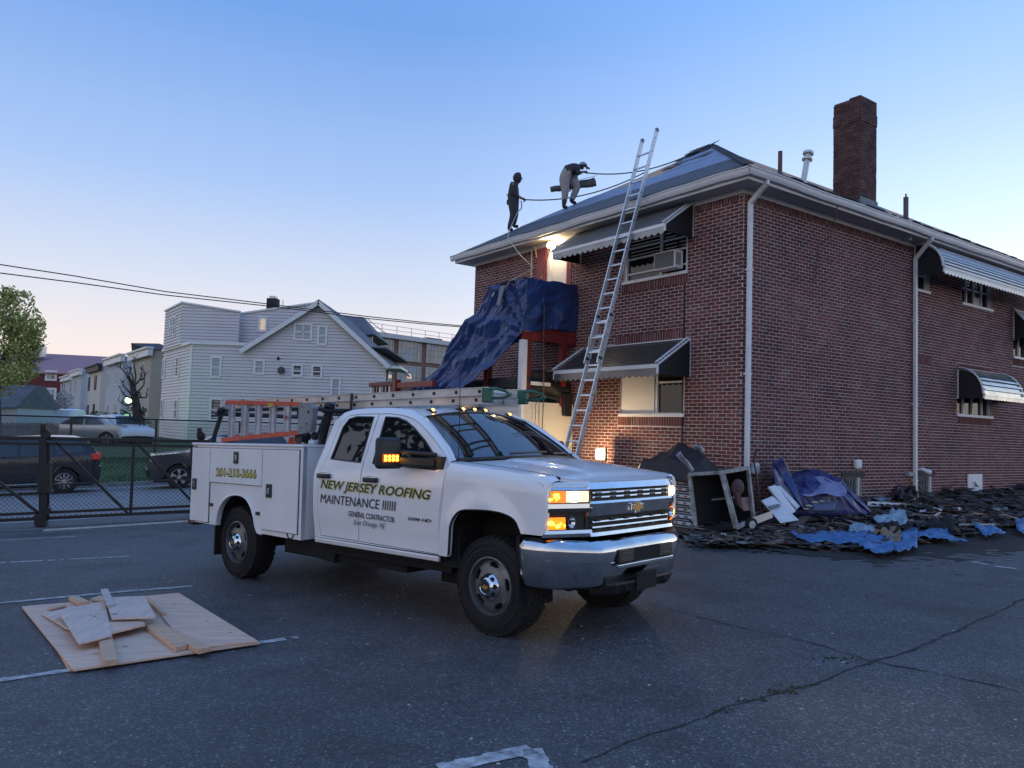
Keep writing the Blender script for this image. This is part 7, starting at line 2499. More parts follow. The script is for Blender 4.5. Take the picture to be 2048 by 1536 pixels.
# ------------------------------------------------------------------ cars
def car(name, label, cat, mx, top, arch, body, wheels, wins, m, hw_=.93, rw=.37, belt=1.0, lamps=(), rims='spoke', group=None, low=.30):
    """a car from its side outline: `top` runs from the front bumper over the roof to the rear bumper (x forward)"""
    t = thing(name, label, cat, group, mx=mx)
    yb2 = lambda x, z: hw_ - .04 * max(0, (low + .25 - z) / .25) - (max(0, z - belt) ** 1.1) * .42 - .10 * max(0, (abs(x - body[2]) - body[3] + .25) / .25) ** 2
    outl = []
    xs_ = [p[0] for p in top]
    bottom = []
    x1, x0 = top[0][0], top[-1][0]
    arcs = sorted(wheels)
    ra = rw + .07
    cur = x0
    bottom = [(x0, low)]
    for wx_ in arcs:
        bottom += [(wx_ + ra * math.cos(a), low + (rw + .02 - low) * 0 + max(0, rw - low + ra * math.sin(a))) for a in [math.pi * (1 - i / 10) for i in range(11)]]
    bottom += [(x1, low)]
    outer = bottom + top
    for s in (-1, 1):
        mb = MB()
        sheet(mb, outer, [], lambda x, z: (x, s * yb2(x, z), z), .16, None)
        b_ = mb.build('body_side', m, t, smooth=45)
        for wn_ in wins:
            mb = MB()
            sheet(mb, wn_, [], lambda x, z: (x, s * (yb2(x, z) + .006), z), .2)
            mb.build('window', FARGLASS, t, smooth=45)
        for c_ in body[4]:
            MB().tube([(c_[0] + (c_[1] - c_[0]) * i / 6, s * (yb2(c_[0], c_[2] + (c_[3] - c_[2]) * i / 6) + .004), c_[2] + (c_[3] - c_[2]) * i / 6) for i in range(7)], .006, 4).build('door_seam', BLKP, t)
        for hx in body[5]:
            MB().box(hx - .09, hx + .09, s * (yb2(hx, belt - .12) + .012) - .012, s * (yb2(hx, belt - .12) + .012) + .012, belt - .14, belt - .11).build('handle', m, t)
        if body[6]:
            MB().box(arcs[0] + ra + .05, arcs[-1] - ra - .05, s * (hw_ - .01) - .02, s * (hw_ - .01) + .02, low + .02, low + .06).build('sill_trim', CHROME, t)
        for wx_ in wheels:
            MB().lathe([(rw * .66, -.20), (rw * .9, -.21), (rw, -.17), (rw, -.03), (rw * .93, .0), (rw * .68, .0)], (wx_, s * (hw_ - .02), rw), (0, s, 0), 28).build('tyre', RUB, t, smooth=40)
            wr = MB().lathe([(rw * .68, -.01), (rw * .64, .0), (rw * .60, -.03), (rw * .58, -.16)], (wx_, s * (hw_ - .02), rw), (0, s, 0), 28)
            for k in range(10 if rims == 'spoke' else 5):
                a = 2 * math.pi * k / (10 if rims == 'spoke' else 5) + .3
                c0 = Vector((wx_, s * (hw_ - .025), rw))
                d_ = Vector((math.cos(a), 0, math.sin(a)))
                for da in ((-.12, .12) if rims == 'spoke' else (-.16, 0, .16)):
                    e_ = Vector((math.cos(a + da), 0, math.sin(a + da)))
                    wr.bar(c0 + d_ * rw * .14, c0 + e_ * rw * .62, .018 if rims == 'spoke' else .04, .03, (0, 1, 0))
            wr.cyl((wx_, s * (hw_ - .05), rw), (wx_, s * (hw_ - .012), rw), rw * .16, 12)
            wr.build('rim', mat('alloy', (.55, .56, .58), .25, metal=.9), t, smooth=30)
            MB().cyl((wx_, s * (hw_ - .2), rw), (wx_, s * (hw_ - .16), rw), rw * .6, 16).build('brake', DARK, t)
        MB().tube([(wx2, s * (hw_ - .05), z2) for wx2, z2 in [(x0 + .1, low), (x1 - .1, low)]], .05, 5).build('sill', BLKP, t)
    # top skin between the two sides
    mb = MB()
    n = len(top)
    nv = 10
    vs = []
    for x, z in top:
        for j in range(nv + 1):
            y = lerp(-1, 1, j / nv)
            vs.append((x + (.10 * (y * y) * (-1 if x > body[2] else 1) if z < belt + .05 else .05 * y * y * (-1 if x > body[2] else 1)) * 0, y * yb2(x, z), z + .045 * (1 - y * y)))
    mb.add(vs, [(i * (nv + 1) + j, i * (nv + 1) + j + 1, (i + 1) * (nv + 1) + j + 1, (i + 1) * (nv + 1) + j) for i in range(n - 1) for j in range(nv)])
    mb.build('body_top', m, t, smooth=45)
    for (i0, i1) in body[7]:                           # wind screens lie on the top skin
        mb = MB()
        (xa_, za_), (xb_, zb_) = top[i0], top[i1]
        mb.grid(lambda u, v: (lerp(xa_, xb_, lerp(.08, .92, u)), lerp(-.86, .86, v) * yb2(lerp(xa_, xb_, u), lerp(za_, zb_, u)), lerp(za_, zb_, lerp(.08, .92, u)) + .045 * (1 - lerp(-.86, .86, v) ** 2) + .012), 4, 8)
        mb.build('windscreen', FARGLASS, t, smooth=45)
    MB().box(x0 + .15, x1 - .15, -hw_ + .15, hw_ - .15, .22, low + .12).build('underside', DARK, t)
    for (lx, ly, lz, sx2, sy2, sz2, lm, ln) in lamps:
        for s in (-1, 1):
            MB().box(lx - sx2, lx + sx2, s * ly - sy2, s * ly + sy2, lz - sz2, lz + sz2).build(ln, lm, t, bevel=.02)
    return t
def car_mx(px_wheel, y_wheel, fdir, wx_, side, hw_):
    """place a car so that the tyre at local x=wx_, on `side`, touches the ground at a pixel"""
    g = ground(px_wheel, y_wheel)
    f = Vector(fdir).normalized()
    l = Vector((-f.y, f.x, 0))
    dz = lot_z(*(g + f * 2).xy) - lot_z(*(g - f * 2).xy)
    f3 = Vector((f.x, f.y, dz / 4)).normalized()
    up_ = f3.cross(l).normalized()
    mx = Matrix((f3, l, up_)).transposed().to_4x4()
    o = g - f3 * wx_ - l * side * (hw_ - .1)
    mx.translation = Vector((o.x, o.y, g.z - f3.z * wx_))
    return mx
NAVY = mat('dark blue car paint', (.012, .016, .026), .22, coat=.6)
GRYC = mat('dark grey car paint', (.035, .038, .046), .24, coat=.6)
REDL = mat('red tail lamp', (.35, .015, .02), .2, emit=(1, .06, .06), estr=.12)
CLRL = mat('clear lamp', (.5, .55, .58), .12, metal=.5)
SUVT = [(2.42, .42), (2.46, .62), (2.40, .95), (2.25, 1.06), (1.35, 1.16), (1.10, 1.20), (.35, 1.70), (.0, 1.765), (-1.0, 1.78), (-1.75, 1.74), (-2.05, 1.66), (-2.42, 1.18), (-2.50, 1.05), (-2.52, .70), (-2.48, .45)]
SUVW = [[(.92, 1.19), (.30, 1.62), (-.28, 1.66), (-.28, 1.19)], [(-.36, 1.19), (-.36, 1.66), (-1.12, 1.67), (-1.22, 1.20)], [(-1.32, 1.20), (-1.22, 1.66), (-1.85, 1.60), (-2.10, 1.30)]]
car('parked_car', 'dark navy sport utility car with chrome sill parked beyond the gate at the left', 'car', car_mx(128, 987, -KD, -1.52, 1, .96), SUVT, None, (0, 0, 0, 2.45, [(.98, 1.0, .4, 1.15), (-.32, -.32, .4, 1.2), (-1.25, -1.45, .75, 1.2)], [-.15, -1.0], True, [(5, 6), (10, 11)]), (1.52, -1.52), SUVW, NAVY, hw_=.96, rw=.385, belt=1.15, lamps=[(-2.36, .80, 1.12, .14, .14, .09, REDL, 'tail_lamp'), (-2.50, .72, .82, .03, .12, .03, CLRL, 'reverse_lamp')])
JT = [(2.30, .42), (2.36, .60), (2.32, 1.02), (2.22, 1.10), (1.30, 1.16), (1.02, 1.20), (.40, 1.66), (.05, 1.72), (-1.2, 1.72), (-1.9, 1.66), (-2.2, 1.15), (-2.26, .70), (-2.22, .45)]
JW = [[(.88, 1.19), (.36, 1.58), (-.2, 1.61), (-.2, 1.19)], [(-.28, 1.19), (-.28, 1.61), (-1.0, 1.61), (-1.0, 1.2)], [(-1.08, 1.2), (-1.08, 1.60), (-1.75, 1.56), (-1.9, 1.22)]]
car('parked_car', 'dark grey sport utility car nosing out from behind the truck box', 'car', car_mx(358, 977, -KD, 1.42, 1, .95), JT, None, (0, 0, 0, 2.28, [(.95, .95, .4, 1.15), (-.24, -.24, .4, 1.2)], [-.1, -.9], False, [(5, 6)]), (1.42, -1.42), JW, GRYC, hw_=.95, rw=.385, belt=1.14, rims='five', lamps=[(2.20, .74, .97, .10, .14, .085, CLRL, 'headlamp'), (2.31, .66, .62, .05, .12, .06, CLRL, 'fog_lamp')])
g_ = [o for o in bpy.data.objects if o.get('label', '').startswith('dark grey sport')][0]
for k in range(7):
    MB().box(2.30, 2.345, -.42 + k * .125, -.37 + k * .125, .78, 1.02).build('grille_slot', BLKP, g_)
MB().box(2.30, 2.40, -.85, .85, .42, .66).build('bumper', BLKP, g_, bevel=.04)
SEDT = [(2.25, .45), (2.28, .65), (2.15, .80), (1.1, .94), (.35, 1.38), (-.1, 1.44), (-.9, 1.40), (-1.6, 1.02), (-2.2, .96), (-2.28, .5)]
SEDW = [[(.85, .98), (.30, 1.32), (-.25, 1.37), (-.25, .98)], [(-.32, .98), (-.32, 1.37), (-.85, 1.33), (-1.3, 1.02)]]
def far_car(label, px_, py_, w, fdir, m, T, Wn, hw_=.88, s=1.0, name='parked_car'):
    p = at(px_, py_, w)
    f = Vector(fdir).normalized(); l = Vector((-f.y, f.x, 0))
    mx = Matrix((f, l, Vector((0, 0, 1)))).transposed().to_4x4() @ Matrix.Scale(s, 4)
    mx.translation = p
    return car(name, label, 'car', mx, T, None, (0, 0, 0, 2.2, [(-.28, -.28, .4, .95)], [], False, [(3, 4)]), (1.38, -1.38), Wn, m, hw_=hw_, rw=.31, belt=.95, rims='five', group='cars parked beyond the chain link fence')
SILC = mat('silver car paint', (.35, .38, .41), .25, metal=.5, coat=.5)
WHC = mat('white car paint', (.62, .66, .68), .3, coat=.5)
far_car('silver sedan parked on the bank beyond the chain link fence', 168, 888, 40, (-1, -.1, 0), SILC, SEDT, SEDW)
HB = [(2.0, .45), (2.02, .66), (1.92, .80), (1.15, .98), (.45, 1.46), (.0, 1.52), (-1.3, 1.50), (-1.75, 1.05), (-1.95, .95), (-2.0, .5)]
far_car('white hatchback under the pruned tree beyond the fence', 243, 889, 41, (.75, -.66, 0), WHC, HB, SEDW)
VT = [(2.4, .45), (2.42, .85), (2.2, 1.05), (1.7, 1.15), (1.2, 1.85), (.9, 1.95), (-2.2, 1.95), (-2.35, 1.8), (-2.4, .5)]
VW = [[(1.45, 1.2), (1.12, 1.75), (.4, 1.78), (.4, 1.2)], [(.3, 1.2), (.3, 1.78), (-.9, 1.78), (-.9, 1.2)]]
far_car('white van behind the picket fence at the far left', 80, 888, 44, (-1, .05, 0), WHC, VT, VW, name='parked_van')
far_car('pale blue grey van in front of the red apartments', 50, 846, 60, (1, .2, 0), mat('pale van paint', (.38, .43, .46), .3, coat=.4), VT, VW, name='parked_van')

# ------------------------------------------------------------------ trees
BARK = mat('bark', (.06, .05, .042), .9, var=.4, vscale=6, bump=.6, bscale=20)
def tree(name, label, base, limbs, clumps, leaf, size, parent_cat='tree', seed=1, r0=.16, group=None):
    rng = random.Random(seed)
    t = thing(name, label, parent_cat, group, loc=base)
    inv = -Vector(base)
    mb = MB()
    for pts, ra, rb in limbs:
        P = [Vector(p) + inv for p in pts]
        k = []
        for a, b in zip(P, P[1:]):
            for i in range(4):
                k.append(a.lerp(b, i / 4) + Vector([rng.gauss(0, .02) for _ in range(3)]) * min(1, ra * 10))
        k.append(P[-1])
        mb.tube(k, ra, 7, rb)
    mb.build('trunk', BARK, t, smooth=60)
    mb = MB()
    for c, r, n in clumps:
        c = Vector(c) + inv
        r = Vector(r) if not isinstance(r, (int, float)) else Vector((r, r, r))
        for _ in range(n):
            d = Vector([rng.gauss(0, 1) for _ in range(3)]).normalized() * (rng.random() ** .45)
            p = c + Vector((d.x * r.x, d.y * r.y, d.z * r.z))
            if fbm(p * .9) < -.18 and rng.random() < .85:
                continue
            e1 = Vector([rng.gauss(0, 1) for _ in range(3)]).normalized()
            e2 = e1.orthogonal().normalized()
            s = size * rng.uniform(.6, 1.3)
            mb.add([p - e1 * s, p + e2 * s * .45, p + e1 * s, p - e2 * s * .45], [(0, 1, 2, 3)])
    if clumps:
        mb.build('crown', leaf, t, recalc=False)
    return t
LEAFG = mat('spring leaves', (.36, .38, .11), .6, obrand=.55)
LEAFD = mat('ivy leaves', (.02, .035, .016), .7, obrand=.5)
w = 37
b = at(-10, 880, w)
def AT(*q): return at(q[0], q[1], q[2] if len(q) > 2 else w)
cl = []
rng = random.Random(4)
for (x, y, r, n) in ((10, 640, .9, 500), (50, 640, .75, 420), (65, 665, .6, 320), (25, 610, .8, 380), (-20, 650, 1.2, 700), (40, 690, .85, 520), (10, 710, 1.1, 700), (55, 715, .6, 280), (-25, 720, 1.1, 600), (30, 745, .8, 460), (60, 740, .45, 180), (0, 758, .9, 480), (45, 600, .5, 160), (15, 590, .5, 160), (78, 650, .35, 110), (70, 690, .4, 120), (-30, 600, .9, 300)):
    cl.append((at(x, y, w + rng.uniform(-1.0, 1.0)), r, int(n * 1.9)))
lb = [([b, AT(-8, 800), AT(-2, 740)], .22, .16), ([AT(-2, 740), AT(20, 690), AT(45, 640), AT(62, 620)], .12, .03), ([AT(-2, 740), AT(-15, 680), AT(-5, 610)], .12, .03), ([AT(10, 710), AT(50, 700), AT(85, 680)], .06, .02), ([AT(20, 690), AT(25, 640), AT(30, 590)], .07, .02)]
for k in range(16):
    x, y = rng.uniform(55, 80), rng.uniform(675, 730)
    lb.append(([AT(45, y + 8, w + rng.uniform(-.5, .5)), AT(x, y, w), AT(x + rng.uniform(10, 35), y - rng.uniform(-12, 16), w + rng.uniform(-.4, .4))], .016, .006))
tree('leafy_tree', 'fresh green spring tree at the left edge beyond the fence', b, lb, cl, LEAFG, .085, seed=3)
w = 41
b = at(280, 890, w)
lb = [([b, AT(280, 850), AT(272, 810), AT(266, 770)], .34, .14)]
for pts in (((268, 790), (262, 760), (244, 738), (228, 728)), ((268, 785), (266, 755), (258, 735), (250, 738)), ((270, 780), (272, 750), (268, 730), (270, 715)), ((268, 775), (282, 755), (284, 738)), ((270, 790), (288, 770), (290, 745)), ((266, 800), (248, 790), (236, 770)), ((268, 805), (252, 812), (236, 800)), ((272, 795), (292, 795), (296, 775)), ((272, 800), (250, 775), (240, 758)), ((270, 770), (256, 758), (250, 744)), ((282, 760), (290, 755), (286, 740)), ((264, 770), (258, 752), (262, 738))):
    lb.append(([AT(*p, w + random.uniform(-.5, .5)) for p in pts], .055, .012))
    a_, b_ = pts[-2], pts[-1]
    for _ in range(4):
        t_ = random.random()
        x, y = lerp(a_[0], b_[0], t_), lerp(a_[1], b_[1], t_)
        lb.append(([AT(x, y), AT(x + random.uniform(-12, 12), y - random.uniform(2, 16))], .02, .006))
cl = [(at(x, y, w + random.uniform(-.3, .3)), r, n) for x, y, r, n in ((272, 860, .5, 380), (285, 848, .42, 300), (264, 842, .35, 180), (286, 820, .22, 80), (270, 815, .22, 70), (292, 868, .5, 380), (255, 818, .3, 120), (245, 825, .2, 60), (275, 790, .22, 80), (262, 765, .18, 40), (280, 834, .36, 170))]
tree('pruned_tree', 'pollarded bare tree with ivy at its foot in front of the beige row house', b, lb, cl, LEAFD, .06, seed=8)
hedge = []
for i in range(26):
    x = lerp(175, 262, i / 25)
    hedge.append((at(x, 838 + random.uniform(-3, 5), 48), (.5, .5, .45), 120))
tree('garden_bush', 'dark bushes along the yard behind the parked cars', at(215, 860, 48), [([at(215, 870, 48), at(215, 840, 48)], .05, .02)], hedge, mat('bush leaves', (.05, .075, .03), .7, obrand=.5), .07, 'bush', seed=5)
tree('flowering_tree', 'small pale blossoming tree before the farthest row house', at(128, 845, 80), [([at(128, 850, 80), at(128, 805, 80)], .08, .03)], [(at(x, y, 80), .9, 160) for x, y in ((124, 800), (130, 795), (127, 815), (120, 812), (134, 808), (125, 825))], mat('pale blossom', (.38, .42, .42), .7, obrand=.4), .12, seed=6)
# trees standing behind the photographer: they show in the truck's windows
for k, (x, y, h, s) in enumerate(((-11.5, 6.0, 9, 21), (-13, 9.3, 10, 22), (-15, 12.6, 10, 23))):
    zb_ = lot_z(x, y)
    bb = Vector((x, y, zb_))
    tree('street_tree', ('broad dark tree mirrored in the front door glass', 'tall dark tree mirrored in the rear door glass', 'dark tree mirrored near the mirror arm', 'dark tree mirrored at the rear of the rear door glass')[k], bb, [([bb, bb + Vector((.1, 0, h * .4)), bb + Vector((.2, .2, h * .85))], .22, .04), ([bb + Vector((.1, 0, h * .35)), bb + Vector((1.6, .4, h * .7))], .1, .03), ([bb + Vector((.1, 0, h * .4)), bb + Vector((-1.5, -.3, h * .75))], .1, .03)],
         [(bb + Vector((random.gauss(0, 1.5), random.gauss(0, 1.5), h * random.uniform(.42, .95))), random.uniform(.8, 1.4), 130) for _ in range(16)], mat('dark leaves', (.03, .05, .02), .7, obrand=.5), .16, seed=s, group='trees mirrored in the truck glass')

# ------------------------------------------------------------------ overhead cables and the green lamp
def cable(pts, r, label, m=mat('black cable', (.012, .012, .014), .7)):
    P = []
    for a, b in zip(pts, pts[1:]):
        for i in range(6):
            P.append(at(*[lerp(a[j], b[j], i / 6) for j in range(3)]))
    P.append(at(*pts[-1]))
    return tag(MB().tube(P, r, 6).build('overhead_cable', m, None, smooth=60), label, 'cable', 'overhead cables')
W0 = lambda x: 16 + 6.8 * (x + 200) / 1150
cable([(x, y, W0(x)) for x, y in ((-220, 497), (0, 529), (150, 552), (330, 583), (545, 609), (735, 633), (860, 646), (962, 655))], .013, 'upper black cable swinging from the left edge to the brick building')
cable([(x, y, W0(x) - .1) for x, y in ((-220, 519), (0, 546), (150, 565), (330, 590), (545, 613), (735, 637), (860, 649), (962, 657))], .013, 'lower black cable swinging from the left edge to the brick building')
cable([(735, 638, 66), (752, 652, 66), (772, 667, 68)], .03, 'thin wire sagging above the school roof')
gl_ = thing('green_lamp', 'bright green lamp glowing behind the pruned tree', 'lamp', loc=at(257, 800, 43.5))
MB().ball((0, 0, 0), .17, 12).build('globe', mat('green bulb', (.4, 1, .3), .4, emit=(.35, 1, .22), estr=14), gl_, smooth=60)
MB().cyl((0, .3, 0), (0, .9, .05), .04, 6).build('arm', BLKP, gl_)
light('lamp_light', gl_, (.25, .5, -.1), 14, (.2, 1, .1), .15)
# ------------------------------------------------------------------ shingle bundles and the dark tarp
WRAP = mat('white printed wrapper', (.60, .62, .66), .4, var=.15, vscale=6)
REDP = mat('red print', (.45, .05, .03), .5)
BLKPR = mat('black print', (.02, .02, .025), .5)
SHE = mat('shingle edge', (.035, .035, .04), .9)
ORD = ['bottom', 'second', 'third', 'fourth', 'fifth', 'sixth', 'seventh', 'eighth', 'ninth', 'topmost']
sb = bl0 = None
S0 = on_plane(1384, 1050, bw(0, -1.10, 0), VB); S0.z = 0
sloc = BM.inverted() @ S0
zg = lot_z(S0.x, S0.y)
for k in range(9):
    o = thing('shingle_bundle', ('%s white wrapped shingle bundle in the stack under the dark tarp' % ORD[k if k < 8 else 9]), 'bundle', 'wrapped shingle bundles stacked by the wall', mx=BM @ Matrix.Translation((sloc.x - .5 + random.uniform(-.025, .025), -.66 + random.uniform(-.02, .02), zg + k * .117)) @ Matrix.Rotation(random.uniform(-.03, .03), 4, 'Z'))
    MB().box(-.5, .5, -.44, .17, .004, .100).build('wrapper', WRAP, o, bevel=.018)
    MB().box(-.46, .46, -.447, -.43, .028, .052).box(.485, .507, -.40, .12, .028, .052).build('shingle_edges', SHE, o)
    for u in (-.38, -.2, -.02, .16, .34):
        MB().box(u - .03, u + .04, -.4445, -.4405, .062, .09).build('print', REDP if random.random() < .45 else BLKPR, o)
    for u in (-.3, -.12, .05):
        MB().box(.5005, .5045, u - .03, u + .03, .062, .09).build('print', REDP if random.random() < .5 else BLKPR, o)
DT = mat('dark brown tarp', (.016, .011, .014), .6, var=.35, vscale=3, bump=.25, bscale=9)
dt = thing('tarp', 'dark brown tarp heaped on top of the wrapped shingle bundles', 'tarp')
SXc, ZTOP = sloc.x - .5, zg + 9 * .117
def dtf(u, v):                                         # a sheet thrown over the stack: it heaps in the middle and hangs over the edges
    x, y = lerp(-.86, .62, u), lerp(-.60, .34, v)
    e = max(abs(x + .12) - .60, 0) * 1.2 + max(-y - .44, 0) * 1.3 + max(y - .2, 0)
    z = .34 * math.exp(-((x + .12) / .34) ** 2 - ((y + .05) / .30) ** 2) + .17 * math.exp(-((x - .34) / .20) ** 2 - ((y + .12) / .25) ** 2) + .10 * math.exp(-((x + .5) / .15) ** 2 - ((y + .2) / .2) ** 2)
    a = math.atan2(y + .1, x + .1)
    fold = (1 - 2 * abs(math.sin(a * 2.3 + 1.3 * fbm((x * 2.2, y * 2.2, 1), 2))))
    z += .045 * fold * min(1, math.hypot(x + .1, y + .1) * 2.5) + .05 * fbm((x * 3.5, y * 3.5, 6), 2) + .012 * fbm((x * 14, y * 14, 2), 2)
    z -= e * 1.25 + .05 * fold * (e > 0)
    return BM @ Vector((SXc + x + .03 * fold * min(1, e * 8), -.66 + y - .04 * fold * min(1, e * 6), ZTOP + .03 + z))
MB().grid(dtf, 70, 60).build('cloth', DT, dt, smooth=60, solid=.006)
WRG = mat('torn grey wrapper', (.34, .36, .39), .45, var=.3)
for (x0, y0, x1, y1, w_) in ((1356, 906, 1386, 942, 12.42), (1388, 890, 1408, 904, 12.75)):
    MB().grid(lambda u, v: at(lerp(x0, x1, v) + 9 * (u - .5) * (1 - v * .6), lerp(y0, y1, v) - 7 * (u - .5) + 2 * math.sin(v * 7), w_ + .05 * math.sin(u * 4 + v * 3)), 5, 10).build('torn_wrapper', WRG, dt, smooth=60, solid=.008)

# ------------------------------------------------------------------ old cabinet lying on its side
PEEL = mat('peeling white paint', (.50, .52, .50), .6, var=.75, vscale=9, col2=(.09, .08, .075), detail=8)
cab = thing('old_cabinet', 'old dark cabinet with peeling white frames lying open by the corner downspout', 'cabinet')
TLc, TRc, BRc, BLc = at(1379, 949, 12.75), at(1442, 945, 12.3), at(1471, 1056, 12.2), at(1392, 1058, 12.65)
TR2, BR2 = at(1496, 936, 12.95), at(1507, 1038, 12.85)
bkd = (TR2 - TRc)
TL2, BL2_ = TLc + bkd, BLc + bkd
def fbar(a, b, w_, nm='frame', m=PEEL):
    return MB().bar(a, b, w_, w_, _up).build(nm, m, cab, bevel=.004)
for a, b in ((TLc, TRc), (TRc, TR2), (TRc, BRc), (TR2, BR2), (BRc, BR2), (TLc, BLc)):
    fbar(a, b, .055)
fbar(BLc, BRc, .05, m=DARK)
fbar(TRc + (TR2 - TRc) * .1 + Vector((0, 0, -.03)), BRc + (BR2 - BRc) * .1, .045)
INS = mat('dark cabinet inside', (.010, .009, .009), .85, var=.3)
for q in ((TLc, TRc, TR2, TL2), (TL2, TR2, BR2, BL2_), (TLc, TL2, BL2_, BLc), (BLc, BRc, BR2, BL2_)):
    n_ = (q[1] - q[0]).cross(q[3] - q[0]).normalized() * .008
    MB().hexa([p - n_ for p in q], [p + n_ for p in q]).build('panel', INS, cab)
mid = TLc.lerp(BLc, .48)
MB().bar(mid.lerp(TRc.lerp(BRc, .48), .55), mid.lerp(TRc.lerp(BRc, .48), .95) + bkd * .3, .02, .03).build('shelf', mat('grey shelf', (.12, .12, .13), .6), cab)
BRNP = mat('brown part', (.10, .055, .055), .7, var=.3)
c_ = at(1475, 975, 12.55)
MB().ball(c_, .12, 12, sx=.9, sy=.5, sz=1.15).build('motor', BRNP, cab, smooth=60)
MB().bar(at(1473, 985, 12.5), at(1478, 1010, 12.5), .10, .08).build('duct', BRNP, cab, bevel=.01)
MB().hexa([at(1476, 1010, 12.45), at(1488, 1022, 12.45), at(1500, 1020, 12.6), at(1497, 1002, 12.6)], [at(1473, 998, 12.5), at(1480, 995, 12.5), at(1496, 996, 12.65), at(1496, 994, 12.65)]).build('plate', mat('maroon plate', (.13, .05, .06), .6), cab)
ht = thing('hand_truck', 'hand truck with one small wheel lying beside the old cabinet', 'hand truck')
wc = at(1502, 1048, 12.5)
ax = (CR * .35 - _fw * .94).normalized()
MB().lathe([(.045, -.035), (.080, -.045), (.102, -.03), (.104, 0), (.102, .03), (.080, .045), (.062, .04)], wc, ax, 24).build('tyre', RUB, ht, smooth=40)
MB().lathe([(0, .03), (.02, .042), (.04, .034), (.064, .038)], wc, ax, 20).build('rim', mat('pale wheel', (.5, .5, .48), .5), ht, smooth=40)
MB().hexa([at(1508, 1050, 12.6), at(1546, 1035, 12.75), at(1546, 1035, 12.85), at(1508, 1050, 12.7)], [at(1505, 1035, 12.6), at(1543, 1022, 12.75), at(1543, 1022, 12.85), at(1505, 1035, 12.7)]).build('blade', mat('bright steel', (.6, .62, .62), .3, metal=.8), ht)
tag(MB().tube([at(1511, 906, 13.6), at(1508, 925, 13.5), at(1513, 950, 13.4), at(1519, 1000, 13.2), at(1521, 1035, 13.1)], .016, 6).tube([at(1513, 903, 13.6), at(1507, 922, 13.5)], .02, 6).build('crowbar', mat('dark iron', (.03, .025, .025), .5, metal=.5)), 'thin dark wrecking bar leaning on the wall by the corner', 'crowbar')

# ------------------------------------------------------------------ blue tarp heap against the side wall
bt = thing('tarpaulin', 'dark blue tarpaulin heaped over rubbish against the side wall', 'tarp')
HB_ = [(1546, 918), (1552, 921), (1560, 934), (1570, 945), (1580, 949), (1592, 943), (1612, 939), (1640, 942), (1665, 950), (1684, 958), (1695, 975), (1712, 990), (1728, 1003), (1742, 1018), (1748, 1032)]
def heap(u, v):
    x = lerp(1546, 1748, u)
    if v < .5: x += 12 * (1 - u) * (1 - v * 2) ** 1.2
    yt = interp(x, HB_)
    ybt = lerp(1030, 1036, u)
    t = math.sin(min(1, v * 1.25) * math.pi / 2) ** .8
    w0_ = lerp(13.5, 14.2, u)
    depth = w0_ + 1.15 * (1 - math.cos(min(1, v * 1.25) * math.pi / 2)) * (.55 + .45 * math.sin(math.pi * min(1, u + .1)))
    p = at(x, lerp(ybt, yt, t), depth)
    if v > .8:
        p += Vector((VB.x * -.0, 0, -(v - .8) * 2.2))
    f = .12 * fbm((u * 3.5, v * 1.8, 11), 2) + .05 * (1 - 3 * abs(fbm((u * 7 + v * 5, v * 2.5, 2), 2))) + .015 * fbm((u * 20, v * 9, 6))
    f *= min(1, v * 4) * (1 if v < .8 else 0)
    return p + Vector((-.45, -.75, .35)) * f
MB().grid(heap, 70, 46).build('cloth', tarp_mat('navy tarpaulin', (.010, .018, .075), (.035, .045, .20), .42), bt, smooth=70, solid=.006)
MB().grid(lambda u, v: at(lerp(1604, 1688, u) + 6 * math.sin(v * 5), lerp(990, 948 + 14 * u, v) + 3 * math.sin(u * 9), lerp(13.75, 14.35, v) - .06 + .05 * fbm((u * 5, v * 5, 4))), 26, 16).build('faded_sheet', tarp_mat('faded tarpaulin', (.16, .17, .34), (.26, .27, .44), .5), bt, smooth=70, solid=.006)
MB().grid(lambda u, v: at(lerp(1545, 1608, u) + 22 * v * (1 - u), lerp(lerp(925, 1022, u), lerp(915, 1015, u), v), 13.75 - .1 * u + .12 * math.sin(u * 6) + .1 * v), 24, 8).build('fold', bt.children[0].data.materials[0], bt, smooth=70, solid=.02)
YS = mat('yellow stuffing', (.40, .40, .24), .8, var=.3)
mb = MB()
for x, y, r in ((1618, 1012, .05), (1630, 1005, .05), (1643, 1003, .04), (1612, 1018, .04)):
    mb.ball(at(x, y, 13.35), r * .75, 8, sx=1.8, sz=.6)
mb.build('stuffing', YS, bt, smooth=60)
MB().grid(lambda u, v: at(lerp(1625, 1670, u), lerp(1020, 1008, v) + 4 * u * (1 - u), 13.35 + .25 * v), 10, 4).build('padded_roll', mat('grey blue padding', (.10, .12, .2), .6), bt, solid=.06, smooth=60)

# siding sheets and boards leaning there
WSH = mat('white aluminium sheet', (.60, .64, .70), .4, var=.15, vscale=5)
def quad_thing(name, label, cat, q, th, m, group=None):
    P = [at(*p) for p in q]
    n_ = (P[1] - P[0]).cross(P[3] - P[0]).normalized() * th
    return tag(MB().hexa([p for p in P], [p + n_ for p in P]).build(name, m, None, bevel=.003), label, cat, group)
o = quad_thing('siding_panel', 'white aluminium panel with grey print leaning in the rubbish', 'panel', [(1523, 1001, 12.95), (1545, 992, 13.1), (1598, 1040, 12.9), (1562, 1046, 12.75)], .02, WSH)
P = [at(*p) for p in [(1536, 1014, 12.9), (1556, 1009, 12.98), (1560, 1013, 12.95), (1540, 1020, 12.87)]]
n_ = (P[1] - P[0]).cross(P[3] - P[0]).normalized()
if n_.dot(_fw) > 0: n_ = -n_
MB().hexa(P, [p + n_ * .03 for p in P]).build('print', mat('grey print', (.16, .18, .21), .6), o)
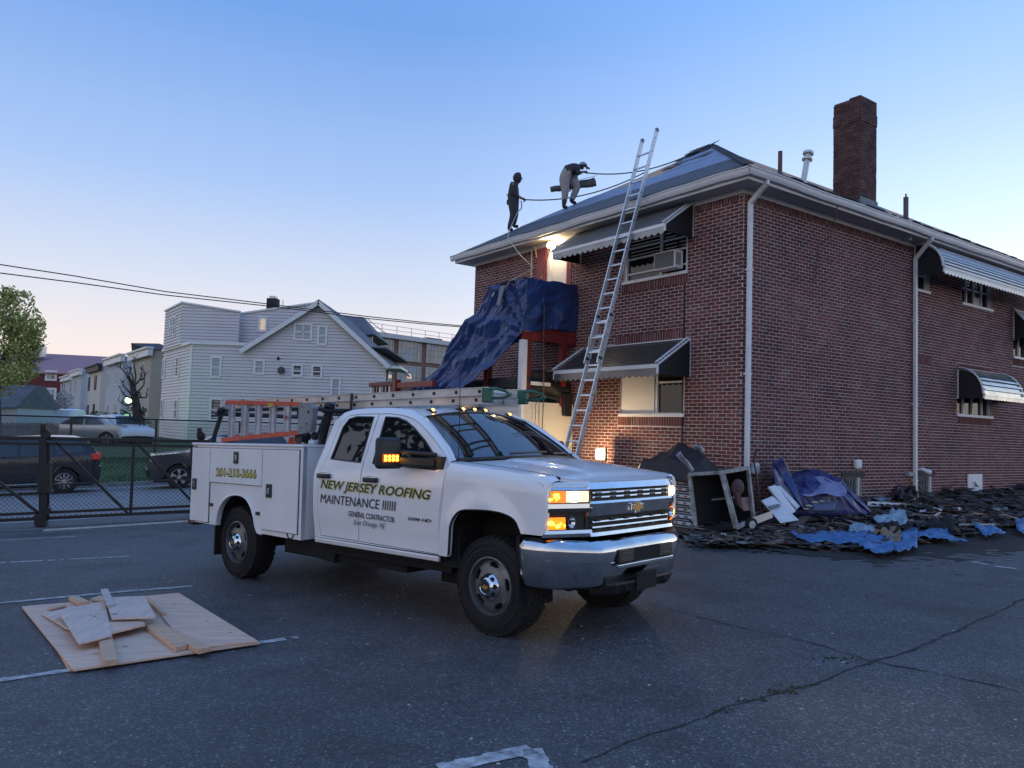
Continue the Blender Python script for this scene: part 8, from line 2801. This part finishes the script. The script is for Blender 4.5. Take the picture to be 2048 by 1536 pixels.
for k, q in enumerate(([(1537, 973, 13.4), (1552, 970, 13.5), (1592, 1022, 13.2), (1580, 1030, 13.1)], [(1548, 968, 13.6), (1556, 966, 13.65), (1600, 1012, 13.4), (1594, 1018, 13.35)], [(1560, 968, 13.7), (1566, 967, 13.75), (1590, 995, 13.6), (1584, 998, 13.55)])):
    quad_thing('gutter_length', ('wide pale gutter length leaning behind the white panel', 'narrow pale trim strip leaning beside the gutter length', 'short dark edged trim strip nearest the blue heap')[k], 'trim', q, .04, [ALU, WSH, GREYF][k], 'metal lengths leaning on the wall')
o = tag(None or MB().hexa([at(1735, 1012, 14.6), at(1925, 1022, 17.2), at(1925, 1022, 17.35), at(1735, 1012, 14.75)], [at(1735, 1004, 14.6), at(1925, 1010, 17.2), at(1925, 1010, 17.35), at(1735, 1004, 14.75)]).build('ladder_rail', WSH, None, bevel=.004), 'long white punched ladder rail lying along the foot of the wall', 'rail')
a, b = Vector((0, 0, 0)), Vector((0, 0, 0))
pA, pB = at(1745, 1009, 14.72), at(1920, 1017, 17.12)
ends = MB()
for i in range(15):
    p = pA.lerp(pB, i / 14) - Vector((0, .1, -.01))
    ends.cyl(p - Vector((.0, .04, 0)), p + Vector((0, .1, 0)), .016, 8)
tag(ends.build('hole', DARK, o), kind='stuff')
quad_thing('lath', 'dark lath resting on the white ladder rail', 'lath', [(1762, 1014, 14.8), (1800, 1013, 15.1), (1800, 1010, 15.1), (1762, 1010, 14.8)], .03, SHE)
quad_thing('trim_strip', 'pale trim strip lying behind the ladder rail at the wall', 'trim', [(1735, 1006, 15.3), (1882, 1005, 17.4), (1882, 1003, 17.4), (1735, 1003, 15.3)], .05, ALU)

# ------------------------------------------------------------------ the heap of torn shingles
REG = [(1368, 1092), (1420, 1098), (1480, 1100), (1560, 1100), (1640, 1104), (1720, 1106), (1830, 1095), (1920, 1082), (1980, 1072), (2100, 1066), (2120, 996), (1990, 1000), (1900, 1014), (1760, 1024), (1640, 1038), (1540, 1046), (1480, 1060), (1400, 1062), (1372, 1070)]
def heap_h(p):                                         # rubble height over the lot, highest along the wall
    q = BM.inverted() @ p
    h = interp(q.x, [(.0, .30), (1.0, .24), (2.0, .14), (3.4, .05), (4.4, .0)])
    h *= interp(q.y, [(-1.6, .25), (0, .5), (2, .9), (6, 1.0), (12, 1.25)])
    return max(0, h * (1 + .5 * fbm((p.x * 1.3, p.y * 1.3, 0))))
HEAPM = mat('rubble', (.018, .018, .020), .95, var=.5, vscale=9, bump=1, bscale=18)
def hsurf(x, y):
    p = ground(x, y)
    return Vector((p.x, p.y, p.z + heap_h(p)))
mb = MB()
mb.grid(lambda u, v: (lambda p: Vector((p.x, p.y, lot_z(p.x, p.y) + heap_h(p) - .012 + .02 * fbm((p.x * 5, p.y * 5, 2)))))(bw(lerp(.03, 4.8, u), lerp(-2.2, 18, v), 0)), 40, 120)
tag(mb.build('rubble_heap', HEAPM, None, smooth=60), kind='stuff')
SHA = mat('torn shingle', (.042, .041, .043), .9, var=.4, vscale=14, bump=.6, bscale=60, obrand=.45)
SHB = mat('torn shingle brown', (.115, .085, .072), .9, var=.35, vscale=14, obrand=.4)
SHC = mat('torn felt grey', (.15, .15, .155), .85, var=.3, obrand=.4)
def shard(rng, l, w_):
    n = rng.choice((4, 5, 5, 6))
    pts = []
    for i in range(n):
        a = 2 * math.pi * (i + rng.uniform(-.25, .25)) / n
        pts.append((math.cos(a) * l * rng.uniform(.75, 1.1), math.sin(a) * w_ * rng.uniform(.7, 1.1)))
    mb = MB()
    bend = rng.uniform(-.25, .25)
    mb.prism(pts, lambda u, v, d: Vector((u, v, d + bend * u * u / max(l, .01))), 0, .006)
    return mb
rng = random.Random(11)
rawp = []
while len(rawp) < 2300:
    x, y = rng.uniform(1365, 2110), rng.uniform(995, 1108)
    if inside((x, y), REG):
        rawp.append((x, y))
masters = []
joined = {0: MB(), 1: MB(), 2: MB()}
mlist = [SHA, SHB, SHC]
ntop = 0
for x, y in rawp:
    p = hsurf(x, y)
    kind = rng.choices((0, 1, 2), (.62, .22, .16))[0]
    l, w_ = rng.uniform(.06, .20), rng.uniform(.04, .12)
    rot = Matrix.Rotation(rng.uniform(0, 6.3), 3, 'Z') @ Matrix.Rotation(rng.gauss(0, .16), 3, 'X') @ Matrix.Rotation(rng.gauss(0, .16), 3, 'Y')
    m = shard(rng, l, w_)
    q = p + Vector((0, 0, rng.uniform(.005, .05)))
    if l > .15 and y > 1022 and ntop < 170:
        ntop += 1
        o = m.build('torn_shingle', mlist[kind])
        o.location = q
        o.rotation_euler = rot.to_euler()
        tag(o, ('piece of torn dark shingle lying in the rubble by the side wall', 'piece of torn brown backed shingle lying in the rubble by the side wall', 'piece of torn grey felt lying in the rubble by the side wall')[kind], 'shingle', 'torn roofing pieces in the rubble')
    else:
        joined[kind].add([rot @ v + q for v in m.v], m.f)
for k in joined:
    tag(joined[k].build(('shingle_rubble', 'brown_rubble', 'felt_rubble')[k], mlist[k]), kind='stuff')
mb = MB()                                              # splintered wood among the shingles
for _ in range(170):
    x, y = rng.choice(rawp)
    p = hsurf(x, y) + Vector((0, 0, rng.uniform(.03, .08)))
    a = rng.uniform(0, 6.3); l = rng.uniform(.05, .28)
    mb.bar(p, p + Vector((math.cos(a) * l, math.sin(a) * l, rng.uniform(-.03, .05))), rng.uniform(.008, .03), .008)
tag(mb.build('wood_splinters', mat('splinters', (.22, .15, .11), .85, obrand=.5)), kind='stuff')
mb = MB()                                              # crumbs at the fringe and bright scraps
for _ in range(500):
    x = rng.uniform(1375, 2060)
    y = interp(x, [(1375, 1092), (1560, 1100), (1720, 1108), (1920, 1085), (2060, 1068)]) + rng.uniform(-12, 9)
    p = ground(x, y)
    r = rng.uniform(.008, .035)
    mb.ball(p + Vector((0, 0, .004 + r * .2)), r, 5, sx=rng.uniform(.6, 1.8), sy=rng.uniform(.6, 1.5), sz=.35)
tag(mb.build('rubble_crumbs', SHA), kind='stuff')
# cloth, paper and lath scraps one can point at
def crumple(name, label, cat, poly, m, amp=.05, lift=.055, on=hsurf, sc=9, curl=0):
    mb = MB()
    cx_ = sum(p[0] for p in poly) / len(poly); cy_ = sum(p[1] for p in poly) / len(poly)
    ys_ = [p[1] for p in poly]
    hgt = max(ys_) - min(ys_)
    def f(x, y):
        p = on(x, y)
        return p + Vector((0, 0, lift + amp * .9 * abs(fbm((p.x * sc * .40, p.y * sc * .55, cx_), 3)) * 1.8 + amp * .3 * (1 - abs(math.sin(p.x * sc * .35 + p.y * sc * .25 + fbm((p.x * 1.2, p.y * 1.2, 1), 2) * 4)))))
    fn = lambda u, v: f(u, v * .25)
    sheet(mb, [(x, y * 4) for x, y in poly], [], fn, 6.0)
    return tag(mb.build(name, m, None, smooth=70, solid=.006), label, cat)
crumple('tarp_scrap', 'long bright blue torn tarp strip at the front of the rubble', 'tarp', [(1578, 1084), (1600, 1087), (1640, 1082), (1700, 1081), (1745, 1084), (1784, 1090), (1788, 1108), (1782, 1121), (1750, 1119), (1722, 1110), (1715, 1100), (1680, 1101), (1650, 1098), (1620, 1098)], TARP2, .045)
crumple('tarp_scrap', 'crumpled bright blue tarp corner standing up beside the brown paper', 'tarp', [(1786, 1098), (1800, 1090), (1808, 1074), (1822, 1068), (1834, 1076), (1834, 1108), (1812, 1114), (1788, 1120)], TARP2, .045)
crumple('tarp_scrap', 'flat blue tarp strip right of the crumpled corner', 'tarp', [(1832, 1079), (1868, 1078), (1894, 1076), (1908, 1090), (1935, 1097), (1900, 1096), (1860, 1092), (1834, 1092)], TARP2, .045)
crumple('tarp_scrap', 'blue tarp scrap lying farther right on the rubble edge', 'tarp', [(1942, 1068), (1962, 1072), (1990, 1072), (2012, 1080), (1985, 1083), (1972, 1087), (1958, 1078)], TARP2, .045)
crumple('tarp_scrap', 'blue tarp scrap at the right edge of the picture', 'tarp', [(2030, 1058), (2060, 1050), (2070, 1078), (2046, 1080), (2034, 1074)], TARP2, .045)
crumple('tarp_scrap', 'pale blue crumpled sheet left of the black strip', 'sheet', [(1696, 1078), (1706, 1070), (1722, 1070), (1745, 1074), (1752, 1080), (1725, 1083), (1708, 1082)], TARP3, .06)
crumple('tarp_scrap', 'pale blue bunched sheet in the middle of the rubble', 'sheet', [(1746, 1064), (1758, 1058), (1776, 1060), (1782, 1053), (1805, 1052), (1816, 1062), (1812, 1072), (1796, 1076), (1770, 1072), (1758, 1070)], TARP3, .07)
crumple('tarp_scrap', 'pale sheet scrap lying against the blue heap', 'sheet', [(1740, 1030), (1760, 1020), (1778, 1021), (1784, 1026), (1768, 1033), (1748, 1034)], TARP3, .05)
crumple('felt_sheet', 'black torn felt sheet lying behind the blue tarp strip', 'felt', [(1750, 1076), (1770, 1072), (1800, 1078), (1850, 1070), (1916, 1058), (1918, 1082), (1905, 1086), (1880, 1076), (1830, 1078), (1790, 1084), (1760, 1082)], mat('black felt', (.010, .009, .010), .9, var=.3), .10)
crumple('paper_sheet', 'brown paper sheet between the blue tarp pieces', 'paper', [(1744, 1086), (1770, 1079), (1798, 1079), (1806, 1090), (1800, 1098), (1786, 1100), (1760, 1088)], mat('brown paper', (.22, .15, .09), .85, var=.3), .07)
crumple('bin_bag', 'black plastic bag lying behind the rubble by the ladder rail', 'bag', [(1786, 1030), (1795, 1022), (1802, 1014), (1806, 1022), (1822, 1019), (1836, 1028), (1838, 1038), (1815, 1040), (1795, 1038)], mat('black bag', (.008, .008, .010), .3, bump=.5, bscale=12), .14)
LATH = mat('bare lath', (.42, .33, .24), .8, var=.25)
LATHP = mat('pale lath', (.5, .47, .42), .8, var=.25)
def stick(label, a, b, th, m):
    P, Q = hsurf(*a), hsurf(*b)
    d = Vector((0, 0, .06))
    return tag(MB().bar(P + d, Q + d, th * 2.2, th).build('lath', m), label, 'lath', 'broken laths in the rubble')
stick('long bare lath lying toward the right of the rubble', (1945, 1048), (2005, 1050), .02, LATH)
stick('pale lath lying right of the black felt sheet', (1915, 1069), (1990, 1067), .022, LATHP)
stick('bare lath lying near the right edge', (2005, 1049), (2048, 1054), .02, LATH)
stick('lath scrap lying above the bunched pale sheet', (1825, 1052), (1900, 1056), .018, LATH)
stick('brown lath poking from under the white panel', (1508, 1056), (1560, 1040), .025, mat('brown lath', (.20, .11, .07), .8))
stick('reddish board scrap in front of the white panel', (1585, 1070), (1615, 1060), .05, SHB)
stick('short pale lath at the middle right', (1860, 1060), (1880, 1052), .02, LATHP)
mb = None
SCL = ['white scrap lying just in front of the paper cup', 'white scrap above the bunched pale sheet', 'white scrap right of the bin bag', 'white scrap near the long bare lath', 'white scrap behind the black felt sheet', 'white scrap right of the black felt sheet',
       'white scrap left of the pale blue crumpled sheet', 'white scrap at the rubble edge nearest the truck bumper', 'white scrap against the black plastic bag', 'white scrap at the end of the flat blue tarp strip']
PAPERW = mat('white scrap', (.55, .57, .60), .7, var=.2)
for k, (x, y) in enumerate(((1566, 1062), (1845, 1044), (1875, 1043), (1918, 1042), (1905, 1054), (1927, 1054), (1660, 1072), (1448, 1084), (1838, 1034), (1905, 1092))):
    p = hsurf(x, y) + Vector((0, 0, .05))
    a = random.uniform(0, 3)
    c, s_ = math.cos(a), math.sin(a)
    l = random.uniform(.04, .08)
    o = MB().add([p + Vector((c * i * l - s_ * j * l * .6, s_ * i * l + c * j * l * .6, .03 * math.sin(i * 2 + j))) for i, j in ((-1, -1), (0, -1.1), (1, -1), (1, 1), (0, .9), (-1, 1))], [(0, 1, 4, 5), (1, 2, 3, 4)]).build('paper_scrap', PAPERW, None, solid=.008)
    tag(o, SCL[k], 'scrap', 'white scraps in the rubble')
p = hsurf(1567, 1066)
cup = thing('paper_cup', 'white paper cup standing upright in the rubble before the panel', 'cup', loc=p + Vector((0, 0, .02)))
MB().lathe([(0, 0), (.032, 0), (.042, .10), (.040, .10)], (0, 0, 0), (0, 0, 1), 16).build('wall', PAPERW, cup, smooth=40)
MB().lathe([(.040, .098), (.044, .103), (.044, .108), (0, .11)], (0, 0, 0), (0, 0, 1), 16).build('lid', PAPERW, cup, smooth=40)
